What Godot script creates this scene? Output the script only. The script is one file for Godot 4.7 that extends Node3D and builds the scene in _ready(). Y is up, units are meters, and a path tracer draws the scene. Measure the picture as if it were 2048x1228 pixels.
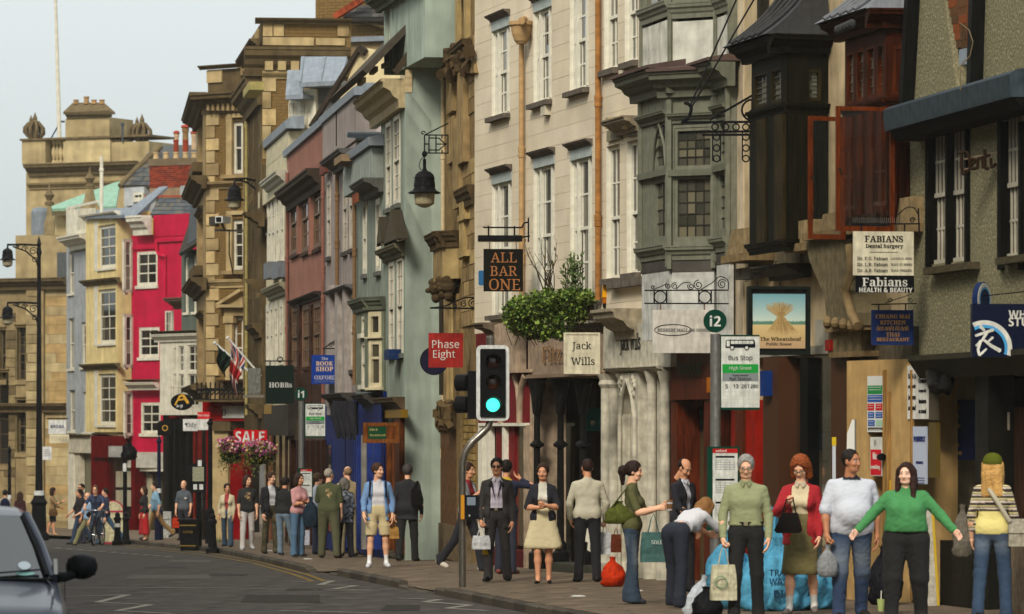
extends Node3D
# A long-lens view down an old high street. One unit is a metre, y is up, the camera looks along -z.
const F:=8500.0      # focal length in photograph pixels
const CX:=1024.0
const YH:=850.0      # eye level in the photograph
const CY:=2.1        # height of the camera
var taken:={}
var mats:={}
var texs:={}
var meshes:={}
var box_mesh: BoxMesh

# ---------- mesh builder: flat or smooth faces, anticlockwise as seen from outside ----------
class MB:
	var v:=PackedVector3Array()
	var n:=PackedVector3Array()
	var c:=PackedColorArray()
	var t:=PackedVector2Array()
	var col:=Color.WHITE
	var use_c:=false
	var use_t:=false
	func tri(a: Vector3,b: Vector3,d: Vector3)->void:
		var m:=(b-a).cross(d-a).normalized()
		v.append(a); v.append(d); v.append(b)
		for i in 3: n.append(m)
		if use_c:
			for i in 3: c.append(col)
		if use_t:
			for i in 3: t.append(Vector2.ZERO)
	func quad(a: Vector3,b: Vector3,d: Vector3,e: Vector3)->void:
		tri(a,b,d); tri(a,d,e)
	func uvquad(a: Vector3,b: Vector3,d: Vector3,e: Vector3)->void:
		use_t=true
		var m:=(b-a).cross(d-a).normalized()
		var p:=[a,d,b,a,e,d]
		var q:=[Vector2(0,1),Vector2(1,0),Vector2(1,1),Vector2(0,1),Vector2(0,0),Vector2(1,0)]
		for i in 6:
			v.append(p[i]); n.append(m); t.append(q[i])
			if use_c: c.append(col)
	func nquad(p: Array,m: Array)->void: # smooth: points and normals, anticlockwise
		for i in [0,2,1,0,3,2]:
			v.append(p[i]); n.append(m[i])
			if use_c: c.append(col)
	func box(lo: Vector3,hi: Vector3,x:=Transform3D())->void:
		var p:=[]
		for i in 8: p.append(x*Vector3(hi.x if i & 1 else lo.x,hi.y if i & 2 else lo.y,hi.z if i & 4 else lo.z))
		quad(p[4],p[5],p[7],p[6]); quad(p[1],p[0],p[2],p[3]); quad(p[0],p[4],p[6],p[2])
		quad(p[5],p[1],p[3],p[7]); quad(p[6],p[7],p[3],p[2]); quad(p[0],p[1],p[5],p[4])
	func bar(a: Vector3,b: Vector3,w: float,h: float,up:=Vector3.UP)->void: # a square bar from a to b
		var f:=(b-a).normalized()
		var s:=up.cross(f)
		if s.length()<.01: s=Vector3.RIGHT.cross(f)
		s=s.normalized()
		box(Vector3(-w/2,-h/2,0),Vector3(w/2,h/2,a.distance_to(b)),Transform3D(Basis(s,f.cross(s),f),a))
	func ring(cn: Vector3,x: Vector3,y: Vector3,r: float,k: int)->Array:
		var o:=[]
		for i in k: o.append(cn+(x*cos(TAU*i/k)+y*sin(TAU*i/k))*r)
		return o
	func tube(path: Array,r,k:=8,caps:=true)->void: # r is a number or one radius per point
		var last:=[]
		var ln:=[]
		var px:=Vector3.ZERO
		for i in path.size():
			var f: Vector3=(path[mini(i+1,path.size()-1)]-path[maxi(i-1,0)]).normalized()
			var x:=px-f*px.dot(f)
			if x.length()<.1: x=f.cross(Vector3.UP if absf(f.y)<.9 else Vector3.RIGHT)
			x=x.normalized(); px=x
			var y:=f.cross(x)
			var rr: float=r[i] if r is Array else r
			var now:=ring(path[i],x,y,rr,k)
			var nn:=ring(Vector3.ZERO,x,y,1.0,k)
			if i:
				for j in k:
					var q:=(j+1) % k
					nquad([last[j],last[q],now[q],now[j]],[ln[j],ln[q],nn[q],nn[j]])
			if caps and (i==0 or i==path.size()-1):
				for j in k:
					var q:=(j+1) % k
					if i==0: tri(path[i],now[q],now[j])
					else: tri(path[i],now[j],now[q])
			last=now; ln=nn
	func lathe(prof: Array,k:=16,x:=Transform3D(),flat:=1.0)->void: # prof: Vector2(radius, y) from the bottom up
		for i in prof.size()-1:
			var a: Vector2=prof[i]
			var b: Vector2=prof[i+1]
			var d:=(b-a).normalized()
			for j in k:
				var p:=[]
				var m:=[]
				for w in [[j,a],[j+1,a],[j+1,b],[j,b]]:
					var g: float=TAU*w[0]/k
					p.append(x*Vector3(sin(g)*w[1].x,w[1].y,cos(g)*w[1].x*flat))
					m.append((x.basis*Vector3(sin(g)*d.y,-d.x,cos(g)*d.y)).normalized())
				nquad(p,m)
	func prism(poly: PackedVector2Array,z0: float,z1: float,x:=Transform3D())->void: # poly anticlockwise in x, y; extruded along z
		if Geometry2D.is_polygon_clockwise(poly): poly.reverse() # Godot's y-down sense
		var pl:=poly
		var area:=.0
		for i in pl.size(): area+=pl[i].cross(pl[(i+1) % pl.size()])
		if area<0: pl.reverse()
		var id:=Geometry2D.triangulate_polygon(pl)
		for i in range(0,id.size(),3):
			var a:=pl[id[i]]
			var b:=pl[id[i+1]]
			var d:=pl[id[i+2]]
			if (b-a).cross(d-a)<0:
				var s:=b
				b=d; d=s
			tri(x*Vector3(a.x,a.y,z1),x*Vector3(b.x,b.y,z1),x*Vector3(d.x,d.y,z1))
			tri(x*Vector3(a.x,a.y,z0),x*Vector3(d.x,d.y,z0),x*Vector3(b.x,b.y,z0))
		for i in pl.size():
			var a:=pl[i]
			var b:=pl[(i+1) % pl.size()]
			quad(x*Vector3(a.x,a.y,z0),x*Vector3(b.x,b.y,z0),x*Vector3(b.x,b.y,z1),x*Vector3(a.x,a.y,z1))
	func ball(cn: Vector3,r: Vector3,k:=12,rows:=8)->void:
		var pr:=[]
		for i in rows+1: pr.append(Vector2(sin(PI*i/rows),-cos(PI*i/rows)))
		lathe(pr,k,Transform3D(Basis.from_scale(r),cn))
	func torus(cn: Vector3,x: Vector3,y: Vector3,r: float,w: float,k:=20,s:=6)->void:
		var p:=[]
		for i in k+1: p.append(cn+(x*cos(TAU*i/k)+y*sin(TAU*i/k))*r)
		tube(p,w,s,false)
	func mesh()->ArrayMesh:
		var m:=ArrayMesh.new()
		if v.is_empty(): return m
		var a:=[]
		a.resize(Mesh.ARRAY_MAX)
		a[Mesh.ARRAY_VERTEX]=v; a[Mesh.ARRAY_NORMAL]=n
		if use_c: a[Mesh.ARRAY_COLOR]=c
		if use_t: a[Mesh.ARRAY_TEX_UV]=t
		m.add_surface_from_arrays(Mesh.PRIMITIVE_TRIANGLES,a)
		return m

# ---------- a facade: a vertical plane; x runs along it to the right, y up from its base, z out of it ----------
class Fac:
	var o: Vector3
	var ux: Vector3
	var nz: Vector3
	var xf: Transform3D
	func _init(a: Vector3,b: Vector3)->void:
		o=a
		ux=Vector3(b.x-a.x,0,b.z-a.z).normalized()
		nz=ux.cross(Vector3.UP)
		xf=Transform3D(Basis(ux,Vector3.UP,nz),o)
	func dist(px: float,z:=.0)->float:
		var d:=Vector3((px-1024.0)/8500.0,0,-1)
		return (z+o.dot(nz))/d.dot(nz)-(o.y*nz.y)
	func u(px: float,z:=.0)->float:
		var l:=dist(px,z)
		return (Vector3((px-1024.0)/8500.0*l,0,-l)-Vector3(o.x,0,o.z)).dot(ux)
	func v(px: float,py: float,z:=.0)->float:
		return 2.1-(py-850.0)*dist(px,z)/8500.0-o.y
	func p(px: float,py: float,z:=.0)->Vector3:
		return Vector3(u(px,z),v(px,py,z),z)

func V(x: float,y: float,z: float)->Vector3: return Vector3(x,y,z)
func Q(x: float,y: float)->Vector2: return Vector2(x,y)
func drop(d: float)->float: # how far the footway lies below the camera, d metres on
	if d<72.6: return 1.54+.0125*d
	return 2.4475+.019*(minf(d,240)-72.6)
func W(px: float,py: float,d: float)->Vector3:
	return Vector3((px-CX)*d/F,CY-(py-YH)*d/F,-d)
func G(px: float,py: float,lift:=.0)->Vector3: # the point of the carriageway seen there
	var d:=60.0
	for i in 40: d=lerpf(d,F*(drop(d)+.12)/(py-YH),.5)
	return Vector3((px-CX)*d/F,CY-drop(d)-.12+lift,-d)

func numbered(called: String)->String:
	if not taken.has(called):
		taken[called]=0
		return called
	taken[called]+=1
	return "%s_%03d" % [called,taken[called]]
func tag(o: Node3D,label: String,category: String,group:="")->Node3D:
	o.set_meta("label",label); o.set_meta("category",category)
	if group: o.set_meta("group",group)
	return o
func thing(called: String,label: String,category: String,xf:=Transform3D(),group:="")->Node3D:
	var o:=Node3D.new()
	o.name=numbered(called); o.transform=xf
	add_child(o)
	return tag(o,label,category,group)
func solo(called: String,label: String,category: String,mesh: Mesh,m: Material,xf:=Transform3D(),group:="")->MeshInstance3D:
	var o:=MeshInstance3D.new()
	o.name=numbered(called); o.mesh=mesh; o.material_override=m; o.transform=xf
	add_child(o)
	tag(o,label,category,group)
	return o
func struct(called: String,mesh: Mesh,m: Material,xf:=Transform3D())->MeshInstance3D:
	var o:=MeshInstance3D.new()
	o.name=numbered(called); o.mesh=mesh; o.material_override=m; o.transform=xf
	o.set_meta("kind","structure")
	add_child(o)
	return o
func part(parent: Node3D,called: String,mesh: Mesh,m: Material,xf:=Transform3D())->MeshInstance3D:
	var o:=MeshInstance3D.new()
	o.name=called; o.mesh=mesh; o.material_override=m; o.transform=xf
	parent.add_child(o,true)
	return o
func pbox(parent: Node3D,called: String,lo: Vector3,hi: Vector3,m: Material,xf:=Transform3D())->MeshInstance3D:
	return part(parent,called,box_mesh,m,xf*Transform3D(Basis.from_scale((hi-lo).abs().max(Vector3(.0005,.0005,.0005))),(lo+hi)/2))

# ---------- materials ----------
func seamless(freq: float,octaves: int,sd: int,w:=512,h:=512,kind:=FastNoiseLite.TYPE_SIMPLEX_SMOOTH)->Image:
	var f:=FastNoiseLite.new()
	f.noise_type=kind; f.frequency=freq; f.fractal_octaves=octaves; f.seed=sd
	return f.get_seamless_image(w,h,false,false,.1)
func blend(a: Image,b: Image,wa: float,lo: float,hi: float,gamma:=1.0)->ImageTexture:
	var n:=512
	var x:=a.duplicate() as Image
	var y:=b.duplicate() as Image
	x.convert(Image.FORMAT_L8); y.convert(Image.FORMAT_L8)
	if x.get_width()!=n or x.get_height()!=n: x.resize(n,n)
	if y.get_width()!=n or y.get_height()!=n: y.resize(n,n)
	var p:=x.get_data()
	var q:=y.get_data()
	var r:=PackedByteArray()
	r.resize(n*n)
	for i in n*n:
		var s:=(p[i]*wa+q[i]*(1.0-wa))/255.0
		s=clampf((s-.5)*1.5+.5,0,1)
		r[i]=int(255.0*lerpf(lo,hi,pow(s,gamma)))
	return ImageTexture.create_from_image(Image.create_from_data(n,n,false,Image.FORMAT_L8,r))
func make_textures()->void:
	var big:=seamless(.008,5,1)
	var fine:=seamless(.12,3,2)
	var cell:=seamless(.09,1,3,512,512,FastNoiseLite.TYPE_CELLULAR)
	var tall:=seamless(.03,4,4,512,40)
	var soft:=seamless(.02,4,5,512,110)
	texs={
		"mottle": blend(big,fine,.75,.78,1.0),"stain": blend(big,soft,.65,.7,1.0,.8),"streak": blend(soft,big,.5,.8,1.0),"grain": blend(fine,big,.7,.7,1.0),
		"cast": blend(cell,fine,.6,.52,1.0),"wood": blend(tall,fine,.85,.6,1.0),"bump": blend(fine,cell,.6,.0,1.0),"lump": blend(big,fine,.8,.0,1.0),
		"stone": blend(big,cell,.6,.68,1.0),"smooth": blend(big,fine,.7,.9,1.0),"weave": blend(fine,cell,.5,.82,1.0),
	}
func srgb(r: float,g: float,b: float)->Color: return Color(r/255.0,g/255.0,b/255.0)
# a surface: colour in 0..255 sRGB, roughness, shared texture that modulates it, metres per repeat, relief in cm
func M(r: float,g: float,b: float,rough:=.85,tex:="mottle",metres:=2.0,relief:=.4,metal:=.0)->StandardMaterial3D:
	var key:="%d %d %d %.2f %s %.2f %.2f %.1f" % [r,g,b,rough,tex,metres,relief,metal]
	if mats.has(key): return mats[key]
	var m:=StandardMaterial3D.new()
	m.albedo_color=srgb(r,g,b)
	m.roughness=rough; m.metallic=metal
	m.metallic_specular=.5 if rough<.3 else .12
	if tex:
		m.albedo_texture=texs[tex]
		m.uv1_triplanar=true; m.uv1_world_triplanar=true
		m.uv1_scale=Vector3.ONE/metres
		if relief>0:
			m.heightmap_enabled=true
			m.heightmap_texture=texs["cast" if tex=="cast" else "lump" if tex in ["mottle","stain","stone"] else "bump"]
			m.heightmap_scale=relief*(.3 if tex=="streak" else 1.0)
	mats[key]=m
	return m
func glass(r: float,g: float,b: float,rough:=.06)->StandardMaterial3D: # an old pane with a dark room or a blind behind it
	return M(r,g,b,rough,"lump" if false else "",1,0)
func clear(alpha:=.12)->StandardMaterial3D:
	var key:="clear%.2f" % alpha
	if not mats.has(key):
		var m:=StandardMaterial3D.new()
		m.transparency=BaseMaterial3D.TRANSPARENCY_ALPHA
		m.albedo_color=Color(.15,.17,.17,alpha)
		m.roughness=.03
		mats[key]=m
	return mats[key]
func tint_mat(rough:=.85,tex:="",metres:=.3)->StandardMaterial3D: # vertex colours
	var key:="tint%.2f%s%.2f" % [rough,tex,metres]
	if not mats.has(key):
		var m:=StandardMaterial3D.new()
		m.vertex_color_use_as_albedo=true
		m.roughness=rough
		if tex:
			m.albedo_texture=texs[tex]
			m.uv1_triplanar=true; m.uv1_scale=Vector3.ONE/metres
			m.heightmap_enabled=true; m.heightmap_texture=texs.bump; m.heightmap_scale=.03
		mats[key]=m
	return mats[key]
var fonts:={}
func font(kind: String)->Font:
	if not fonts.has(kind):
		var f:=SystemFont.new()
		f.font_names=PackedStringArray(["Droid Serif" if kind.begins_with("serif") else "Droid Sans"])
		f.font_weight=700 if kind.ends_with("bold") else 400
		fonts[kind]=f
	return fonts[kind]
# lettering centred at (x, y), w wide; h gives its height if it is stretched
func text(parent: Node3D,s: String,x: float,y: float,z: float,w: float,m: Material,kind:="sans",h:=.0,xf:=Transform3D(),called:="lettering")->MeshInstance3D:
	var key:="T"+kind+s
	if not meshes.has(key):
		var t:=TextMesh.new()
		t.font=font(kind); t.text=s; t.font_size=64; t.pixel_size=.01; t.depth=.02; t.curve_step=1.0
		meshes[key]=t
	var bb: AABB=meshes[key].get_aabb()
	var k:=w/maxf(bb.size.x,.01)
	var ky:=k if h==.0 else h/maxf(bb.size.y,.01)
	var c:=bb.get_center()
	return part(parent,called,meshes[key],m,xf*Transform3D(Basis.from_scale(Vector3(k,ky,.3)),Vector3(x-c.x*k,y-c.y*ky,z)))


# ---------- buildings ----------
# a building: its node, its facade, the place of that facade in the node, the openings of its walls
class B:
	var n: Node3D
	var f: Fac
	var t:=Transform3D()
	var holes:=[]
func facade(px0: float,d0: float,px1: float,d1: float,base:=-.15)->Fac:
	var a:=W(px0,0,d0)
	var b:=W(px1,0,d1)
	a.y=CY-drop(d0)+base
	return Fac.new(a,b)
func building(called: String,label: String,f: Fac,category:="building",group:="")->B:
	var b:=B.new()
	b.f=f
	b.n=thing(called,label,category,f.xf,group)
	return b
func wing(b: B,f: Fac)->B: # another plane of the same building
	var w:=B.new()
	w.f=f; w.n=b.n
	w.t=b.n.transform.affine_inverse()*f.xf
	return w
func from_local(b: B,p: Vector3,q: Vector3)->B: # a plane through two points given in b's own axes
	var xf:=b.n.transform*b.t
	var a:=xf*p
	return wing(b,Fac.new(a,xf*q))
func put(b: B,called: String,mb: MB,m: Material,parent: Node3D=null)->MeshInstance3D:
	if parent: return part(parent,called,mb.mesh(),m)
	return part(b.n,called,mb.mesh(),m,b.t)
func bx(b: B,called: String,u0: float,v0: float,z0: float,u1: float,v1: float,z1: float,m: Material,parent: Node3D=null)->MeshInstance3D:
	var lo:=Vector3(minf(u0,u1),minf(v0,v1),minf(z0,z1))
	var hi:=Vector3(maxf(u0,u1),maxf(v0,v1),maxf(z0,z1))
	return pbox(parent if parent else b.n,called,lo,hi,m,Transform3D() if parent else b.t)
# a box given by pixels: left-top corner, right edge, bottom seen at the left edge
func pxb(b: B,called: String,px0: float,py0: float,px1: float,py1: float,z0: float,z1: float,m: Material,parent: Node3D=null)->MeshInstance3D:
	return bx(b,called,b.f.u(px0,z1),b.f.v(px0,py1,z1),z0,b.f.u(px1,z1),b.f.v(px0,py0,z1),z1,m,parent)
func wall(b: B,called: String,u0: float,v0: float,u1: float,v1: float,m: Material,z:=.0,dep:=.3,deep:=5.0)->MeshInstance3D:
	var xs:=[u0,u1]
	var ys:=[v0,v1]
	var hs:=[]
	for h in b.holes:
		if h[2]>u0 and h[0]<u1 and h[3]>v0 and h[1]<v1:
			hs.append(h)
			for x in [h[0],h[2]]: if x>u0 and x<u1: xs.append(x)
			for y in [h[1],h[3]]: if y>v0 and y<v1: ys.append(y)
	xs.sort(); ys.sort()
	var mb:=MB.new()
	for i in xs.size()-1:
		for j in ys.size()-1:
			if xs[i+1]-xs[i]<1e-4 or ys[j+1]-ys[j]<1e-4: continue
			var c:=Vector2(xs[i]+xs[i+1],ys[j]+ys[j+1])/2
			if hs.any(func(h): return c.x>h[0] and c.x<h[2] and c.y>h[1] and c.y<h[3]): continue
			mb.quad(Vector3(xs[i],ys[j],z),Vector3(xs[i+1],ys[j],z),Vector3(xs[i+1],ys[j+1],z),Vector3(xs[i],ys[j+1],z))
	for h in hs:
		var a:=Vector3(maxf(h[0],u0),maxf(h[1],v0),z)
		var c:=Vector3(minf(h[2],u1),minf(h[3],v1),z-dep)
		mb.quad(Vector3(a.x,a.y,c.z),Vector3(a.x,a.y,z),Vector3(a.x,c.y,z),Vector3(a.x,c.y,c.z))
		mb.quad(Vector3(c.x,a.y,z),Vector3(c.x,a.y,c.z),Vector3(c.x,c.y,c.z),Vector3(c.x,c.y,z))
		mb.quad(Vector3(a.x,c.y,z),Vector3(c.x,c.y,z),Vector3(c.x,c.y,c.z),Vector3(a.x,c.y,c.z))
		mb.quad(Vector3(a.x,a.y,c.z),Vector3(c.x,a.y,c.z),Vector3(c.x,a.y,z),Vector3(a.x,a.y,z))
	var lo:=Vector3(u0,v0,z-deep)
	var hi:=Vector3(u1,v1,z)
	mb.quad(Vector3(lo.x,lo.y,lo.z),Vector3(lo.x,lo.y,hi.z),Vector3(lo.x,hi.y,hi.z),Vector3(lo.x,hi.y,lo.z))
	mb.quad(Vector3(hi.x,lo.y,hi.z),Vector3(hi.x,lo.y,lo.z),Vector3(hi.x,hi.y,lo.z),Vector3(hi.x,hi.y,hi.z))
	mb.quad(Vector3(lo.x,hi.y,hi.z),Vector3(hi.x,hi.y,hi.z),Vector3(hi.x,hi.y,lo.z),Vector3(lo.x,hi.y,lo.z))
	mb.quad(Vector3(hi.x,lo.y,lo.z),Vector3(lo.x,lo.y,lo.z),Vector3(lo.x,hi.y,lo.z),Vector3(hi.x,hi.y,lo.z))
	return put(b,called,mb,m)
# a moulding with a closed section of (out, up) points, run along the wall from u0 to u1 at height v
func run(b: B,called: String,prof: Array,u0: float,u1: float,v: float,m: Material,z:=.0,parent: Node3D=null)->MeshInstance3D:
	var poly:=PackedVector2Array()
	for q in prof: poly.append(Vector2(q[0],q[1]))
	var mb:=MB.new()
	mb.prism(poly,0,u1-u0,Transform3D(Basis(Vector3(0,0,1),Vector3(0,1,0),Vector3(-1,0,0)),Vector3(u1,v,z)))
	return put(b,called,mb,m,parent)
func mould(b: B,called: String,prof: Array,px0: float,px1: float,pxv: float,pyv: float,m: Material,z:=.0,parent: Node3D=null)->MeshInstance3D: # the same by pixels of its outer edge
	var zm:=.0
	for q in prof: zm=maxf(zm,q[0])
	zm+=z
	return run(b,called,prof,b.f.u(px0,zm),b.f.u(px1,.0),b.f.v(pxv,pyv,zm),m,z,parent)
func crown(p: float,h: float)->Array: # a stepped cornice, p out and h deep, its top at 0
	return [[-.02,0],[-.02,-h],[p*.25,-h],[p*.28,-h*.72],[p*.5,-h*.6],[p*.62,-h*.42],[p*.9,-h*.3],[p*.93,-h*.12],[p,-h*.1],[p,0]]
# a window by pixels (left-top, right edge, bottom at the left edge); o: nx ny panes of a sash, sash, dep, m, g, sill, ft, z, hole
func win(b: B,px0: float,py0: float,px1: float,py1: float,o:={})->MeshInstance3D:
	var z: float=o.get("z",.0)
	return window(b,b.f.u(px0,z),b.f.v(px0,py1,z),b.f.u(px1,z),b.f.v(px0,py0,z),o)
func window(b: B,u0: float,v0: float,u1: float,v1: float,o:={})->MeshInstance3D:
	var z: float=o.get("z",.0)
	var dep: float=o.get("dep",.12)
	var ft: float=o.get("ft",.06)
	var bar: float=o.get("bar",.022)
	var m: Material=o.get("m",white)
	var gl: Array=o.get("g",dark_panes)
	var nx: int=o.get("nx",2)
	var ny: int=o.get("ny",2)
	if o.get("hole",true): b.holes.append([u0,v0,u1,v1])
	var zf:=z-dep
	var mb:=MB.new()
	mb.box(Vector3(u0,v0,zf-.05),Vector3(u0+ft,v1,zf+.04)); mb.box(Vector3(u1-ft,v0,zf-.05),Vector3(u1,v1,zf+.04))
	mb.box(Vector3(u0+ft,v0,zf-.05),Vector3(u1-ft,v0+ft,zf+.038)); mb.box(Vector3(u0+ft,v1-ft,zf-.05),Vector3(u1-ft,v1,zf+.038))
	var levels:=[[v0+ft,v1-ft]]
	if o.get("sash",true):
		var mid: float=lerpf(v0,v1,o.get("mid",.5))
		mb.box(Vector3(u0+ft,mid-.025,zf-.03),Vector3(u1-ft,mid+.025,zf+.034))
		levels=[[v0+ft,mid-.025],[mid+.025,v1-ft]]
	var w:=put(b,o.get("called","window"),mb,m)
	if o.get("lin",false): bx(b,"reveal_lining",u0,v0,zf,u0+.012,v1,z+.004,m,w)
	var bars:=MB.new()
	var k:=0
	for lv in levels:
		var zz:=zf-.012+.02*k
		for i in range(1,nx):
			var x:=lerpf(u0+ft,u1-ft,float(i)/nx)
			bars.box(Vector3(x-bar/2,lv[0],zz-.012),Vector3(x+bar/2,lv[1],zz+.016))
		for j in range(1,ny):
			var y:=lerpf(lv[0],lv[1],float(j)/ny)
			bars.box(Vector3(u0+ft,y-bar/2,zz-.01),Vector3(u1-ft,y+bar/2,zz+.014))
		for i in nx:
			for j in ny:
				var g: Material=gl[rng.randi() % gl.size()]
				bx(b,"pane",lerpf(u0+ft,u1-ft,float(i)/nx),lerpf(lv[0],lv[1],float(j)/ny),zz-.008,lerpf(u0+ft,u1-ft,float(i+1)/nx),lerpf(lv[0],lv[1],float(j+1)/ny),zz-.002,g,w)
		k+=1
	if bars.v.size(): put(b,"glazing_bars",bars,o.get("bm",m),w)
	if o.get("sill",.09)>0:
		var s: float=o.get("sill",.09)
		bx(b,"sill",u0-.05,v0-s,z-.02,u1+.05,v0-.002,z+o.get("out",.07),o.get("sm",m),w)
	if o.has("hood"):
		run(b,"hood_mould",crown(.14,.14),u0-.06,u1+.06,v1+.15,o.hood,z,w)
	return w
# blocks of masonry laid in courses over a rectangle, openings left out; each is a part
func courses(b: B,called: String,u0: float,v0: float,u1: float,v1: float,h: float,len: float,ms: Array,z:=.0,proud:=.02,joint:=.012,most:=300)->void:
	var rows:=int(round((v1-v0)/h))
	h=(v1-v0)/rows
	var made:=0
	for r in rows:
		var y0:=v0+r*h
		var y1:=y0+h
		var x:=u0-(rng.randf_range(.2,.8)*len if r % 2 else .0)
		var cuts:=[]
		while x<u1:
			var e:=x+len*rng.randf_range(.75,1.25)
			if u1-e<len*.3: e=u1
			cuts.append([maxf(x,u0),minf(e,u1)])
			x=e
		for c in cuts:
			var segs:=[[c[0],c[1],y0,y1]]
			for hl in b.holes:
				var nxt:=[]
				for s in segs:
					if hl[2]<=s[0] or hl[0]>=s[1] or hl[3]<=s[2] or hl[1]>=s[3]:
						nxt.append(s)
						continue
					if hl[0]>s[0]: nxt.append([s[0],hl[0],s[2],s[3]])
					if hl[2]<s[1]: nxt.append([hl[2],s[1],s[2],s[3]])
					var a:=maxf(s[0],hl[0])
					var e2:=minf(s[1],hl[2])
					if hl[1]>s[2]: nxt.append([a,e2,s[2],hl[1]])
					if hl[3]<s[3]: nxt.append([a,e2,hl[3],s[3]])
				segs=nxt
			for s in segs:
				if s[1]-s[0]<.03 or s[3]-s[2]<.03 or made>=most: continue
				made+=1
				bx(b,called,s[0]+joint/2,s[2]+joint/2,z-.02,s[1]-joint/2,s[3]-joint/2,z+proud*rng.randf_range(.7,1.2),ms[rng.randi() % ms.size()])
# the same, but joined into one part for masonry too small to tell apart singly
func small_courses(b: B,called: String,u0: float,v0: float,u1: float,v1: float,h: float,len: float,m: Material,z:=.0,tone:=.25)->MeshInstance3D:
	var mb:=MB.new()
	mb.use_c=true
	var rows:=int(round((v1-v0)/h))
	h=(v1-v0)/rows
	for r in rows:
		var x:=u0-(len*.5 if r % 2 else .0)
		while x<u1-.01:
			var e:=minf(x+len,u1)
			var lo:=Vector3(maxf(x,u0)+.005,v0+r*h+.005,z-.02)
			var hi:=Vector3(e-.005,v0+(r+1)*h-.005,z+rng.randf_range(.006,.014))
			var c:=Vector2(lo.x+hi.x,lo.y+hi.y)/2
			if hi.x>lo.x and not b.holes.any(func(q): return c.x>q[0]-.03 and c.x<q[2]+.03 and c.y>q[1]-.03 and c.y<q[3]+.03):
				var k:=1.0-tone*rng.randf()
				mb.col=Color(k,k*rng.randf_range(.93,1.0),k*rng.randf_range(.85,1.0))
				mb.box(lo,hi)
			x=e
	var o:=put(b,called,mb,m)
	o.set_meta("kind","stuff")
	return o
func pipe(b: B,px: float,py0: float,py1: float,w: float,m: Material,z:=.12,joints:=[],parent: Node3D=null)->MeshInstance3D: # a downpipe by pixels
	var r:=w*b.f.dist(px,z)/F/2
	z=minf(z,r+.03)
	var u:=b.f.u(px,z)
	var mb:=MB.new()
	mb.tube([Vector3(u,b.f.v(px,py1,z),z),Vector3(u,b.f.v(px,py0,z),z)],r,10)
	var o:=put(b,"downpipe",mb,m,parent)
	for j in joints:
		var c:=MB.new()
		var y:=b.f.v(px,j,z)
		c.lathe([Vector2(r,-.09),Vector2(r*1.28,-.08),Vector2(r*1.28,-.03),Vector2(r*1.12,-.02),Vector2(r*1.35,.05),Vector2(r*1.35,.09),Vector2(r,.1)],10,Transform3D(Basis(),Vector3(u,y,z)))
		put(b,"pipe_collar",c,m,o)
	return o
func roof(b: B,called: String,pts: Array,m: Material,thick:=.12)->MeshInstance3D: # a sloping slab through four points
	var mb:=MB.new()
	var nn: Vector3=(pts[1]-pts[0]).cross(pts[2]-pts[0]).normalized()*thick
	mb.quad(pts[0],pts[1],pts[2],pts[3])
	mb.quad(pts[3]-nn,pts[2]-nn,pts[1]-nn,pts[0]-nn)
	for i in 4:
		var j:=(i+1) % 4
		mb.quad(pts[i]-nn,pts[j]-nn,pts[j],pts[i])
	return put(b,called,mb,m)
func slates(b: B,pts: Array,rows: int,cols: int,ms: Array,parent: Node3D,called:="slate")->void: # lapped slates on the slab: bottom left, bottom right, top right, top left
	for r in rows:
		for c in cols:
			var a0:=float(r)/rows
			var a1:=minf(float(r+1.25)/rows,1.0)
			var off:=.5 if r % 2 else .0
			var b0:=clampf((c+off)/cols,0,1)
			var b1:=clampf((c+1+off)/cols,0,1)
			if c==0 and r % 2: b0=.0
			if b1-b0<.02: continue
			var q:=func(s: float,t: float)->Vector3: return pts[0].lerp(pts[1],s).lerp(pts[3].lerp(pts[2],s),t)
			var p0: Vector3=q.call(b0,a0)
			var x: Vector3=q.call(b1,a0)-p0
			var y: Vector3=q.call(b0,a1)-p0
			var nn:=x.cross(y).normalized()
			var bs:=Basis(x*.97,y,nn*.02).rotated(x.normalized(),.0)
			var yy:=y-nn*.025
			part(parent,called,box_mesh,ms[rng.randi() % ms.size()],Transform3D(Basis(x*.97,yy,nn*.018),p0+x/2+yy/2+nn*(.035+rng.randf()*.008)))
func chimney_pot(b: B,p: Vector3,r: float,h: float,m: Material,parent: Node3D)->void:
	var mb:=MB.new()
	mb.lathe([Vector2(r*.95,0),Vector2(r*.8,h*.8),Vector2(r,h*.82),Vector2(r,h),Vector2(r*.75,h),Vector2(r*.7,h*.6),Vector2(0,h*.6)],12,Transform3D(Basis(),p))
	put(b,"chimney_pot",mb,m,parent)
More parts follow.
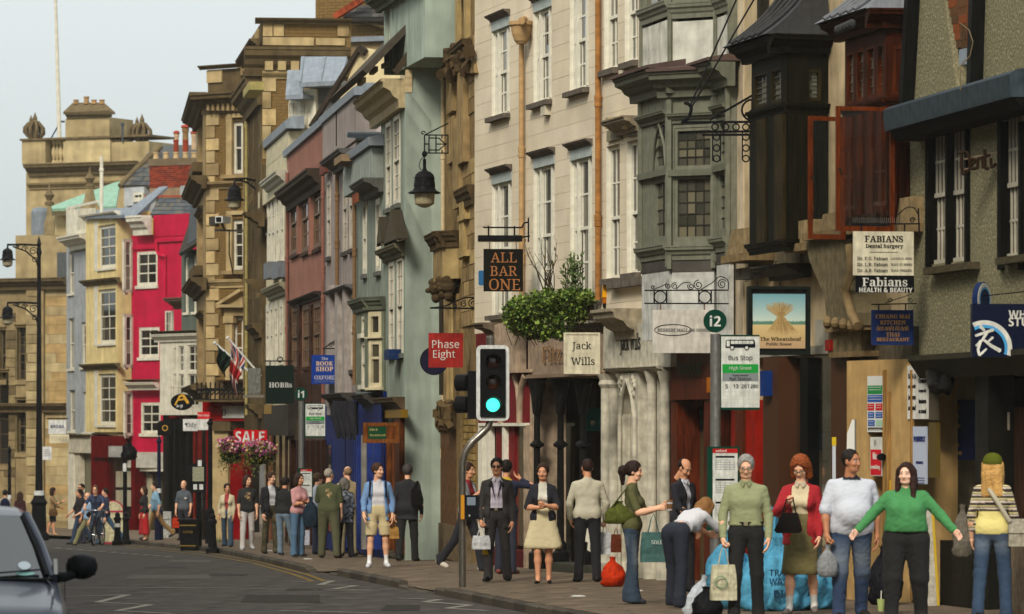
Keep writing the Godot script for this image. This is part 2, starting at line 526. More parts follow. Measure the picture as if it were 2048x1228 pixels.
# a board hung in the street: its node stands at the middle of the board, facing roughly to the camera
class Sign:
	var n: Node3D
	var k: float # metres per pixel
	var kx: float # the same across, on a wall seen at a slant
	var c: Vector2
	var z: float # its face
	func x(px: float)->float: return (px-c.x)*kx
	func y(py: float)->float: return (c.y-py)*k
func board(called: String,label: String,px0: float,py0: float,px1: float,py1: float,d: float,m: Material,o:={})->Sign:
	var s:=Sign.new()
	s.c=Vector2(px0+px1,py0+py1)/2
	var yaw:=deg_to_rad(o.get("yaw",6.0))
	if o.has("wall"): # fixed flat to that facade, d out from it
		var f: Fac=o.wall
		yaw=atan2(f.nz.x,f.nz.z)
		s.kx=(f.u(px1,d)-f.u(px0,d))/(px1-px0)
		d=f.dist(s.c.x,d)
	s.k=d/F
	if s.kx==.0: s.kx=s.k
	s.n=thing(called,label,o.get("cat","sign"),Transform3D(Basis(Vector3.UP,yaw),W(s.c.x,s.c.y,d)),o.get("group",""))
	var t: float=o.get("t",.05)
	s.z=t/2
	var w: float=(px1-px0)*s.kx/2
	var h: float=(py1-py0)*s.k/2
	pbox(s.n,"board",Vector3(-w,-h,-t/2),Vector3(w,h,t/2),m)
	if o.has("rim"):
		var rw: float=o.get("rw",.03)
		var mb:=MB.new()
		for q in [[-w,-h,w,-h+rw],[-w,h-rw,w,h],[-w,-h+rw,-w+rw,h-rw],[w-rw,-h+rw,w,h-rw]]:
			mb.box(Vector3(q[0],q[1],-t/2-.01),Vector3(q[2],q[3],t/2+.012))
		part(s.n,"rim",mb.mesh(),o.rim)
	return s
func say(s: Sign,str: String,pxc: float,pyc: float,wpx: float,m: Material,kind:="sans",hpx:=.0)->MeshInstance3D:
	return text(s.n,str,s.x(pxc),s.y(pyc),s.z+.004,wpx*s.kx,m,kind,hpx*s.k)
func panel(s: Sign,called: String,px0: float,py0: float,px1: float,py1: float,m: Material,up:=.003)->MeshInstance3D:
	return pbox(s.n,called,Vector3(s.x(px0),s.y(py1),s.z-.002),Vector3(s.x(px1),s.y(py0),s.z+up),m)
func scroll(a: Vector3,x: Vector3,y: Vector3,r: float,turns: float,from:=.0,sgn:=1.0)->Array: # a spiral in the plane of x and y round a
	var p:=[]
	var n:=int(12*turns)+4
	for i in n+1:
		var q:=float(i)/n
		var g:=from+sgn*TAU*turns*q
		p.append(a+(x*cos(g)+y*sin(g))*r*(1.0-.75*q))
	return p
var rng:=RandomNumberGenerator.new()
var white: StandardMaterial3D
var dark_panes:=[]
var pale_panes:=[]


func _ready()->void:
	rng.seed=7
	box_mesh=BoxMesh.new()
	var cam:=Camera3D.new()
	cam.name="camera"
	var at:=CameraAttributesPhysical.new()
	at.frustum_near=1.0; at.frustum_far=1500.0
	at.frustum_focal_length=135.0; at.frustum_focus_distance=66.0
	at.exposure_aperture=4.4
	cam.attributes=at
	cam.position=V(0,CY,0)
	add_child(cam)
	cam.set_frustum(1228.0/F,Q(0,(YH-614.0)/F),1.0,1500.0)
	var we:=WorldEnvironment.new()
	we.name="world"
	var env:=Environment.new()
	env.background_mode=Environment.BG_SKY
	env.tonemap_mode=Environment.TONE_MAPPER_LINEAR
	env.tonemap_exposure=1.6
	env.sdfgi_enabled=true; env.ssao_enabled=true; env.ssil_enabled=true
	var sm:=ProceduralSkyMaterial.new()
	sm.sky_top_color=srgb(222,228,230)
	sm.sky_horizon_color=srgb(152,161,160)
	sm.sky_curve=.12
	sm.ground_bottom_color=srgb(120,115,108)
	sm.ground_horizon_color=srgb(200,205,203)
	env.sky=Sky.new()
	env.sky.sky_material=sm
	env.fog_enabled=true
	env.fog_density=.0002
	env.fog_light_color=srgb(228,226,214)
	we.environment=env
	add_child(we)
	var sun:=DirectionalLight3D.new()
	sun.name="sun"
	sun.light_energy=.6
	sun.light_angular_distance=16.0
	sun.light_color=srgb(255,246,230)
	sun.shadow_enabled=true
	add_child(sun)
	sun.look_at_from_position(V(-.3,.62,.73)*100,Vector3.ZERO)
	make_textures()
	white=M(226,220,200,.55,"streak",1.5,.1)
	dark_panes=[glass(22,22,22),glass(34,32,30),glass(14,15,16),glass(48,46,42)]
	pale_panes=[glass(120,116,104,.2),glass(80,78,72,.12),glass(150,145,130,.3),glass(40,40,38)]
	ground()
	other_side()
	far_end()
	middle_houses()
	cream_houses()
	near_houses()
	street_furniture()
	signs()
	far_signs()
	bags()
	vehicles()
	people()

const KERB:=[[-40.0,14.0],[20.0,5.4],[44.0,1.6],[52.0,.22],[60.0,-1.02],[64.0,-1.7],[72.8,-3.07],[74.5,-3.54],[91.0,-5.45],[109.0,-7.6],[125.0,-10.6],[138.0,-12.65],[145.0,-14.3],[150.0,-15.8],[175.0,-24.0],[260.0,-60.0]]
func kx(d: float)->float:
	for i in KERB.size()-1:
		if d<=KERB[i+1][0]:
			return lerpf(KERB[i][1],KERB[i+1][1],clampf((d-KERB[i][0])/(KERB[i+1][0]-KERB[i][0]),0,1))
	return -60.0
func kerb_up(d: float)->float: # how far the kerb stands above the road; it dips at the crossing places
	var a:=smoothstep(60.2,61.2,d)*(1.0-smoothstep(63.8,64.6,d))
	var b:=smoothstep(72.6,73.3,d)*(1.0-smoothstep(75.2,76.2,d))
	return lerpf(.12,.02,maxf(a,b))
func footway(x: float,d: float)->float:
	var s:=x-kx(d)
	if s<0: return CY-drop(d)-.12
	return CY-drop(d)-.12+lerpf(kerb_up(d),.12,clampf(s/1.2,0,1))+.02*clampf(s,0,6)
func stand(px: float,d: float)->Vector3:
	var x:=(px-CX)*d/F
	return V(x,footway(x,d),-d)

func other_side()->void: # the terrace across the road, left of the picture: it shades the street and shows in the panes
	for i in 9:
		var d0:=214.0-24.0*i
		var xs:=[]
		for d in [d0,d0-24.0]: xs.append((kx(maxf(d,.0)) if d<125 else -10.6-.25*(d-125))-12.5)
		var a:=V(xs[0],CY-drop(maxf(d0,0))-.3,-d0)
		var b:=building("stone_terrace_house",["pale ashlar","buff stone","grey rendered","brown brick","cream rendered","tall white painted","sandy stone","low grey stone","dark brick"][i]+" terrace house across the road, outside the picture on the left",Fac.new(V(xs[1],a.y,-d0+24.0),a))
		var w:=Q(xs[0]-xs[1],24.0).length()
		var h:=11.0+3.0*((i*7) % 4)/2.0
		for k in 6:
			for r in 3: window(b,w*(k+.3)/6,3.6+3.0*r,w*(k+.65)/6,5.5+3.0*r,{"sash": false,"nx": 1,"ny": 1})
			window(b,w*(k+.15)/6,.5,w*(k+.85)/6,2.8,{"sash": false,"nx": 1,"ny": 1,"m": M(40,36,34)})
		wall(b,"wall",0,0,w-.05,h,M([176,164,128,112,190][i % 5],[156,140,122,92,176][i % 5],[118,98,112,66,142][i % 5],.9,"stain",3.0,.5),0,.3,8)
		run(b,"cornice",crown(.4,.4),0,w,h,M(120,108,84),0)

func ground()->void:
	var mb:=MB.new()
	var ds:=[]
	for i in 95: ds.append(-40.0+3.0*i)
	ds.append_array([300.0,500.0,1200.0])
	for i in ds.size()-1:
		var y0: float=CY-drop(maxf(ds[i],0))-.12
		var y1: float=CY-drop(maxf(ds[i+1],0))-.12
		var n:=V(0,1,.015).normalized()
		mb.nquad([V(-400,y0,-ds[i]),V(400,y0,-ds[i]),V(400,y1,-ds[i+1]),V(-400,y1,-ds[i+1])],[n,n,n,n])
	struct("road",mb.mesh(),M(84,79,74,.82,"stain",3.0,.5))
	var pv:=MB.new()
	var last:=[]
	for i in 200:
		var d:=-38.0+1.5*i
		var now:=[]
		for s in [.13,1.2,3.0,6.0,60.0]:
			var x: float=kx(d)+s
			now.append(V(x,footway(x,maxf(d,0)),-d))
		if i:
			for j in 4:
				var n: Vector3=(now[j+1]-now[j]).cross(last[j]-now[j]).normalized()
				n=-n if n.y<0 else n
				pv.nquad([last[j],last[j+1],now[j+1],now[j]],[n,n,n,n])
		last=now
	var pave:=struct("pavement",pv.mesh(),M(128,112,94,.85,"stone",2.4,.4))
	var ks:=[M(92,84,74,.8,"grain",1.0),M(80,74,66,.8,"grain",1.0),M(100,92,80,.8,"grain",1.0)]
	var d:=38.0
	while d<140:
		var e:=d+.9
		var a:=V(kx(d),0,-d)
		var b:=V(kx(e),0,-e)
		a.y=CY-drop(d)-.12+kerb_up(d); b.y=CY-drop(e)-.12+kerb_up(e)
		var f:=(b-a).normalized()
		var s:=f.cross(Vector3.UP).normalized()
		var m:=MB.new()
		var len:=a.distance_to(b)-.012
		m.prism(PackedVector2Array([Q(0,-.3),Q(.145,-.3),Q(.145,.003),Q(.03,.003),Q(.006,-.02)]),0,len)
		part(pave,"kerb_stone",m.mesh(),ks[rng.randi() % 3],Transform3D(Basis(s,Vector3.UP,s.cross(Vector3.UP)).orthonormalized(),b))
		d=e
	# worn paint on the road
	var road:=get_node("road") as Node3D
	var wp:=M(206,200,186,.8,"grain",1.2,0)
	var yp:=M(186,158,92,.8,"grain",1.2,0)
	var line:=func(called: String,pts: Array,w: float,m: Material)->void:
		var g:=MB.new()
		for i in pts.size()-1:
			var a: Vector3=G(pts[i][0],pts[i][1],.006)
			var b: Vector3=G(pts[i+1][0],pts[i+1][1],.006)
			var n:=maxi(1,int(a.distance_to(b)/2.0))
			var s:=(b-a).cross(Vector3.UP).normalized()*w/2
			for k in n:
				var p:=a.lerp(b,float(k)/n)
				var q:=a.lerp(b,float(k+1)/n)
				var fix:=func(v: Vector3)->Vector3: return V(v.x,CY-drop(-v.z)-.114,v.z)
				g.quad(fix.call(p-s),fix.call(p+s),fix.call(q+s),fix.call(q-s))
				g.quad(fix.call(p-s),fix.call(q-s),fix.call(q+s),fix.call(p+s))
		part(road,called,g.mesh(),m)
	line.call("lane_line",[[100,1176],[420,1176],[760,1183]],.10,wp)
	line.call("zigzag_line",[[130,1194],[255,1190],[195,1205],[300,1210],[235,1222],[345,1228]],.12,wp)
	line.call("zigzag_line",[[585,1164],[665,1162],[640,1170],[712,1172],[668,1178],[745,1181]],.12,wp)
	line.call("zigzag_line",[[800,1197],[880,1200],[850,1204],[940,1211],[895,1217],[975,1222]],.12,wp)
	line.call("zigzag_line",[[560,1222],[740,1226]],.12,wp)
	for q in [[250,1150,420,1158],[480,1190,640,1205],[330,1120,420,1125],[760,1210,840,1222]]: # mended patches in the tarmac
		var pm:=MB.new()
		var c:=[]
		for w in [[q[0],q[3]],[q[2],q[3]],[q[2],q[1]],[q[0]+12,q[1]]]: c.append(G(w[0],w[1],.004))
		pm.quad(c[0],c[1],c[2],c[3])
		part(road,"tarmac_patch",pm.mesh(),M([66,72,104,60][q[0] % 4],[62,68,98,57][q[0] % 4],[58,64,92,54][q[0] % 4],.85,"grain",1.5,.3))
	for q in [[455,1150,.35],[610,1180,.3],[330,1136,.4]]:
		var pm:=MB.new()
		pm.lathe([Q(q[2],0),Q(q[2]*.97,.008),Q(q[2]*.85,.008),Q(q[2]*.83,.004),Q(0,.006)],20,Transform3D(Basis(),G(q[0],q[1],.002)))
		part(road,"manhole_cover",pm.mesh(),M(64,60,58,.6,"cast",.4,.3))
	for i in 70: # litter, gum and leaves on the footway
		var dd:=rng.randf_range(46,100)
		var x:=kx(dd)+rng.randf_range(.4,3.2)
		var pm:=MB.new()
		var r:=rng.randf_range(.02,.05)*(1.5 if i % 9==0 else 1.0)
		pm.lathe([Q(r,0),Q(r*.6,.006),Q(0,.004)],7,Transform3D(Basis(Vector3.UP,i).scaled(V(1.6,2.0 if i % 9==0 else 1.0,1)),V(x,footway(x,dd)+.003,-dd)))
		part(pave,"litter" if i % 9==0 else "gum_spot",pm.mesh(),M(206,204,196,.8,"",1,0) if i % 9==0 else M(88,76,64,.8,"",1,0))
	line.call("yellow_line",[[250,1090],[330,1097],[430,1108],[520,1124],[600,1146],[650,1163]],.09,yp)
	line.call("yellow_line",[[248,1094],[326,1101],[424,1112],[508,1127],[585,1149],[625,1163]],.09,yp)
	for i in 11:
		var x:=112.0+22.0*i
		line.call("crossing_stud",[[x,1096+i*1.7],[x+9,1096.8+i*1.7]],.2,wp)
	for i in 9:
		var x:=215.0+21.0*i
		line.call("crossing_stud",[[x,1089+i*1.5],[x+9,1089.6+i*1.5]],.2,yp)

# ---------- the far end: college, blue, yellow, red and green houses ----------
func far_end()->void:
	var st:=M(184,164,122,.9,"stain",4.0,.8)
	var st2:=M(164,145,106,.9,"stain",3.0,.8)
	var st3:=M(204,184,138,.9,"stain",3.5,.8)
	var dk:=M(120,104,76,.9,"stain",2.0,.8)
	var lead:=M(132,140,148,.5,"streak",1.5,.2)
	# the college front, set back at the bend
	var b:=building("college_building","tall golden stone college front with cornice and blocked corners at the far left",facade(-160,186,139,182,-.6),"college")
	var f:=b.f
	for q in [[-30,745,18,930],[-2,660,12,760],[33,655,52,760],[33,800,52,905]]:
		win(b,q[0],q[1],q[2],q[3],{"m": dk,"nx": 2,"ny": 3,"dep": .25,"sill": .2,"hood": st2,"sm": st2})
	var top:=f.v(30,590)
	wall(b,"wall",f.u(-160),0,f.u(139),f.v(0,566),st2,0,.4,8)
	courses(b,"stone_block",f.u(57),.2,f.u(86),f.v(60,575),.40,1.4,[st,st2,st3],.16,.05,.03,60)
	pxb(b,"corner_pier",56,575,87,1064,0,.15,st2)
	courses(b,"stone_block",f.u(88),.2,f.u(139),f.v(90,575),.40,1.3,[st,st3,M(196,166,114,.9,"stain",2.6,.8)],0,.018,.012,120)
	courses(b,"stone_block",f.u(8),.2,f.u(32),f.v(8,625),.40,1.3,[st2,dk,st2],0,.05,.03,60)
	mould(b,"cornice",crown(.55,.5),-160,140,30,556,dk,.1)
	mould(b,"string_course",crown(.4,.4),-160,140,60,806,dk,.1)
	run(b,"plinth",[[0,0],[.18,0],[.18,1.1],[0,1.25]],f.u(-160),f.u(140),.0,st2,.02)
	bx(b,"parapet",f.u(20),f.v(30,556),-1.5,f.u(132),f.v(30,470),-.4,st)
	pxb(b,"lead_dormer",114,505,138,560,-1.2,.1,M(92,96,98,.5,"streak",1.0,.2))
	# its attic storey further back, with urns, balustrade and chimney
	var a:=building("college_roof_storey","golden stone attic block with balustrade, carved urns and a broad chimney",facade(-140,202,345,196,-.6),"college")
	f=a.f
	for q in [[95,462,145,560]]: a.holes.append([f.u(q[0]),f.v(q[0],q[3]),f.u(q[2]),f.v(q[0],q[1])])
	wall(a,"wall",f.u(52),6,f.u(262),f.v(60,345),st,0,.6,9)
	bx(a,"niche_back",f.u(90),f.v(95,565),-.7,f.u(150),f.v(95,455),-.6,st3)
	var arch:=MB.new()
	arch.tube(scroll(f.p(121,512,.02),Vector3.RIGHT,Vector3.UP,.78,.001),.01,3)
	var vo:=MB.new()
	for i in 11:
		var g:=PI*(i+.5)/11
		vo.box(V(-.13,.72,-.05),V(.13,1.15,.08),Transform3D(Basis(V(0,0,1),g-PI/2),f.p(128,520,0)))
	put(a,"arch_stones",vo,dk)
	mould(a,"cornice",crown(.6,.55),45,280,48,328,dk,.0)
	mould(a,"frieze_moulding",crown(.3,.3),52,262,52,366,st2,.0)
	bx(a,"pedestal",f.u(46),f.v(46,328),-2.2,f.u(93),f.v(46,282),.1,st)
	bx(a,"pedestal",f.u(225),f.v(225,328),-2.2,f.u(300),f.v(225,285),.1,st)
	bx(a,"coping",f.u(44),f.v(46,282),-2.2,f.u(302),f.v(46,278),.2,dk)
	for px in [108,115,122,130,233,240,247,254]:
		var bl:=MB.new()
		var p:=f.p(px,327,-.3)
		bl.lathe([Q(.12,0),Q(.12,.1),Q(.06,.16),Q(.13,.45),Q(.11,.6),Q(.05,.85),Q(.12,1.0),Q(.12,1.1)],10,Transform3D(Basis(),p))
		put(a,"baluster",bl,st3)
	bx(a,"balustrade_base",f.u(93),f.v(93,336),-1.0,f.u(225),f.v(93,326),.05,st)
	bx(a,"chimney_base",f.u(130),f.v(130,328),-2,f.u(224),f.v(130,284),.15,st3)
	var ch:=bx(a,"chimney_stack",f.u(133),f.v(133,284),-2,f.u(221),f.v(133,238),.1,st)
	mould(a,"chimney_cap",crown(.28,.3),128,226,128,224,dk,.1)
	roof(a,"chimney_hip",[f.p(126,224,.4),f.p(230,224,.4),f.p(208,205,-.8),f.p(146,205,-.8)],dk)
	for px in [152,173,188,204]:
		chimney_pot(a,f.p(px,208,-.6),.14,.2 if px!=173 else .35,M(176,140,96),null)
	for q in [[70,278,1.0],[62,272,.8],[284,282,1.0],[274,276,.8]]:
		var ur:=MB.new()
		var p:=f.p(q[0],q[1]+2,-.5 if q[2]==1.0 else -2.0)
		var s: float=q[2]
		for i in 8:
			var g:=TAU*i/8
			var o:=V(sin(g),0,cos(g))
			ur.tube([p+o*.18*s,p+o*.44*s+V(0,.3,0)*s,p+o*.42*s+V(0,.55,0)*s,p+o*.16*s+V(0,.85,0)*s],.07*s,6)
		ur.lathe([Q(.2,0),Q(.12,.5),Q(.16,.8),Q(.2,.86),Q(.1,.95),Q(.12,1.02),Q(.0,1.32)],10,Transform3D(Basis.from_scale(Vector3.ONE*s),p))
		put(a,"urn",ur,dk)
	# small gable finials in front
	for q in [[98,446,88,108,395],[177,412,160,198,374]]:
		var g:=building("stone_gable","small carved stone gable with finial, %s" % ["left of the green roof" if q[0]<100 else "behind the white railing"],facade(q[2],178,q[3],178,0),"gable")
		var mb:=MB.new()
		var p0:=g.f.p(q[2],q[1],0)
		var p1:=g.f.p(q[3],q[1],0)
		var wd:=(p1.x-p0.x)
		mb.prism(PackedVector2Array([Q(0,-.5),Q(wd,-.5),Q(wd,0),Q(wd*.8,.2),Q(wd*.66,.75),Q(wd*.34,.75),Q(wd*.2,.2),Q(0,0)]),-.3,0,Transform3D(Basis(),p0))
		put(g,"wall",mb,st2)
		var fin:=MB.new()
		fin.lathe([Q(.2,0),Q(.2,.12),Q(.1,.2),Q(.22,.42),Q(.1,.6),Q(.05,.75),Q(0,.95)],10,Transform3D(Basis(),p0+V(wd/2,.75,-.15)))
		put(g,"finial",fin,dk)
	# flagpole
	var fp:=thing("flagpole","tall white flagpole rising into the sky from the college roof","flagpole",Transform3D(Basis(),W(119,285,203)))
	var mb:=MB.new()
	mb.tube([Vector3.ZERO,V(-.05,2,0),V(-.25,9,0)],[.11,.10,.06],10)
	part(fp,"pole",mb.mesh(),white)
	var st4:=MB.new()
	st4.tube([V(-.5,.0,.1),V(.05,1.0,0)],.04,6); st4.tube([V(0,1,0),V(.25,1.0,0)],.05,6)
	part(fp,"brace",st4.mesh(),M(60,66,76,.5))
	var ap:=thing("roof_vent","thin grey vent pipe standing on the balustrade right of the chimney","vent pipe",Transform3D(Basis(),W(245,284,197)))
	mb=MB.new()
	mb.lathe([Q(.05,0),Q(.05,.75),Q(.09,.76),Q(.09,.88),Q(0,.9)],8)
	part(ap,"pipe",mb.mesh(),M(80,88,96,.5))
	# copper roof and the railing in front of it
	var cu:=building("copper_roofed_house","low building under a pale green copper roof with white eaves",facade(80,190,240,186,0))
	f=cu.f
	roof(cu,"roof",[f.p(88,418,1.0),f.p(232,412,1.0),f.p(240,362,-6),f.p(225,366,-6)],M(150,188,164,.6,"streak",2.0,.2))
	wall(cu,"wall",f.u(92),2,f.u(240),f.v(92,430),st3,0,.3,6)
	mould(cu,"eaves",crown(.5,.3),84,236,84,418,white,.3)
	# two cylindrical lead turrets
	var tw:=solo("lead_turret","round grey lead turret among the stone roofs left of the green roof","turret",null,lead,Transform3D(Basis(),W(80,495,184)))
	mb=MB.new()
	mb.lathe([Q(.38,0),Q(.38,1.55),Q(.3,1.7),Q(0,1.75)],20)
	tw.mesh=mb.mesh()
	# blue-grey house
	var bg:=M(168,172,174,.85,"streak",3.0,.2)
	b=building("blue_grey_house","narrow pale blue-grey rendered house with white sash windows beside the college",facade(133,176,190,171,-.4))
	f=b.f
	var wo:={"nx": 2,"ny": 2,"g": pale_panes,"ft": .1}
	win(b,137,505,148,588,{"nx": 1,"ny": 1,"g": pale_panes})
	win(b,137,637,148,738,{"nx": 1,"ny": 1,"g": pale_panes})
	win(b,162,645,192,735,{"nx": 2,"ny": 2,"g": dark_panes,"ft": .16})
	win(b,166,784,192,865,{"nx": 2,"ny": 2,"g": dark_panes,"ft": .12})
	win(b,138,780,150,862,{"nx": 1,"ny": 1,"g": pale_panes})
	wall(b,"wall",f.u(133),f.v(133,868),f.u(190),f.v(140,478),bg)
	mould(b,"cornice",crown(.7,.55),112,190,118,474,white,0)
	mould(b,"shop_cornice",crown(.35,.25),130,190,133,868,dk,0)
	var rail:=MB.new()
	for i in 12:
		var p:=f.p(154.5+i*3.2,473,-.1)
		rail.box(p+V(-.025,0,-.02),p+V(.025,1.15,.02))
	for i in 8:
		var p:=f.p(154,473,-.2-.3*i)
		rail.box(p+V(-.03,0,-.03),p+V(.03,1.2,.03))
	var p0:=f.p(136,473,-.1)
	rail.box(p0+V(0,1.12,-.04),V(f.u(192),p0.y+1.22,p0.z+.05))
	rail.box(p0+V(0,0,-.04),V(f.u(192),p0.y+.16,p0.z+.05))
	for i in 5:
		var p:=f.p(136+3.6*i,473,-.1)
		rail.box(p+V(-.09,0,-.03),p+V(.09,1.2,.06))
	put(b,"roof_railing",rail,white)
	pxb(b,"shop_pilaster",136,880,147,1062,-.1,.16,white)
	pxb(b,"shop_pilaster",148,880,160,1062,-.1,.10,M(214,204,180))
	pxb(b,"shop_fascia",136,868,184,905,-.1,.2,M(206,198,176))
	pxb(b,"shop_window",160,905,184,1062,-.4,-.12,M(120,116,92,.3,"streak",1.0,0))
	# yellow house: a bay in front of a yellow wall
	var ye:=M(226,194,120,.85,"streak",3.0,.2)
	b=building("yellow_house","tall yellow house with white-framed bay windows on every floor",facade(183,171,250,167,-.4))
	f=b.f
	wall(b,"wall",f.u(183),f.v(183,868),f.u(250),f.v(183,432),ye,-.35)
	var bay:=wing(b,Fac.new(b.n.transform*V(f.u(186),0,.3),b.n.transform*V(f.u(235),0,.3)))
	for q in [[452,538,3],[580,688,3],[748,850,3]]:
		win(bay,196,q[0],231,q[1],{"nx": 2,"ny": 2,"g": dark_panes,"ft": .14,"bar": .04})
		pxb(bay,"bay_side_light",188,q[0]-8,195,q[1]+4,-.02,.02,white)
	wall(bay,"bay_wall",0,bay.f.v(186,864),bay.f.u(235),bay.f.v(186,437),M(230,208,148,.85,"streak",3.0,.2),0,.3,.8)
	for q in [437,568,736]:
		run(bay,"bay_cornice",crown(.28,.22),-.15,bay.f.u(240),bay.f.v(186,q-8),white if q==437 else dk,0)
	mould(b,"bay_foot",crown(.45,.2),183,250,183,866,dk,.3)
	roof(b,"roof",[f.p(170,432,.5),f.p(245,430,.5),f.p(262,415,-2.0),f.p(200,418,-2.0)],lead)
	# slate ridge and white vent pipe
	var vp:=solo("white_vent_pipe","white vent pipe standing on the flat roof of the yellow house","vent pipe",null,white,Transform3D(Basis(),W(203,428,170)))
	mb=MB.new()
	mb.lathe([Q(.075,0),Q(.075,1.7),Q(.1,1.72),Q(.1,1.8),Q(.07,1.82),Q(.07,2.3),Q(0,2.3)],10)
	vp.mesh=mb.mesh()
	# red house
	var red:=M(198,30,68,.75,"streak",4.0,.2)
	b=building("red_house","bright crimson rendered house with white six-pane windows and a white cornice",facade(263,166,378,163,-.4))
	f=b.f
	for q in [[274,504,315,572],[278,655,319,715],[282,805,321,867]]:
		win(b,q[0],q[1],q[2],q[3],{"nx": 2,"ny": 3,"sash": false,"ft": .12,"bar": .05,"dep": .05,"g": dark_panes,"sill": .12})
	wall(b,"wall",f.u(263),f.v(263,904),f.u(378),f.v(263,472),red,0,.3,7)
	bx(b,"upper_wall",f.u(308),f.v(308,474),-4,f.u(378),f.v(308,431),.03,red)
	run(b,"string_course",[[0,0],[.06,0],[.06,.12],[0,.14]],f.u(312),f.u(378),f.v(312,485),red,.03)
	run(b,"string_course",[[0,0],[.06,0],[.06,.12],[0,.14]],f.u(263),f.u(312),f.v(263,500),red,.0)
	pipe(b,330,510,590,5,red,.12)
	var hp:=MB.new()
	hp.tube([f.p(312,480,.12),f.p(313,500,.12),f.p(316,508,.12),f.p(330,514,.12)],.055,8)
	put(b,"downpipe_bend",hp,red)
	# its narrow side towards the road
	var sd:=wing(b,Fac.new(b.n.transform*V(f.u(247,0),0,-2.4),b.n.transform*V(f.u(263),0,0)))
	for q in [[248,478,257,585],[249,628,258,735],[250,782,259,872]]:
		win(sd,q[0],q[1],q[2],q[3],{"nx": 1,"ny": 2,"ft": .12,"g": pale_panes,"dep": .06})
	wall(sd,"side_wall",0,sd.f.v(247,905),sd.f.u(263),sd.f.v(247,470),red,0,.3,2)
	mould(b,"cornice",crown(.5,.75),250,313,252,432,white,.25)
	mould(b,"cornice_shadow_board",crown(.3,.3),246,331,246,765,white,.3)
	mould(b,"lead_flashing",crown(.36,.1),244,332,246,759,dk,.3)
	bx(b,"shop_fascia",f.u(255),f.v(255,935),-.3,f.u(340),f.v(255,904),.08,M(196,192,178))
	var gray_slate:=[M(84,88,92,.6,"grain",.5,.2),M(96,98,98,.6,"grain",.5,.2),M(74,77,80,.6,"grain",.5,.2),M(110,104,92,.7,"grain",.5,.2)]
	var rp:=[f.p(300,430,-.1),f.p(400,430,-.1),f.p(400,392,-2.5),f.p(322,392,-2.5)]
	var rf:=roof(b,"roof",rp,gray_slate[0])
	slates(b,rp,5,12,gray_slate,b.n)
	var rt:=MB.new()
	for i in 9:
		rt.box(V(-.21,-.05,-.1),V(.21,.1,.12),Transform3D(Basis(),f.p(300+11.5*i,396,-2.3)))
	put(b,"ridge_tiles",rt,M(170,86,58,.8),rf)
	roof(b,"lead_valley",[f.p(238,432,.1),f.p(262,440,.1),f.p(335,372,-3),f.p(318,374,-3)],lead)
	# the red shop below, with prints in its window
	var rd:=M(104,10,16,.5,"wood",1.0,.1)
	var sh:=building("print_shop_front","dark red shop front with framed prints hung in its window",facade(182,169,340,164,-.4),"shop front")
	f=sh.f
	pxb(sh,"pilaster",182,905,214,1064,-.2,.35,rd)
	pxb(sh,"fascia",182,872,250,915,-.2,.5,rd)
	pxb(sh,"stall_riser",214,1034,262,1064,-.2,.3,rd)
	pxb(sh,"mullion",262,912,270,1064,-.2,.3,rd)
	pxb(sh,"window_back",214,912,262,1034,-.4,-.3,M(46,38,30))
	pxb(sh,"window_pane",214,915,262,1034,.2,.206,clear())
	pxb(sh,"blind_box",217,892,245,914,.5,.56,M(168,166,160))
	for q in [[219,942],[243,942],[219,980],[243,980],[222,1014]]:
		var pr:=pxb(sh,"framed_print",q[0],q[1],q[0]+22,q[1]+(32 if q[1]<1000 else 16),-.1,-.05,M(222,214,184,.8,"",1,0))
		pxb(sh,"print",q[0]+6,q[1]+8,q[0]+17,q[1]+22 if q[1]<1000 else q[1]+12,-.05,-.045,M(136,120,84,.8,"lump",.5,0),pr)
	pxb(sh,"door_frame",271,934,278,1064,-.3,.1,white)
	pxb(sh,"transom",271,934,340,942,-.3,.1,white)
	pxb(sh,"door_glass",278,942,330,1064,-.6,-.3,M(60,58,44,.1,"",1,0))
	pxb(sh,"doorway_curtain",296,948,304,1040,-.28,-.24,M(190,182,150))
	pxb(sh,"door_edge",326,936,342,1064,-.3,.2,M(34,32,30))
	# red brick chimney with pots
	var ck:=building("brick_chimney","red brick chimney stack with a row of cream and terracotta pots",facade(298,182,402,181,0),"chimney")
	f=ck.f
	var br:=[M(150,58,38,.9,"grain",.4),M(132,48,32,.9,"grain",.4),M(164,70,46,.9,"grain",.4),M(120,50,40,.9,"grain",.4)]
	bx(ck,"mortar_core",f.u(299),f.v(299,400),-2,f.u(401),f.v(299,320),0,M(150,126,100))
	courses(ck,"brick",f.u(299),f.v(299,376),f.u(401),f.v(299,332),.085,.24,br,0,.012,.012,200)
	bx(ck,"stack_cap",f.u(297),f.v(299,332),-2,f.u(403),f.v(299,318),.05,M(120,104,82))
	for q in [[312,14,0],[332,14,0],[352,18,1],[371,18,1],[388,14,0]]:
		chimney_pot(ck,f.p(q[0],319,-.3),.13,.32,M(202,172,128),null)
		if q[2]: chimney_pot(ck,f.p(q[0],303,-.35),.12,.5,M(156,62,40),null)
	for q in [[353,268,.11],[371,256,.15],[388,268,.12]]:
		chimney_pot(ck,f.p(q[0],300,-1.2),q[2],(300-q[1])*181/F,M(150,118,76) if q[0]==371 else M(206,176,140),null)
		var cap:=MB.new()
		cap.lathe([Q(q[2]*1.1,0),Q(q[2]*1.4,.03),Q(q[2]*1.1,.12),Q(0,.16)],10,Transform3D(Basis(),f.p(q[0],q[1],-1.2)))
		put(ck,"pot_cap",cap,M(178,76,58))
	# slated attic with a dormer left of the stack
	var at:=building("slate_attic","grey slate attic with a small white dormer beside the brick chimney",facade(232,184,400,180,0))
	f=at.f
	bx(at,"wall",f.u(238),f.v(238,440),-4,f.u(400),f.v(238,378),-.3,M(172,176,176))
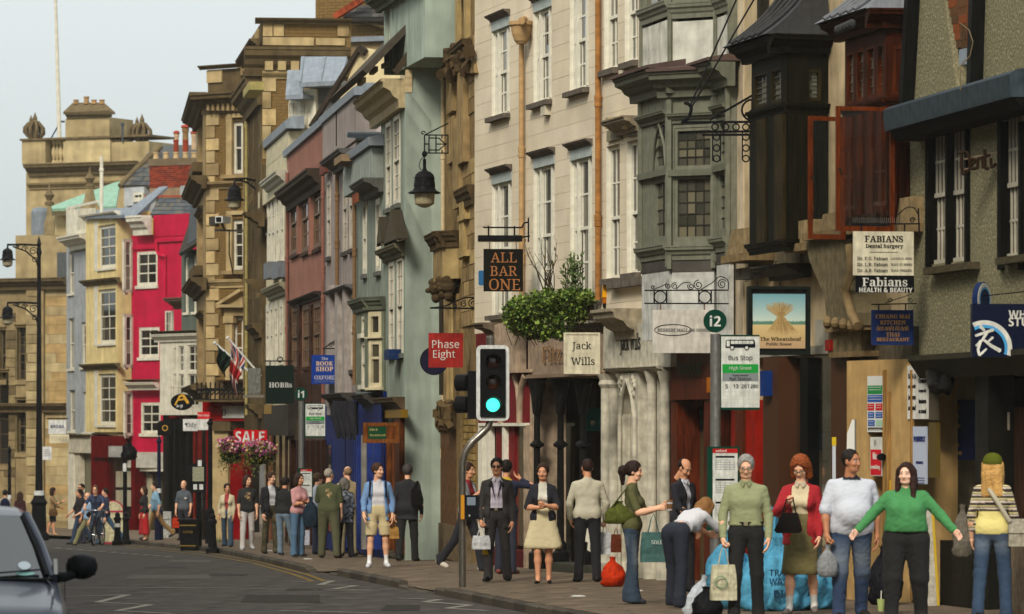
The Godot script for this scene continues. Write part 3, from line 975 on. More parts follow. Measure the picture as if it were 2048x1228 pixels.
	var sp:=[f.p(244,372,.0),f.p(318,372,.0),f.p(322,303,-2.2),f.p(300,303,-2.2)]
	roof(at,"roof",sp,gray_slate[3])
	slates(at,sp,8,10,gray_slate,at.n)
	roof(at,"upper_roof",[f.p(296,330,-2.3),f.p(402,330,-2.3),f.p(402,290,-4),f.p(322,290,-4)],gray_slate[1])
	var vg:=MB.new()
	vg.tube([f.p(240,372,.1),f.p(270,340,-.9),f.p(322,293,-2.3)],.12,6)
	put(at,"verge",vg,dk)
	win(at,268,386,288,400,{"z": .1,"nx": 2,"ny": 1,"sash": false,"ft": .1,"hole": false,"dep": -.02})
	bx(at,"dormer_cheek",f.u(250),f.v(250,412),-.3,f.u(290),f.v(250,376),.05,M(190,194,194))
	# dark green-grey house with a white bay
	var gg:=M(98,108,98,.85,"streak",3.0,.2)
	b=building("green_grey_house","narrow dark green-grey house with a white two-storey bay, next to the red house",facade(330,152,404,150,-.4))
	f=b.f
	win(b,369,515,377,625,{"nx": 1,"ny": 2,"ft": .09,"g": pale_panes,"dep": .1})
	win(b,386,510,395,624,{"nx": 1,"ny": 2,"ft": .09,"g": pale_panes,"dep": .1})
	wall(b,"wall",f.u(363),f.v(363,672),f.u(404),f.v(363,500),gg,0,.3,5)
	roof(b,"eaves_roof",[f.p(357,508,.5),f.p(404,478,.5),f.p(404,440,-1.5),f.p(380,440,-1.5)],M(70,66,60,.8,"grain",.6))
	roof(b,"dormer_roof",[f.p(374,490,.2),f.p(404,470,.2),f.p(400,398,-1.5),f.p(382,398,-1.5)],gray_slate[2])
	win(b,333,622,346,718,{"nx": 2,"ny": 2,"z": -.6,"hole": false,"g": pale_panes,"dep": -.02})
	wall(b,"left_wall",f.u(330),f.v(330,800),f.u(364),f.v(330,610),M(150,152,148),-.7,.3,3)
	mould(b,"left_cornice",crown(.6,.4),325,366,325,596,M(120,96,80),-.6)
	bay=wing(b,Fac.new(b.n.transform*V(f.u(344),0,.5),b.n.transform*V(f.u(402),0,.5)))
	for q in [[347,696,352,742],[357,692,368,743],[375,690,397,742],[347,748,352,812],[357,748,368,812],[375,748,397,812]]:
		win(bay,q[0],q[1],q[2],q[3],{"nx": 2 if q[2]-q[0]>8 else 1,"ny": 3 if q[1]<740 else 1,"sash": false,"ft": .05,"bar": .04,"dep": .08,"sill": .0,"g": dark_panes})
	wall(bay,"bay_wall",0,bay.f.v(344,830),bay.f.u(402),bay.f.v(344,672),white,0,.3,1.2)
	run(bay,"bay_cornice",crown(.25,.28),-.3,bay.f.u(404),bay.f.v(344,668),white,0)
	run(bay,"bay_roof_edge",crown(.34,.1),-.35,bay.f.u(405),bay.f.v(344,662),dk,0)
	rail=MB.new()
	for i in 14:
		var p:=bay.f.p(342+i*4.6,800,.35)
		rail.box(p+V(-.02,0,-.02),p+V(.02,.5,.02))
	rail.box(bay.f.p(340,774,.32),bay.f.p(406,771,.38))
	put(bay,"balcony_rail",rail,white)
	var low:=building("dark_shop_front","dark shop fronts with black posts under the white bay",facade(326,151,404,149.5,-.4),"shop front")
	f=low.f
	pxb(low,"wall",326,828,404,1075,-3,-.3,M(40,34,30))
	pxb(low,"red_fascia",338,806,372,836,-.3,-.1,M(130,22,26,.5))
	for q in [[332,338],[346,350],[358,362],[372,378],[386,390],[396,400]]:
		pxb(low,"door_post",q[0],836,q[1],1075,-.3,.0,M(24,24,24,.4) if q[0]<380 else M(110,28,22,.4))
	pxb(low,"lit_panel",340,900,345,1030,-.3,-.28,M(120,104,70))


# ---------- the middle of the row: brick and stone block, cream, terracotta, lilac, grey-green and teal fronts ----------
func dist_line(t: float)->float: return 79.9+.992*t
func line_px(px: float)->float: # distance of the front wall seen at that pixel
	var best:=.0
	for i in 600:
		var t:=i*.1
		var x:=-2.01-.125*t
		if CX+F*x/dist_line(t)<=px:
			best=t
			break
	return dist_line(best)
func middle_houses()->void:
	var st:=M(196,172,126,.9,"stain",3.0,.6)
	var st2:=M(172,148,106,.9,"stain",2.5,.6)
	var dk:=M(104,88,62,.9,"stain",2.0,.8)
	var brick:=M(140,112,68,.95,"grain",.7,.3)
	var mortar:=M(96,80,54,.95,"grain",.6)
	var lead:=M(140,148,156,.45,"streak",1.5,.2)
	var quoins:=[st,st2,M(212,184,132,.9,"stain",2.2,.5)]
	var iron:=M(26,26,26,.5,"",1,0)
	# --- the lower brick block: its end wall faces us
	var b:=building("brick_block_near_bend","tall brown brick building with pale stone quoins and a bracketed cornice at the bend",facade(411,128.5,492,127.5,-.4))
	var f:=b.f
	win(b,464,244,486,348,{"nx": 1,"ny": 1,"ft": .12,"dep": .1,"sill": 0})
	win(b,464,440,488,540,{"nx": 1,"ny": 2,"ft": .12,"dep": .1,"sill": 0})
	win(b,466,634,486,758,{"nx": 1,"ny": 2,"ft": .1,"dep": .1,"sill": 0,"g": [glass(90,66,34,.2)]})
	wall(b,"wall",f.u(411),f.v(411,800),f.u(492),f.v(411,196),mortar,0,.3,9)
	small_courses(b,"brickwork",f.u(411),f.v(411,760),f.u(492),f.v(411,225),.088,.26,brick,0,.45)
	var y:=228.0
	var k:=0
	while y<790: # quoins at the corner, long and short
		pxb(b,"quoin",412,y,437 if k % 2==0 else 429,y+23,0,.06+.01*(k % 3),quoins[k % 3])
		y+=25; k+=1
	for q in [[452,236,350,0],[452,430,542,0]]:
		pxb(b,"window_surround",q[0],q[1],463,q[2],-.02,.07,st)
		pxb(b,"window_head",452,q[1]-8,490,q[1],-.02,.09,st)
		pxb(b,"window_sill",440,q[2],492,q[2]+7,-.02,.2,st2)
	pxb(b,"pilaster",450,640,464,760,0,.1,st)
	pxb(b,"capital",446,632,466,646,0,.16,st)
	pxb(b,"entablature",448,612,490,632,0,.14,st2)
	var ped:=MB.new()
	ped.prism(PackedVector2Array([Q(f.u(440),f.v(440,611)),Q(f.u(492),f.v(440,611)),Q(f.u(492),f.v(440,578)),Q(f.u(484),f.v(440,582))]),0,.16)
	put(b,"pediment",ped,st)
	var pr:=MB.new()
	pr.bar(f.p(438,610,.2),f.p(486,580,.2),.3,.09); pr.bar(f.p(438,612,.2),f.p(492,612,.2),.3,.09)
	put(b,"pediment_moulding",pr,st)
	mould(b,"string_course",crown(.25,.22),405,492,411,364,st2,0)
	mould(b,"string_course",crown(.2,.25),405,492,411,560,st,0)
	mould(b,"window_ledge",crown(.3,.14),436,492,436,760,dk,0)
	mould(b,"cornice",crown(.75,.6),378,492,396,186,dk,-.1)
	for i in 8:
		pxb(b,"bracket",413+i*10,206,418+i*10,221,0,.3,st2)
	bx(b,"parapet",f.u(398),f.v(405,186),-6,f.u(480),f.v(405,138),-.4,dk)
	pxb(b,"parapet_panel",413,141,443,166,-.4,-.34,st)
	mould(b,"parapet_coping",crown(.14,.12),394,482,405,131,dk,-.3)
	# its street front, steeply foreshortened
	var sf:=wing(b,Fac.new(b.n.transform*V(f.u(393,-8.0),0,-8.0),b.n.transform*V(f.u(411),0,0)))
	for q in [[396,240,405,345],[396,440,406,545],[397,640,407,770]]:
		win(sf,q[0],q[1],q[2],q[3],{"nx": 1,"ny": 1,"m": st2,"ft": .5,"dep": .25,"sill": .3,"out": .3,"sm": dk,"hood": dk})
	wall(sf,"street_wall",0,sf.f.v(393,800),sf.f.u(411),f.v(411,196),st2,0,.4,.8)
	for i in 4:
		run(sf,"street_moulding",crown(.5,.4),-.3,sf.f.u(411)+.4,f.v(411,[186,352,555,770][i]),dk,0)
	# red shop in its ground floor, black balcony and the flag bracket
	pxb(b,"shop_fascia",405,800,492,842,-.2,.35,M(158,14,16,.45))
	pxb(b,"fascia_lettering_board",445,812,492,836,.3,.4,M(226,222,214,.7))
	text(b.n,"0",f.u(466),f.v(466,825),.41,.14,M(20,20,20),"serif")
	pxb(b,"stone_pier",425,845,456,1085,-.2,.3,st)
	pxb(b,"pier_capital",424,843,460,862,-.2,.42,dk)
	pxb(b,"red_shop_post",458,856,486,1085,-.2,.2,M(140,12,20,.5))
	pxb(b,"shop_window",404,842,425,1085,-.5,.1,glass(28,22,20))
	pxb(b,"red_edge",412,845,424,1085,0,.15,M(120,10,14,.5))
	var bal:=MB.new()
	for i in 12:
		var a:=f.p(394+9.0*i,798,.9)
		bal.tube(scroll(a+V(.07,.2,0),Vector3.RIGHT,Vector3.UP,.13,1.0),.025,5)
		bal.bar(a,a+V(0,.5,0),.03,.03,Vector3.RIGHT)
	bal.bar(f.p(392,781,.9),f.p(498,781,.9),.05,.05); bal.bar(f.p(392,800,.9),f.p(498,800,.9),.06,.06)
	put(b,"balcony",bal,iron)
	pxb(b,"balcony_floor",392,800,498,804,0,.95,dk)
	# --- the taller brick block: street front, end wall over the roofs, chimney
	b=building("tall_brick_block","tallest brown brick and stone block with a heavy cornice and parapet rising over the roofs",facade(488,127.0,524,118.0,-.4))
	f=b.f
	for i in 3:
		for q in [[498,505],[508,516]]:
			win(b,q[0],[228,410,600][i],q[1],[392,520,780][i],{"nx": 1,"ny": 1,"m": st2,"ft": .3,"dep": .3,"sill": 0,"g": dark_panes})
	wall(b,"street_wall",f.u(484),f.v(488,830),f.u(524),f.v(524,150),st2,0,.4,1.0)
	for q in [[398,.55],[540,.5],[640,.3],[806,.4]]:
		mould(b,"ledge",crown(q[1],.4),488,524,516,q[0],dk,0)
	mould(b,"cornice",crown(.5,.8),460,524,516,110,dk,0)
	mould(b,"frieze",crown(.25,.4),474,524,524,125,M(132,110,74,.9,"stain",2.0,.6),0)
	bx(b,"parapet",f.u(474),f.v(524,97),-.8,f.u(524),f.v(524,42),.0,dk)
	for i in 4:
		bx(b,"parapet_block",f.u(478+i*11),f.v(524,92),.0,f.u(485+i*11),f.v(524,48),.05,st2)
	mould(b,"parapet_coping",crown(.25,.2),470,524,524,36,dk,.1)
	pipe(b,493,190,830,7,M(168,154,96,.6,"streak",.8,.1),.35,[250,330,460,600,700])
	pxb(b,"rainwater_head",486,180,498,196,.2,.6,M(168,154,96,.6,"streak",.8,.1))
	var e:=from_local(b,V(f.u(524),0,0),V(f.u(524),0,-9.0))
	wall(e,"end_wall",0,3,9,e.f.v(524,150),mortar,0,.2,9)
	small_courses(e,"brickwork",0,e.f.v(524,330),e.f.u(620),e.f.v(524,128),.09,.27,brick,0,.45)
	y=150; k=0
	while y<310:
		pxb(e,"quoin",525,y,552 if k % 2==0 else 542,y+32,0,.05+.01*(k % 2),quoins[k % 3])
		y+=34; k+=1
	run(e,"end_cornice",crown(.4,.8),-.5,e.f.u(700),e.f.v(524,95),dk,0)
	run(e,"end_frieze",crown(.2,.2),0,e.f.u(640),e.f.v(524,143),st,0)
	for i in 3: pxb(e,"bracket",530+i*26,122,546+i*26,140,0,.25,st)
	bx(e,"end_parapet",0,e.f.v(524,97),-.8,e.f.u(702),e.f.v(524,42),.0,M(136,112,70,.95,"stain",1.5,.6))
	for q in [[526,46,545,72],[547,46,568,72],[675,46,698,72],[526,74,628,90],[632,76,690,90]]:
		pxb(e,"parapet_block",q[0],q[1],q[2],q[3],0,.06,quoins[(q[0]+q[1]) % 3])
	small_courses(e,"parapet_brick",e.f.u(569),e.f.v(569,73),e.f.u(674),e.f.v(569,46),.09,.26,brick,.005,.5)
	run(e,"end_coping",crown(.2,.16),-.2,e.f.u(702),e.f.v(524,37),dk,.1)
	var ck:=building("rear_chimney_wall","brown brick wall and slate roof with red ridge tiles at the top of the picture",facade(628,134,800,133,0))
	f=ck.f
	bx(ck,"wall",f.u(630),f.v(630,260),-3,f.u(800),f.v(630,-40),-.05,mortar)
	small_courses(ck,"brickwork",f.u(630),f.v(630,120),f.u(800),f.v(630,-30),.095,.28,brick,-.04,.5)
	var sl:=[M(86,84,82,.7,"grain",.5,.2),M(100,96,90,.7,"grain",.5,.2),M(72,72,72,.7,"grain",.5,.2)]
	var rp:=[f.p(686,36,.6),f.p(790,36,.6),f.p(800,-40,-1.5),f.p(745,-40,-1.5)]
	roof(ck,"roof",rp,sl[0])
	slates(ck,rp,9,9,sl,ck.n)
	var rt:=MB.new()
	for i in 6: rt.box(V(-.12,-.02,-.1),V(.26,.16,.1),Transform3D(Basis(V(0,0,1),.55),f.p(678+i*11,34-i*7,.7)))
	put(ck,"ridge_tiles",rt,M(176,82,50,.8))
	var ar:=MB.new()
	ar.tube([f.p(700,42,.3),f.p(730,42,.3),f.p(770,54,.3)],.1,6)
	put(ck,"coping",ar,dk)
	pxb(ck,"lead_gutter",694,74,800,84,0,.3,lead)
	pxb(ck,"wall_offset",694,84,800,118,-.05,.1,M(150,128,92))
	# --- cream gable and the two leaded dormers behind the parapets
	b=building("cream_gable","plain cream gable end with dark verge behind the parapets",facade(620,109,790,108,0))
	f=b.f
	var g:=MB.new()
	g.prism(PackedVector2Array([Q(f.u(626),f.v(626,330)),Q(f.u(800),f.v(626,330)),Q(f.u(800),f.v(626,108)),Q(f.u(728),f.v(626,103)),Q(f.u(722),f.v(626,98))]),-6,0)
	put(b,"wall",g,M(222,206,160,.85,"streak",3.0,.1))
	g=MB.new()
	g.bar(f.p(622,254,.05),f.p(720,96,.05),.16,.1); g.bar(f.p(720,96,.05),f.p(732,106,.05),.25,.16)
	put(b,"verge",g,M(62,54,46))
	var dz:=building("lead_dormers","white dormer windows under silvery lead roofs behind the terracotta parapet",facade(560,111,690,110,0))
	f=dz.f
	for q in [[578,590,598,150,118],[604,616,632,116,0]]:
		var big: bool=q[0]==604
		pxb(dz,"dormer_front",q[0],200 if not big else 178,q[1]+2,270,-.5,-.2,white)
		for i in 2: win(dz,q[0]+1+i*(5 if not big else 7),205 if not big else 183,q[0]+5+i*(5 if not big else 7),256,{"z": -.2,"dep": -.01,"hole": false,"nx": 1,"ny": 2,"ft": .02,"sill": 0,"g": pale_panes})
		pxb(dz,"dormer_side",q[1]+2,200 if not big else 178,q[2]+(4 if not big else 0),270,-2,-.2,white)
		if big: pxb(dz,"dormer_cheek",632,176,672,262,-2,-.3,M(112,112,110,.6,"streak",1.0,.1))
	for q in [[571,190,606,140],[598,165,694,113]]:
		roof(dz,"lead_roof",[f.p(q[0],q[1],.3),f.p(q[2]-(0 if q[0]<590 else 14),q[1],.3),f.p(q[2],q[3],-1.6),f.p(q[0]+4,q[3],-1.6)],lead)
		pxb(dz,"lead_edge",q[0],q[1],q[2]-(0 if q[0]<590 else 14),q[1]+9,-.4,.32,lead)
	var seam:=MB.new()
	seam.bar(f.p(640,165,.32),f.p(650,114,-1.55),.05,.05); seam.bar(f.p(600,164,.32),f.p(606,114,-1.55),.05,.05)
	put(dz,"roll_seam",seam,lead)
	# --- cream house
	var cr:=M(206,196,164,.8,"streak",2.0,.2)
	b=building("cream_panelled_house","narrow cream house with rows of tall white windows and a lead-capped parapet",facade(522,line_px(524),576,line_px(575),-.3))
	f=b.f
	for q in [[530,395,545],[537,391,544],[544,388,543],[553,384,540],[562,380,538],[533,610,735],[541,607,735],[550,604,732],[560,600,730]]:
		win(b,q[0],q[1],q[0]+6,q[2],{"nx": 1,"ny": 2,"ft": .2,"dep": .02,"sill": 0,"m": M(230,224,204,.5)})
	wall(b,"wall",f.u(522),f.v(522,830),f.u(576),f.v(576,298),cr,0,.3,4)
	bx(b,"parapet",f.u(526),f.v(576,300),-.4,f.u(576),f.v(576,262),.0,cr)
	run(b,"parapet_lead",[[-.4,0],[.08,0],[.1,.2],[-.1,.32],[-.4,.32]],f.u(524),f.u(578),f.v(576,258),lead,0)
	mould(b,"cornice",crown(.35,.4),518,577,560,332,M(190,186,168,.7,"streak",1.0,.2),0)
	bx(b,"frieze",f.u(523),f.v(576,380),0,f.u(576),f.v(576,345),.1,cr)
	mould(b,"middle_cornice",crown(.28,.3),520,578,560,562,M(150,144,120,.7,"streak",1.0,.2),0)
	for q in [[527,537],[543,556]]:
		pxb(b,"lead_hood",q[0],528,q[1],560,.1,.288,M(118,122,128,.45,"streak",1.0,.2))
	pxb(b,"shop_fascia",526,812,576,870,-.2,.35,M(56,52,46,.5))
	pxb(b,"gold_lettering_panel",528,810,542,828,.3,.36,M(164,128,50,.4,"grain",.2,.2))
	pxb(b,"shop_window",530,870,576,1085,-.3,.05,glass(30,24,20))
	for px in [531,545,558,570]: pxb(b,"shop_mullion",px,870,px+3,1085,0,.072,M(60,34,22,.5))
	pipe(b,574,345,830,7,M(148,100,86,.6),.3,[400,520,660])
	# --- terracotta house
	var tc:=M(158,112,96,.85,"streak",3.0,.2)
	var br:=M(74,50,38,.6,"wood",.6,.1)
	b=building("terracotta_house","terracotta rendered house with dark brown window bands and a bowed cornice",facade(575,line_px(575),645,line_px(645),-.3))
	f=b.f
	for q in [[583,598,388,512],[605,621,374,508],[629,643,364,500],[585,599,616,735],[607,620,612,735],[628,642,608,730]]:
		win(b,q[0],q[2],q[1],q[3],{"nx": 3,"ny": 2,"ft": .12,"dep": .02,"m": M(120,96,76,.5),"sm": br,"bar": .05,"g": dark_panes})
	wall(b,"wall",f.u(575),f.v(575,830),f.u(646),f.v(645,320),tc,0,.3,4)
	bx(b,"brown_panel",f.u(582),f.v(582,830),.005,f.u(645),f.v(582,750),.05,br)
	for px in [581,600,624]:
		bx(b,"brown_post",f.u(px),f.v(px,830),.0,f.u(px+4),f.v(px,610),.08,br)
	for px in [599,623]: bx(b,"terracotta_post",f.u(px),f.v(px,510),.0,f.u(px+4),f.v(px,372),.08,tc)
	bx(b,"parapet",f.u(574),f.v(645,330),-.4,f.u(647),f.v(645,255),.0,tc)
	run(b,"parapet_lead",[[-.4,0],[.08,0],[.1,.16],[-.1,.26],[-.4,.26]],f.u(572),f.u(649),f.v(645,253),lead,0)
	mould(b,"cornice",crown(.42,.5),548,648,645,310,M(70,58,48,.7,"streak",1.0,.2),0)
	mould(b,"middle_cornice",crown(.2,.16),573,645,640,577,M(62,54,50,.6),0)
	pipe(b,646,350,840,7,M(148,100,86,.6),.25,[390,540,600])
	pxb(b,"rainwater_head",639,330,650,352,.1,.18,M(120,66,52,.6))
	pxb(b,"shop_fascia",576,838,646,880,-.2,.144,M(78,66,52,.6,"streak",.8,.1))
	pxb(b,"shop_window",576,880,646,1090,-.4,.05,glass(34,22,16))
	for px in [578,592,606,618,630,641]: pxb(b,"shop_mullion",px,880,px+3,1090,0,.22,M(52,30,22,.5))
	# --- lilac grey house
	var li:=M(160,148,142,.85,"streak",3.0,.2)
	var rust:=M(144,112,78,.75,"grain",.4,.2)
	b=building("lilac_grey_house","lilac grey rendered house with rusty drainpipes and a lead-edged bowed eaves",facade(646,line_px(646),712,line_px(712),-.3))
	f=b.f
	for q in [[655,662,365,516],[687,695,330,506],[700,707,322,500],[659,666,590,750],[692,699,600,750],[703,709,590,740]]:
		win(b,q[0],q[2],q[1],q[3],{"nx": 2,"ny": 3,"ft": .08,"dep": .02,"m": M(200,192,176,.5),"sm": M(90,84,80),"g": dark_panes})
	wall(b,"wall",f.u(646),f.v(646,840),f.u(712),f.v(712,285),li,0,.3,4)
	for px in [667,683,698]: bx(b,"pilaster_strip",f.u(px),f.v(px,830),0,f.u(px+5),f.v(px,572),.15,M(172,162,156,.8,"streak",1.0,.2))
	bx(b,"tall_parapet",f.u(647),f.v(712,280),-.4,f.u(714),f.v(712,194),.02,li)
	var ret:=from_local(b,V(f.u(714),0,.02),V(f.u(714),0,-3.0))
	wall(ret,"parapet_return",0,f.v(712,280),3.0,f.v(712,196),M(184,172,166,.85,"streak",2.0,.1),0,.1,.4)
	run(ret,"return_lead",crown(.2,.12),-.2,3.0,f.v(712,266),lead,0)
	run(b,"parapet_lead",[[-.4,0],[.08,0],[.1,.16],[-.1,.26],[-.4,.26]],f.u(645),f.u(716),f.v(712,193),lead,0)
	bx(b,"parapet_joint",f.u(675),f.v(675,292),.02,f.u(675.6),f.v(675,208),.04,M(50,46,44))
	mould(b,"eaves",crown(.42,.28),638,715,712,268,M(96,92,90,.6,"streak",1.0,.2),0)
	mould(b,"middle_lead_hood",crown(.24,.14),644,711,710,560,M(100,96,96,.5),0)
	pipe(b,674,330,775,8,rust,.3,[395,490,650])
	pipe(b,709,410,770,8,rust,.35,[505,660])
	pxb(b,"rainwater_head",668,318,682,332,.15,.5,M(150,128,100))
	pxb(b,"rainwater_head",704,390,716,410,.2,.216,M(150,84,56))
	var blue:=M(24,40,100,.5,"streak",1.0,.1)
	mould(b,"shop_cornice",crown(.35,.3),640,712,712,782,M(74,70,66,.7,"streak",.8,.2),0)
	pxb(b,"shop_fascia",648,812,712,880,-.2,.108,blue)
	for i in 4:
		var br2:=MB.new()
		var p:=f.p(676+i*11,812,.3)
		br2.tube([p+V(0,.1,.02),p+V(.0,-.15,.05),p+V(0,-.5,.0),p+V(0,-.7,-.02)],[.1,.12,.08,.04],6)
		put(b,"bracket",br2,M(48,48,54,.6))
	for q in [[648,664],[668,690],[694,706]]: pxb(b,"shop_panel",q[0],880,q[1],1095,-.2,.12,blue)
	for px in [665,691,707]: pxb(b,"shop_pilaster",px,870,px+3,1095,-.2,.108,M(34,52,116,.5))
	pxb(b,"shop_pane",650,890,662,1060,.12,.14,glass(30,36,50))
	# --- small grey-green house with the white bay
	var gg:=M(142,150,138,.85,"streak",3.0,.2)
	b=building("grey_green_house","grey-green rendered house with a white oriel window and a lead parapet",facade(712,line_px(712),768,line_px(768),-.3))
	f=b.f
	for q in [[727,734,405,550],[753,762,400,545]]:
		win(b,q[0],q[2],q[1],q[3],{"nx": 2,"ny": 2,"ft": .12,"dep": .02,"sm": M(110,110,104)})
	wall(b,"wall",f.u(712),f.v(712,840),f.u(768),f.v(768,280),gg,0,.3,5)
	bx(b,"parapet",f.u(710),f.v(768,360),0,f.u(768),f.v(768,295),.25,M(160,168,160,.8,"streak",2.0,.2))
	run(b,"parapet_lead",[[-.3,0],[.32,0],[.34,.16],[-.1,.26]],f.u(710),f.u(770),f.v(768,292),lead,0)
	mould(b,"eaves",crown(.45,.28),697,769,768,326,M(98,98,92,.6,"streak",1.0,.2),0)
	# the oriel: a front strip and the white windows on the side towards us
	var pz:=.33
	var u1:=f.u(735,pz)
	var or1:=from_local(b,V(u1,0,pz),V(f.u(768,.05),0,.05))
	win(or1,737,624,763,674,{"nx": 1,"ny": 1,"sash": false,"ft": .09,"dep": .03,"sill": .03,"g": [glass(44,42,36)],"m": M(222,210,174,.6)})
	win(or1,738,680,764,775,{"nx": 1,"ny": 1,"ft": .09,"dep": .03,"mid": .62,"sill": .05,"g": [glass(70,66,52)],"m": M(222,210,174,.6)})
	wall(or1,"oriel_side",0,or1.f.v(736,782),or1.f.u(768),or1.f.v(736,612),M(126,132,112,.7),0,.2,.3)
	var or2:=from_local(b,V(u1-2.6,0,pz),V(u1,0,pz))
	win(or2,722,632,728,668,{"nx": 1,"ny": 1,"sash": false,"ft": .08,"g": pale_panes,"dep": .05})
	win(or2,722,684,729,770,{"nx": 2,"ny": 1,"ft": .08,"g": pale_panes,"dep": .05})
	wall(or2,"oriel_front",0,or1.f.v(736,782),2.6,or1.f.v(736,612),M(126,132,112,.7),0,.2,.6)
	run(or1,"oriel_cornice",crown(.14,.26),-.1,or1.f.u(769),or1.f.v(736,594),M(104,108,92,.6),0)
	run(or2,"oriel_cornice",crown(.16,.26),-.3,2.7,or1.f.v(736,594),M(104,108,92,.6),0)
	mould(b,"shop_cornice",crown(.35,.3),700,768,736,786,M(70,68,62,.7,"streak",.8,.2),.1)
	pxb(b,"blue_shop_end",706,788,768,1100,-.3,.072,blue)
	pxb(b,"blue_panel",732,800,764,858,.2,.18,M(20,34,96,.5))
	for px in [712,722,733,745]: pxb(b,"shop_mullion",px,870,px+2.5,1098,.2,.34,M(150,146,136,.5) if px==722 else M(40,60,130,.5))
	pxb(b,"shop_pane",724,890,732,1060,.2,.22,glass(36,38,44))
	# --- teal house
	var te:=M(172,186,172,.85,"streak",3.5,.2)
	var cream:=M(222,200,156,.7,"streak",1.0,.1)
	b=building("teal_house","pale teal rendered house with a plain end wall and cream cornice",facade(768,83.9,810,79.9,-.3))
	f=b.f
	for q in [[773,783,248,420],[788,801,235,412],[779,789,525,710],[795,807,515,708]]:
		win(b,q[0],q[2],q[1],q[3],{"nx": 2,"ny": 3,"ft": .09,"dep": .02,"sm": M(110,112,104),"hood": M(128,136,120)} if q[2]>300 else {"nx": 2,"ny": 3,"ft": .09,"dep": .02,"sm": M(110,112,104)})
	wall(b,"wall",f.u(762),f.v(768,1110),f.u(810),f.v(810,175),M(150,160,146,.85,"streak",3.0,.2),0,.3,.5)
	var en:=from_local(b,V(f.u(810),0,0),V(f.u(810),0,-7.0))
	var ew:=en.f
	var poly:=PackedVector2Array([Q(0,0),Q(7,0),Q(7,ew.v(884,-30)),Q(ew.u(890),ew.v(810,20)),Q(ew.u(818),ew.v(810,138)),Q(0,ew.v(810,172))])
	var mb:=MB.new()
	mb.prism(poly,-.4,.0)
	put(en,"end_wall",mb,te)
	mb=MB.new()
	mb.bar(ew.p(790,146,.06),ew.p(888,12,.06),.14,.12); mb.bar(ew.p(888,12,.06),ew.p(905,-10,.06),.14,.12)
	put(en,"verge",mb,M(84,72,56,.8,"grain",.6))
	mould(b,"cornice",crown(.45,.55),706,810,770,150,M(196,178,138,.7,"streak",1.0,.1),0)
	run(en,"cornice_end",crown(.06,.42),.0,ew.u(824),ew.v(812,140),cream,.0)
	for q in [[714,162,9],[738,140,9]]:
		pxb(b,"eaves_block",q[0],q[1],q[0]+q[2],q[1]+10,.36,.45,M(190,166,118))
	roof(b,"front_roof",[V(f.u(735),f.v(810,140),.8),V(f.u(810),f.v(810,140),.8),V(f.u(810),f.v(810,140)+4,-3),V(f.u(735),f.v(810,140)+4,-3)],M(92,84,74,.8,"grain",.6))
	# attic dormer above the cornice
	var do:=wing(b,Fac.new(W(768,0,82.5),W(782,0,81.6)))
	do.f.o.y=b.n.position.y
	do.t=b.n.transform.affine_inverse()*Transform3D(Basis(do.f.ux,Vector3.UP,do.f.nz),do.f.o)
	win(do,770,12,780,128,{"nx": 1,"ny": 2,"ft": .08,"g": pale_panes})
	wall(do,"dormer_front",0,do.f.v(768,150),do.f.u(784),do.f.v(768,-20),te,0,.2,.3)
	pxb(do,"dormer_cheek",784,-20,850,150,-1.2,-.02,te)
	run(do,"dormer_eaves",crown(.3,.25),-.3,do.f.u(850),do.f.v(768,-2),M(110,116,104),.05)
	# two little gabled hoods over the lower windows
	for q in [[753,776],[768,808]]:
		var hm:=MB.new()
		var p0:=V(f.u(q[0],.22),f.v(q[0],488,.22),0)
		var wd: float=f.u(q[1]-14,.22)-f.u(q[0],.22)
		var hh:=.6*(1.0 if q[0]>760 else .85)
		var tip:=.22
		for s in [[.0,.5],[.5,1.0]]:
			var a:=p0+V(wd*s[0],.0 if s[0]==0 else hh,0)
			var c:=p0+V(wd*s[1],hh if s[0]==0 else .0,0)
			hm.quad(a+V(0,0,tip),c+V(0,0,tip),c,a); hm.quad(a,c,c+V(0,-.06,tip),a+V(0,-.06,tip))
		hm.tri(p0+V(0,0,tip),p0+V(wd,0,tip),p0+V(wd/2,hh,tip))
		hm.tri(p0+V(wd,0,0),p0+V(wd,0,tip),p0+V(wd/2,hh,tip)); hm.tri(p0+V(wd,0,0),p0+V(wd/2,hh,tip),p0+V(wd/2,hh,0))
		put(b,"gabled_hood",hm,M(100,92,76,.85,"grain",.5,.3))
	mould(b,"hood_cornice",crown(.22,.24),748,810,810,476,M(118,114,92,.8),0)
	# bookseller-and-robes shop front in brown wood below
	var wood:=M(126,70,30,.5,"wood",.5,.1)
	mould(b,"shop_cornice",crown(.25,.3),744,810,806,792,M(92,76,56,.7),0)
	pxb(b,"gold_letters_panel",770,820,803,836,.0,.12,M(150,116,30,.4,"grain",.15,.3))
	pxb(b,"shop_pilaster",788,808,799,1105,-.4,.1,M(96,52,24,.5,"wood",.5,.1))
	pxb(b,"shop_opening",760,845,800,1105,-.4,.02,glass(24,22,22))
	for px in [772,784]: pxb(b,"shop_mullion",px,850,px+2,1100,0,.08,wood)
	var sb:=board("wooden_fascia_sign","brown wooden fascia box with green panel lettered in gold on the teal house",726,845,798,886,79.2,wood,{"yaw": 4.0,"t": .2,"rim": M(140,84,40,.5,"wood",.4,.1),"rw": .07})
	panel(sb,"green_panel",736,851,772,878,M(20,66,40,.5,"",1,0))
	say(sb,"Ede &",747,859,16,M(206,186,120,.4,"",1,0),"serif")
	say(sb,"Ravenscroft",755,870,31,M(206,186,120,.4,"",1,0),"serif")
	pxb(b,"blue_alarm_box",768,700,778,720,.02,.25,M(28,52,96,.5))
	# cream drainpipe against the church front
	pipe(en,886,-20,1020,9,M(220,200,160,.6,"streak",.6,.1),.12,[310,908])
	church()
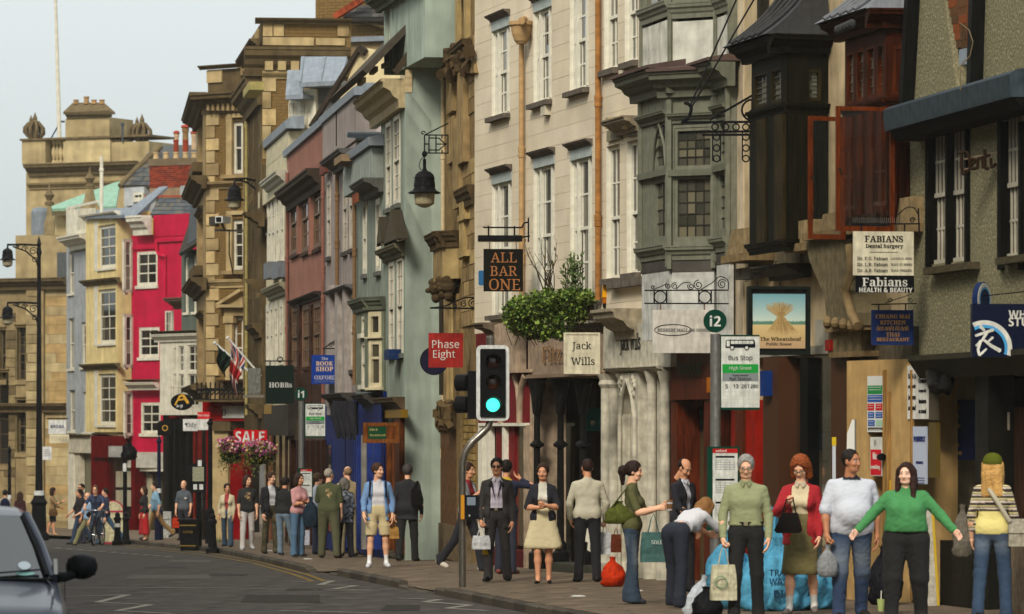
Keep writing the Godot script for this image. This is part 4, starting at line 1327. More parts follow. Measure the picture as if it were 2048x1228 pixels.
func church()->void:
	var st:=M(172,146,102,.9,"stain",2.0,.8)
	var st2:=M(148,124,84,.9,"stain",1.6,.8)
	var dk:=M(88,72,50,.9,"stain",1.5,1.0)
	var pale:=M(190,164,112,.9,"stain",1.8,.6)
	var b:=building("carved_stone_front","old weathered stone front with carved oriel and statues between teal and cream houses",facade(884,80.5,952,74.4,-.3))
	var f:=b.f
	for q in [[898,14,908,120],[914,5,926,112],[897,160,909,232]]:
		win(b,q[0],q[1],q[2],q[3],{"nx": 1,"ny": 1,"m": pale,"ft": .16,"dep": .25,"sill": 0,"g": dark_panes})
	wall(b,"wall",f.u(884),0,f.u(952),f.v(884,-40),st2,0,.4,4)
	courses(b,"stone_block",f.u(925),f.v(925,655),f.u(952),f.v(925,330),.27,.8,[st,st2,pale],0,.03,.014,80)
	courses(b,"stone_block",f.u(926),f.v(926,240),f.u(951),f.v(926,150),.25,.7,[st,st2],0,.03,.014,40)
	courses(b,"brick_stone",f.u(912),f.v(912,985),f.u(951),f.v(912,770),.125,.42,[M(176,148,88,.9,"grain",.5),M(160,130,76,.9,"grain",.5),M(188,160,104,.9,"grain",.5)],0,.03,.016,140)
	for q in [[890,0,96],[910,0,92],[928,0,88]]:
		pxb(b,"buttress_shaft",q[0],-20,q[0]+4,q[2]+30,0,.08,pale)
	for q in [[892,130,230,.08],[905,240,420,.1],[914,150,330,.12],[893,240,330,.06]]:
		pxb(b,"stone_pier",q[0],q[1],q[0]+12,q[2],0,q[3],st)
	# carved ledge with a gargoyle
	var cv:=MB.new()
	for i in 44:
		var p:=f.p(893+rng.randf()*46,92+rng.randf()*40+(i % 3)*8,.05+rng.randf()*.14)
		cv.box(V(-.1,-.07,-.07)*rng.randf_range(.5,1.2),V(.1,.08,.07),Transform3D(Basis.from_euler(V(rng.randf()*2,rng.randf()*2,rng.randf()*2)),p))
	cv.tube([f.p(905,150,.1),f.p(892,146,.2),f.p(880,150,.32)],[.16,.12,.1],8)
	put(b,"carved_ledge",cv,dk).set_meta("kind","stuff")
	mould(b,"upper_moulding",crown(.16,.3),892,952,905,92,dk,.1)
	roof(b,"sloped_weathering",[f.p(915,150,.16),f.p(948,145,.1),f.p(946,70,.05),f.p(935,75,.1)],st2)
	mould(b,"middle_moulding",crown(.12,.35),906,952,912,380,dk,.05)
	pxb(b,"column_shaft",918,405,926,520,0,.1,pale)
	for q in [432,505]: pxb(b,"shaft_ring",915,q,929,q+12,0,.13,pale)
	# the oriel box on carved heads
	var bxn:=from_local(b,V(f.u(885,.3),0,.3),V(f.u(917,.05),0,.05))
	var o0:=from_local(b,V(f.u(885,.3)-1.8,0,.3),V(f.u(885,.3),0,.3))
	wall(bxn,"oriel_side",0,bxn.f.v(888,558),bxn.f.u(917),bxn.f.v(888,474),pale,0,.1,.5)
	wall(o0,"oriel_front",0,bxn.f.v(888,558),1.8,bxn.f.v(888,474),st,0,.1,.6)
	run(bxn,"oriel_cap",crown(.14,.3),-.15,bxn.f.u(918),bxn.f.v(888,462),dk,0)
	run(o0,"oriel_cap",crown(.16,.3),-.2,1.95,bxn.f.v(888,462),dk,0)
	for q in [[872,576,.22,.15],[886,570,.25,.14],[897,572,.2,.15],[906,580,.1,.13]]:
		var hd:=MB.new()
		var p:=f.p(q[0],q[1],q[2])
		hd.ball(p,V(q[3]*.8,q[3]*1.15,q[3]*.9),10,8); hd.ball(p+V(.02,-.05,q[3]),V(.04,.05,.06),6,5)
		hd.ball(p+V(0,q[3]*.7,0),V(q[3]*.95,q[3]*.6,q[3]),8,6); hd.ball(p+V(0,-q[3]*1.2,0),V(q[3]*.7,q[3]*.7,q[3]*.6),8,6)
		put(b,"carved_head",hd,dk)
	pxb(b,"clustered_shaft",878,585,885,790,0,.16,M(66,56,44,.9,"stain",1.0,.6))
	pxb(b,"clustered_shaft",886,590,893,800,0,.14,st)
	pxb(b,"clustered_shaft",894,590,902,800,0,.1,pale)
	pxb(b,"clustered_shaft",903,590,912,985,0,.06,st2)
	cv=MB.new()
	for i in 40:
		var p:=f.p(860+rng.randf()*44,800+rng.randf()*54,.05+rng.randf()*.2)
		cv.box(V(-.09,-.07,-.07)*rng.randf_range(.5,1.2),V(.09,.08,.07),Transform3D(Basis.from_euler(V(rng.randf()*2,rng.randf()*2,rng.randf()*2)),p))
	put(b,"carved_corbel",cv,M(112,92,62,.9,"stain",1.0,.8)).set_meta("kind","stuff")
	pxb(b,"corbel_block",868,805,905,858,0,.14,dk)
	pxb(b,"low_pier",878,858,912,1100,0,.08,M(116,86,60,.9,"stain",1.0,.5))
	pipe(b,871,850,1040,10,M(222,206,172,.6,"streak",.6,.1),.2,[898])
	pxb(b,"stone_base",876,1045,930,1112,0,.12,M(122,106,82,.9,"stain",1.0,.5))
	pxb(b,"end_post",913,660,921,1110,0,.07,st2)


# ---------- the cream houses with the bar, the two shops and the green bay ----------
func cream_houses()->void:
	var cr:=M(226,212,186,.85,"smooth",5.0,.1)
	var crs:=[cr,M(223,209,182,.85,"smooth",5.0,.1),M(229,215,190,.85,"smooth",5.0,.1)]
	var joint:=M(206,190,160,.9)
	var sill:=M(116,106,96,.85,"stain",1.0,.5)
	var fr:=M(234,230,212,.6,"smooth",.7,.0)
	var pal:=[glass(86,84,76,.15),glass(64,62,58,.1),glass(44,44,42,.08),glass(110,106,94,.2)]
	var b:=building("cream_stucco_house","cream stucco house lined out as stone, with tall white sash windows and orange drainpipes",facade(950,74.1,1292,62.85,-.3))
	var f:=b.f
	var ws:=[[984,62,237,1020],[1067,24,210,1104],[1140,-14,186,1178],[984,368,632,1024],[1067,336,612,1110],[1141,320,600,1185]]
	for q in ws:
		var w:=win(b,q[0],q[1],q[3],q[2],{"nx": 3,"ny": 2,"ft": .07,"dep": .09,"m": fr,"sm": sill,"g": pal,"bar": .03,"sill": .08,"out": .12})
		# side lights beside the sash and the pale blind box over it
		var u0:=f.u(q[0])
		var u1:=f.u(q[3])
		var v0:=f.v(q[0],q[2])
		var v1:=f.v(q[0],q[1])
		bx(b,"reveal_lining",u0,v0,-.08,u0+.012,v1,.004,fr,w)
		for s in [.24,.76]:
			bx(b,"mullion",lerpf(u0,u1,s)-.05,v0+.05,-.085,lerpf(u0,u1,s)+.05,v1-.02,-.03,fr,w)
		bx(b,"blind_box",u0-.005,v1-.015,-.08,u1+.005,v1+.17,.012,M(186,196,192,.6,"streak",.6,.1),w)
		run(b,"hood_mould",crown(.13,.1),u0-.06,u1+.04,v1+.25,sill,0,w)
	for q in [[1209,-60,143,1236],[1250,-66,128,1276],[1213,294,559,1240],[1254,284,548,1281]]:
		win(b,q[0],q[1],q[3],q[2],{"nx": 3,"ny": 2,"ft": .06,"dep": .1,"m": fr,"sm": sill,"g": dark_panes if q[1]>0 else pal,"bar": .025,"sill": .09,"out": .1,"mid": .52 if q[1]<0 else .46,"lin": true})
	var base:=f.v(950,668)
	var top:=f.v(950,-60)
	wall(b,"wall",0,base,f.u(1292),top,joint,0,.3,6)
	courses(b,"stucco_course",0,base,f.u(1292),top,.264,3.2,crs,0,.007,.005,300)
	for q in [[1213,262,284,1241],[1254,250,274,1282]]: pxb(b,"window_panel",q[0],q[1],q[3],q[2],0,.05,M(150,142,118,.8,"stain",1.0,.2))
	mould(b,"window_cornice",crown(.3,.22),1199,1286,1199,243,M(150,138,116,.8,"stain",.8,.4),.02)
	for px in [1210,1244,1280]: pxb(b,"scroll_bracket",px,236,px+6,258,0,.18,M(206,184,140))
	pxb(b,"sill_course",1212,562,1288,578,0,.14,sill)
	var pk:=M(210,172,122,.65,"grain",.6,.1)
	var ok:=M(180,126,70,.65,"stain",.8,.2)
	pipe(b,1043,88,662,11,pk,.12,[305,520])
	var hp:=MB.new()
	hp.lathe([Q(.08,0),Q(.1,.03),Q(.12,.05),Q(.16,.16),Q(.18,.28),Q(.21,.31),Q(.21,.37),Q(.17,.37),Q(.15,.25),Q(0,.22)],14,Transform3D(Basis(),f.p(1043,88,.16)))
	hp.tube([f.p(1043,42,.25),f.p(1047,39,.1),f.p(1050,38,-.05)],.06,8)
	put(b,"rainwater_hopper",hp,pk)
	pipe(b,1196,-40,600,12,ok,.14,[203,442])
	var pl:=pxb(b,"junction_box",1081,212,1090,232,0,.1,M(208,200,178))
	# bar front on the left: maroon panel under a cornice, glazed doors
	var pk2:=M(196,172,146,.8,"stain",1.0,.2)
	var maroon:=M(112,34,36,.6,"streak",.8,.1)
	mould(b,"shop_cornice",crown(.45,.3),944,1014,950,646,M(118,104,88,.8,"stain",.6,.3),0)
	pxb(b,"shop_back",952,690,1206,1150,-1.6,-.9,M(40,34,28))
	pxb(b,"maroon_panel",952,668,1044,748,-.3,.03,maroon)
	pxb(b,"fascia_moulding",952,744,1060,750,0,.1,pk2)
	pxb(b,"maroon_frieze",957,750,1050,846,-.3,.02,M(124,40,44,.6,"streak",.8,.1))
	for px in [1002,1040]:
		var tr:=MB.new()
		var p:=f.p(px,846,.05)
		for s in [-1,1]:
			tr.tube([p+V(0,0,0),p+V(.02*s,.35,0),p+V(.12*s,.6,0),p+V(.36*s,.78,0)],.06,6)
		put(b,"tracery",tr,pk2)
	var br:=MB.new()
	br.prism(PackedVector2Array([Q(f.u(1008),f.v(1008,652)),Q(f.u(1012),f.v(1008,690)),Q(f.u(1040),f.v(1040,746)),Q(f.u(1056),f.v(1040,746)),Q(f.u(1056),f.v(1040,640))]),.03,.22)
	put(b,"curved_bracket",br,pk2)
	pxb(b,"white_lintel",956,846,1050,852,0,.08,fr)
	for q in [[956,8],[973,4],[1004,4],[1047,14]]: pxb(b,"white_door_post",q[0],850,q[0]+q[1],1150,-.05,.06,fr if q[1]<10 else pk2)
	for q in [[964,972],[992,1003],[1010,1030]]: pxb(b,"red_door_panel",q[0],852,q[1],1090,-.1,-.02,M(138,30,34,.5,"wood",.6,.1))
	pxb(b,"door_glass",976,852,992,1090,-.12,-.06,glass(60,50,40))
	pxb(b,"door_glass",1030,852,1047,1090,-.12,-.06,glass(90,78,60))
	pxb(b,"stall_riser",960,1090,1048,1146,-.1,.03,M(96,34,36,.6))
	# the recessed entrance with slender black columns
	pxb(b,"mauve_fascia",1056,680,1206,752,-.9,.06,M(170,148,126,.75,"stain",1.2,.2))
	pxb(b,"fascia_edge",1052,750,1206,757,-.9,.12,M(150,128,106))
	var gold:=M(206,150,84,.3,"",1,0,.8)
	text(b.n,"Fitz",f.u(1115),f.v(1115,707),.1,f.u(1134)-f.u(1096),gold,"serif",.27)
	var bk:=M(26,25,24,.4,"",1,0)
	for q in [[1074,.06],[1121,-.1],[1166,.0]]:
		var cm:=MB.new()
		var p:=f.p(q[0],1143,q[1])
		var hh:=f.v(q[0],757,q[1])-p.y
		cm.lathe([Q(.14,0),Q(.14,.3),Q(.09,.34),Q(.1,.45),Q(.062,.5),Q(.055,hh*.64),Q(.12,hh*.65),Q(.12,hh*.662),Q(.055,hh*.68),Q(.05,hh*.84),Q(.09,hh*.88),Q(.11,hh*.94),Q(.17,hh)],12,Transform3D(Basis(),p))
		for s in [-1,1]:
			cm.tube([p+V(.05*s,hh*.82,0),p+V(.16*s,hh*.9,0),p+V(.38*s,hh*.985,0)],.06,6)
		put(b,"iron_column",cm,bk)
	pxb(b,"entrance_window",1080,760,1110,1140,-.6,-.5,glass(112,100,74,.15))
	pxb(b,"entrance_window",1130,760,1205,1140,-.9,-.85,glass(30,28,24,.05))
	pxb(b,"teal_poster",1172,815,1200,862,-.8,-.78,M(20,96,100,.6,"",1,0))
	text(b.n,"open",f.u(1186,-.78),f.v(1186,847,-.78),-.776,.25,white)
	pxb(b,"white_reveal",1060,757,1068,1148,-.5,.04,pk2)
	pxb(b,"step_block",1094,1124,1152,1150,-.3,.25,M(72,72,62,.7,"stain",.6,.2))
	pxb(b,"white_door_edge",1152,1050,1156,1150,-.1,.1,fr)
	pipe(b,1208,740,1135,8,M(214,192,154,.6),.12,[908])
	# white clothes shop on the right, with an arched door case
	var wh:=M(214,208,188,.6,"stain",1.0,.2)
	mould(b,"white_cornice",crown(.5,.45),1180,1290,1205,618,M(170,158,134,.75,"stain",.8,.3),.02)
	pxb(b,"white_fascia",1207,652,1292,740,-.2,.12,wh)
	mould(b,"fascia_bottom",crown(.22,.12),1203,1292,1205,736,wh,.02)
	var s:=text(b.n,"Jack Wills",f.u(1277),f.v(1277,688),.13,f.u(1297)-f.u(1257),M(52,52,50,.5),"serif",.32)
	for q in [[1208,8],[1222,12],[1245,8]]:
		var cm:=MB.new()
		var p:=f.p(q[0]+q[1]/2.0,1165,.05)
		var hh:=f.v(q[0],748,.05)-p.y
		cm.lathe([Q(.14,0),Q(.14,.3),Q(.1,.35),Q(.085,.4),Q(.08,hh*.93),Q(.12,hh*.95),Q(.1,hh*.97),Q(.15,hh)],12,Transform3D(Basis(),p))
		put(b,"white_column",cm,wh)
	pxb(b,"white_shop_wall",1207,744,1292,1165,-.4,.0,wh)
	# the house with the green bay carries on the row
	var c:=building("green_bay_house","cream house with a tall grey-green timber bay window in two storeys",facade(1292,62.85,1482,57.7,-.3))
	f=c.f
	var ctop:=f.v(1292,-60)
	wall(c,"wall",0,f.v(1292,690),f.u(1486),ctop,M(216,198,168,.85,"stain",3.0,.2),0,.3,6)
	pxb(c,"corner_strip",1514,-20,1522,70,0,.1,M(52,50,40,.6))
	var gr:=M(128,129,112,.6,"streak",.8,.2)
	var grd:=M(113,115,99,.6,"streak",.8,.2)
	var pane:=M(214,214,206,.8,"stain",1.2,.1)
	var leadm:=M(64,62,56,.6)
	var dkg:=[glass(74,72,62),glass(88,84,70),glass(56,56,48),glass(110,104,84)]
	var zf:=.62
	var ua:=f.u(1283,zf)
	var ub:=f.u(1340,zf)
	var uc:=f.u(1432,.1)
	var ud:=f.u(1460,.1)
	var P:=[V(ua,0,zf),V(ub,0,zf),V(uc,0,.1),V(ud,0,.1)]
	var faces:=[]
	for i in 3: faces.append(from_local(c,P[i],P[i+1]))
	var names:=["bay_front","bay_canted_side","bay_near_side"]
	for i in 3:
		var w: B=faces[i]
		var wd: float=P[i].distance_to(P[i+1])
		var x0: float=[1283.0,1341.0,1432.0][i]
		var vt:=w.f.v(x0,[205.0,196.0,182.0][i])
		var vm:=w.f.v(x0,[355.0,346.0,338.0][i])
		var vb:=w.f.v(x0,[500.0,495.0,480.0][i])
		var vf:=w.f.v(x0,[640.0,636.0,630.0][i])
		var cols: int=[2,4,2][i]
		if i==0:
			window(w,wd*.42,vb+.1,wd*.88,vm-.08,{"m": gr,"g": dkg,"nx": 2,"ny": 4,"sash": false,"ft": .05,"bar": .012,"bm": leadm,"dep": .05,"sill": 0})
			window(w,wd*.42,vm+.05,wd*.88,vt-.35,{"m": gr,"g": dkg,"nx": 2,"ny": 4,"sash": false,"ft": .05,"bar": .012,"bm": leadm,"dep": .05,"sill": 0})
			var arc:=MB.new()
			var mid:=wd*.65
			arc.tube([V(wd*.42,vm+.1,.01),V(wd*.42,vt-1.0,.01),V(wd*.47,vt-.7,.01),V(mid,vt-.38,.01),V(wd*.83,vt-.7,.01),V(wd*.88,vt-1.0,.01),V(wd*.88,vm+.1,.01)],.022,6)
			put(w,"arched_head",arc,gr)
		else:
			window(w,.07,vb+.1,wd-.05,vm-.05,{"m": gr,"g": dkg,"nx": cols,"ny": 5,"sash": false,"ft": .045,"bar": .014,"bm": leadm,"dep": .05,"sill": 0})
			window(w,.07,vm+.05,wd-.05,vt-.42,{"m": gr,"g": dkg,"nx": cols,"ny": 4,"sash": false,"ft": .045,"bar": .014,"bm": leadm,"dep": .05,"sill": 0})
		wall(w,names[i],0,vb,wd,vt,gr,0,.1,.12)
		bx(w,"transom",0,vm-.05,.002,wd,vm+.04,.07,grd)
		bx(w,"bay_post",wd-.05,vb-.3,.003,wd+.015,vt,.06,gr)
		bx(w,"bay_post",-.015,vb-.3,.004,.05,vt,.055,gr)
		run(w,"head_moulding",crown(.12,.14),0,wd,vt-.22,grd,0)
		run(w,"bay_sill",crown(.12,.2),-.02,wd+.02,vb+.02,gr,0)
		bx(w,"sill_lead",.0,vb-.34,-.05,wd,vb-.18,.012,M(88,84,78))
		bx(w,"plaster_panel",.03,vf-.3,-.06,wd-.03,vb-.3,.0,pane)
		run(w,"bay_cornice",crown(.34,.34),-.16 if i else -.35,wd+(.16 if i<2 else .2),vt+.34,grd,0)
		run(w,"cornice_lead",[[-.2,0],[.38,0],[.38,.04],[-.2,.14]],-.17 if i else -.37,wd+(.17 if i<2 else .22),vt+.342,M(98,80,74,.7),0)
		# upper storey of the bay
		var vu0:=vt+.36
		var vu1:=w.f.v(x0,[58.0,44.0,36.0][i])
		bx(w,"white_panel",.04,vu0,-.1,wd-.04,vu1,-.01,M(222,220,206,.8,"stain",1.5,.1))
		run(w,"upper_sill",crown(.1,.22),0,wd,vu1+.26,gr,-.01)
		window(w,.05,vu1+.25,wd-.05,vu1+1.4,{"m": gr,"g": dkg,"nx": cols if i else 2,"ny": 3,"sash": false,"ft": .05,"bar": .014,"bm": leadm,"dep": .04,"sill": 0,"hole": false})
		for u in [-.02,wd-.03]: bx(w,"upper_post",u,vu0,-.11,u+.05,vu1+1.45,.03,gr)
	var mb:=MB.new()
	var core:=PackedVector2Array([Q(ua+.03,-.1),Q(ua+.03,zf-.17),Q(ub-.12,zf-.17),Q(uc-.14,-.06),Q(uc-.1,-.1)])
	mb.prism(core,f.v(1300,645),ctop,Transform3D(Basis(Vector3.RIGHT,V(0,0,1),Vector3.UP),Vector3.ZERO))
	put(c,"bay_core",mb,M(54,50,40))
	bx(c,"bay_far_end",ua-.02,f.v(1292,645),0,ua+.03,ctop,zf-.01,pane)
	# dark red wood shop below, with raised letters
	var rw:=M(92,44,28,.5,"wood",.8,.1)
	pxb(c,"white_fascia_end",1292,648,1341,736,-.2,.14,wh)
	run(c,"fascia_bottom_end",crown(.22,.12),0,f.u(1344),f.v(1292,734),wh,.03)
	pxb(c,"white_wall_end",1292,744,1340,1163,-.4,.0,wh)
	# pointed door case
	var dc:=MB.new()
	var p0:=f.p(1256,1160,.02)
	var x1:=f.u(1256)
	var x2:=f.u(1297)
	var xm:=(x1+x2)/2
	var vs:=f.v(1276,850)
	var va:=f.v(1276,762)
	var vb2:=f.v(1276,746)
	for sgn in [-1.0,1.0]:
		var e: float=xm+sgn*(x2-x1)/2
		dc.prism(PackedVector2Array([Q(e,.2),Q(e,vb2),Q(xm,vb2),Q(xm,va),Q(lerpf(xm,e,.45),lerpf(va,vs,.35)),Q(lerpf(xm,e,.68),lerpf(va,vs,.75)),Q(lerpf(xm,e,.74),vs-.15),Q(lerpf(xm,e,.74),.2)]),.0,.16)
		dc.tube([V(xm,va+.02,.17),V(lerpf(xm,e,.47),lerpf(va,vs,.33),.17),V(lerpf(xm,e,.72),lerpf(va,vs,.8),.17),V(lerpf(xm,e,.76),.3,.17)],.035,6)
		for i in 5: dc.ball(V(lerpf(xm,e,.55+.08*(i % 3)),lerpf(vb2,vs,.1+.08*i),.17),V(.05,.05,.025),7,5)
	put(c,"pointed_door_case",dc,wh)
	for q in [[1300,10],[1326,10]]:
		var cm:=MB.new()
		var p:=f.p(q[0]+4,1163,.1)
		var hh:=f.v(q[0],742,.1)-p.y
		cm.lathe([Q(.13,0),Q(.13,.3),Q(.08,.36),Q(.075,hh*.94),Q(.12,hh)],12,Transform3D(Basis(),p))
		put(c,"white_column",cm,wh)
	for i in 3: pxb(c,"door_case_fillet",1308+i*6,760,1311+i*6,1160,0,.05,wh)
	pxb(c,"wood_fascia",1341,706,1486,760,-.3,.05,rw)
	pxb(c,"wood_moulding",1340,760,1486,800,-.3,.09,M(110,54,34,.5,"wood",.8,.1))
	text(c.n,"Bonjour",f.u(1387),f.v(1387,738),.07,f.u(1413)-f.u(1364),M(60,72,62,.4),"serif",.3)
	pxb(c,"wood_back",1341,800,1486,1160,-1.2,-.5,M(36,26,20))
	for q in [[1342,1354],[1408,1424],[1470,1486]]: pxb(c,"wood_post",q[0],800,q[1],1170,-.4,.06,M(104,46,26,.45,"wood",.8,.1))
	pxb(c,"shop_glass",1354,806,1408,1150,-.3,-.28,glass(84,76,52,.08))
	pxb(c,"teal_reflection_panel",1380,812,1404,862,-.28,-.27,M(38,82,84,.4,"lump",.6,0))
	pxb(c,"red_door",1462,700,1472,1160,-.2,.0,M(150,34,22,.4))
	pxb(c,"red_door",1491,800,1510,1160,-.2,.02,M(160,32,20,.4))
	pxb(c,"orange_notice",1413,755,1421,785,.09,.12,M(190,112,30))
	pxb(c,"grey_door_panel",1472,800,1491,1160,-.2,-.1,M(140,138,132,.6))

# ---------- the dark timber house and the roughcast house nearest to us ----------
func oriel(b: B,px0: float,px1: float,px2: float,vb: float,vt: float,vmid: float,m: Material,m2: Material,proj: float,roof_up: float,lead: Material,far_cols: int,name_: String)->void:
	var f:=b.f
	var u1:=f.u(px1,proj)
	var u0:=f.u(px0,proj)
	var fr:=from_local(b,V(u0,0,proj),V(u1,0,proj))
	var sd:=from_local(b,V(u1,0,proj),V(f.u(px2,.0),0,.0))
	var wd:=u1-u0
	var ws: float=V(u1,0,proj).distance_to(V(f.u(px2),0,0))
	var gl:=[glass(92,94,84,.1),glass(60,62,54,.1),glass(110,112,100,.12)]
	var leadm:=M(110,108,96,.5)
	for i in far_cols:
		window(fr,wd*(i+.12)/far_cols,vmid+.12,wd*(i+.9)/far_cols,vt-.15,{"m": m2,"g": gl,"nx": 2,"ny": 5,"sash": false,"ft": .04,"bar": .01,"bm": leadm,"dep": .04,"sill": 0})
	window(sd,ws*.25,vmid+.12,ws*.85,vt-.2,{"m": m2,"g": gl,"nx": 4,"ny": 6,"sash": false,"ft": .04,"bar": .01,"bm": leadm,"dep": .04,"sill": 0})
	wall(fr,name_+"_front",0,vb,wd,vt,m,0,.08,.3)
	wall(sd,name_+"_side",0,vb,ws,vt,m,0,.08,.2)
	for i in far_cols*2:
		bx(fr,"board",wd*i/(far_cols*2.0)+.01,vb+.1,0,wd*(i+1)/(far_cols*2.0)-.02,vmid-.05,.03+.02*(i % 2),m2 if i % 2 else m)
	for i in 4: bx(sd,"board",ws*i/4.0+.01,vb+.1,0,ws*(i+1)/4.0-.02,vmid-.05,.02+.012*(i % 2),m)
	for w in [[fr,wd],[sd,ws]]:
		run(w[0],"oriel_rail",crown(.08,.12),-.03,w[1]+.03,vmid+.08,m,0)
		run(w[0],"oriel_foot",crown(.1,.14),-.03,w[1]+.03,vb+.1,m,0)
		run(w[0],"oriel_eaves",crown(.26,.22),-.25,w[1]+.1,vt+.22,m,0)
	if roof_up>0: # swept lead roof: rings that shrink towards the wall
		var rm:=MB.new()
		var prev:=[]
		for i in 13:
			var q:=i/12.0
			var outw: float=(proj+.3)*pow(1.0-q,2.7)+.02
			var yy:=vt+.22+roof_up*q
			var ext:=.28*pow(1.0-q,2.7)-.35*q
			var now:=[V(u0-ext,yy,0),V(u0-ext,yy,outw),V(u1+ext*.6,yy,outw),V(f.u(px2)+ext*.6,yy,0)]
			if i:
				for j in 3: rm.quad(prev[j],prev[j+1],now[j+1],now[j])
			prev=now
		put(b,name_+"_roof",rm,lead)
		for s in [.12,.3,.5,.7,.88]:
			var path:=[]
			for i in 13:
				var q:=i/12.0
				path.append(V(lerpf(u0,u1,s),vt+.24+roof_up*q,(proj+.3)*pow(1.0-q,2.7)+.03))
			var ro:=MB.new()
			ro.tube(path,.03,6)
			put(b,"lead_roll",ro,lead)

var hoard: Fac
func near_houses()->void:
	var cr:=M(212,190,150,.85,"stain",2.5,.3)
	var dkw:=M(30,28,18,.55,"wood",.8,.2)
	var dkw2:=M(58,48,26,.55,"wood",.8,.2)
	var brw:=M(66,28,12,.5,"wood",.7,.15)
	var brw2:=M(88,40,16,.5,"wood",.7,.15)
	var lead:=M(62,62,62,.4,"streak",.8,.2)
	var leadp:=M(118,120,124,.35,"streak",.8,.2)
	var stone:=M(164,142,104,.9,"stain",1.0,.8)
	var stone2:=M(146,124,88,.9,"stain",1.0,.6)
	var b:=building("timber_oriel_house","dark timbered house with two lead-roofed wooden oriels on carved stone brackets",facade(1486,57.6,1822,50.3,-.3))
	var f:=b.f
	b.holes.append([f.u(1500),f.v(1500,1190),f.u(1662),f.v(1500,716)])
	wall(b,"wall",0,0,f.u(1822),f.v(1486,-80),cr,-.02,.3,6)
	oriel(b,1503,1573,1655,f.v(1540,512),f.v(1540,142),f.v(1540,250),dkw,dkw2,.55,1.5,lead,2,"dark_oriel")
	oriel(b,1690,1772,1822,f.v(1730,455),f.v(1730,85),f.v(1730,232),brw,brw2,.3,1.0,leadp,4,"brown_oriel")
	var cl:=MB.new()
	for i in 5: cl.ball(f.p(1676+i*7,60-3*i,.7),V(.08,.06,.05),7,5)
	put(b,"carved_crest",cl,lead)
	# casements that stand open
	for q in [[1617,1690,232,478,-.1],[1672,1788,212,462,.45]]:
		var d0: float=f.dist(1700,.7)
		var cf:=wing(b,Fac.new(W(q[0],0,d0-.2-q[4]),W(q[1],0,d0-q[4])))
		cf.f.o.y=b.n.position.y
		cf.t=b.n.transform.affine_inverse()*Transform3D(Basis(cf.f.ux,Vector3.UP,cf.f.nz),cf.f.o)
		var wd:=cf.f.u(q[1])
		var v0:=cf.f.v(q[0],q[3])
		var v1:=cf.f.v(q[0],q[2])
		var fm:=MB.new()
		fm.box(V(0,v0,-.02),V(.05,v1,.02)); fm.box(V(wd-.05,v0,-.02),V(wd,v1,.02))
		fm.box(V(.05,v1-.05,-.02),V(wd-.05,v1,.019)); fm.box(V(.05,v0,-.02),V(wd-.05,v0+.06,.019))
		var o:=put(cf,"open_casement",fm,M(118,54,22,.4,"wood",.5,.1))
		bx(cf,"pane",.05,v0+.06,-.004,wd-.05,v1-.05,.002,clear(.1),o)
		var hd:=MB.new()
		hd.tube([V(.03,(v0+v1)/2,.02),V(.03,(v0+v1)/2,.06),V(.05,(v0+v1)/2-.08,.06)],.012,6)
		put(cf,"handle",hd,M(40,36,30,.4),o)
	pxb(b,"curtain_edge",1694,240,1702,450,.31,.34,M(168,112,44))
	pxb(b,"shaped_stone_end",1515,0,1524,110,0,.06,M(200,170,112))
	# stone shoulders and brackets under the oriels
	for q in [[1452,1502,462,512,.34],[1580,1622,445,490,.4],[1636,1676,430,470,.3],[1792,1822,398,450,.2]]:
		var mb:=MB.new()
		var z: float=q[4]
		var a:=f.p(q[0] if q[0]>1490 else 1486-40,q[3],0)
		var u0:=f.u(q[0],z)
		var u1:=f.u(q[1],z)
		var w0:=f.v(q[0],q[3],z)
		var w1:=f.v(q[0],q[2],z)
		mb.prism(PackedVector2Array([Q(u0,w0),Q(u1,w0),Q(u1,w1),Q(lerpf(u0,u1,.25),w1)]),.0,z)
		put(b,"weathered_stone",mb,stone)
		bx(b,"stone_moulding",u0-.05,w0-.1,0,u1,w0,z+.06,stone2)
	mould(b,"bressummer_ledge",crown(.35,.18),1500,1620,1500,535,M(78,74,68,.6,"streak",.6,.2),0)
	pxb(b,"grey_panel",1470,538,1500,560,0,.2,M(130,124,112,.8,"stain",.8,.2))
	pxb(b,"cream_band",1486,512,1600,545,-.1,.02,M(176,158,124,.8,"stain",.8,.2))
	# scrolled console to the right of the round sign
	var cs:=MB.new()
	var sc:=[]
	for q in [[1612,478],[1700,478],[1702,520],[1690,560],[1712,625],[1712,650],[1655,650],[1648,590],[1618,520]]: sc.append(Q(f.u(q[0],.45),f.v(q[0],q[1],.45)))
	cs.prism(PackedVector2Array(sc),.0,.45)
	put(b,"stone_console",cs,M(120,108,82,.85,"stain",.8,.4))
	cs=MB.new()
	cs.tube([f.p(1700,490,.5),f.p(1704,540,.5),f.p(1690,580,.5),f.p(1702,625,.5),f.p(1716,652,.5)],.06,8)
	put(b,"console_roll",cs,stone2)
	for i in 4:
		cs=MB.new()
		cs.ball(f.p(1655+i*16,645+i*2,.48),V(.05,.08,.06),8,6)
		put(b,"console_bead",cs,stone2)
	pxb(b,"console_cap",1604,468,1704,482,0,.55,stone2)
	pxb(b,"capital",1650,650,1728,665,-.1,.34,stone2)
	pxb(b,"capital_block",1656,665,1722,712,-.1,.26,M(140,124,92,.85,"stain",.6,.2))
	pxb(b,"capital_base",1658,705,1726,716,-.1,.32,stone2)
	var gran:=M(106,70,48,.4,"cast",.35,.05)
	pxb(b,"granite_pier",1662,716,1696,1195,-.2,.2,gran)
	pxb(b,"granite_pier",1526,716,1556,1175,-.2,.2,gran)
	pxb(b,"granite_pier",1712,720,1732,1200,-.2,.2,M(96,74,56,.5,"cast",.35,.05))
	pxb(b,"red_jamb",1698,720,1706,1195,-.2,.05,M(132,46,20,.4))
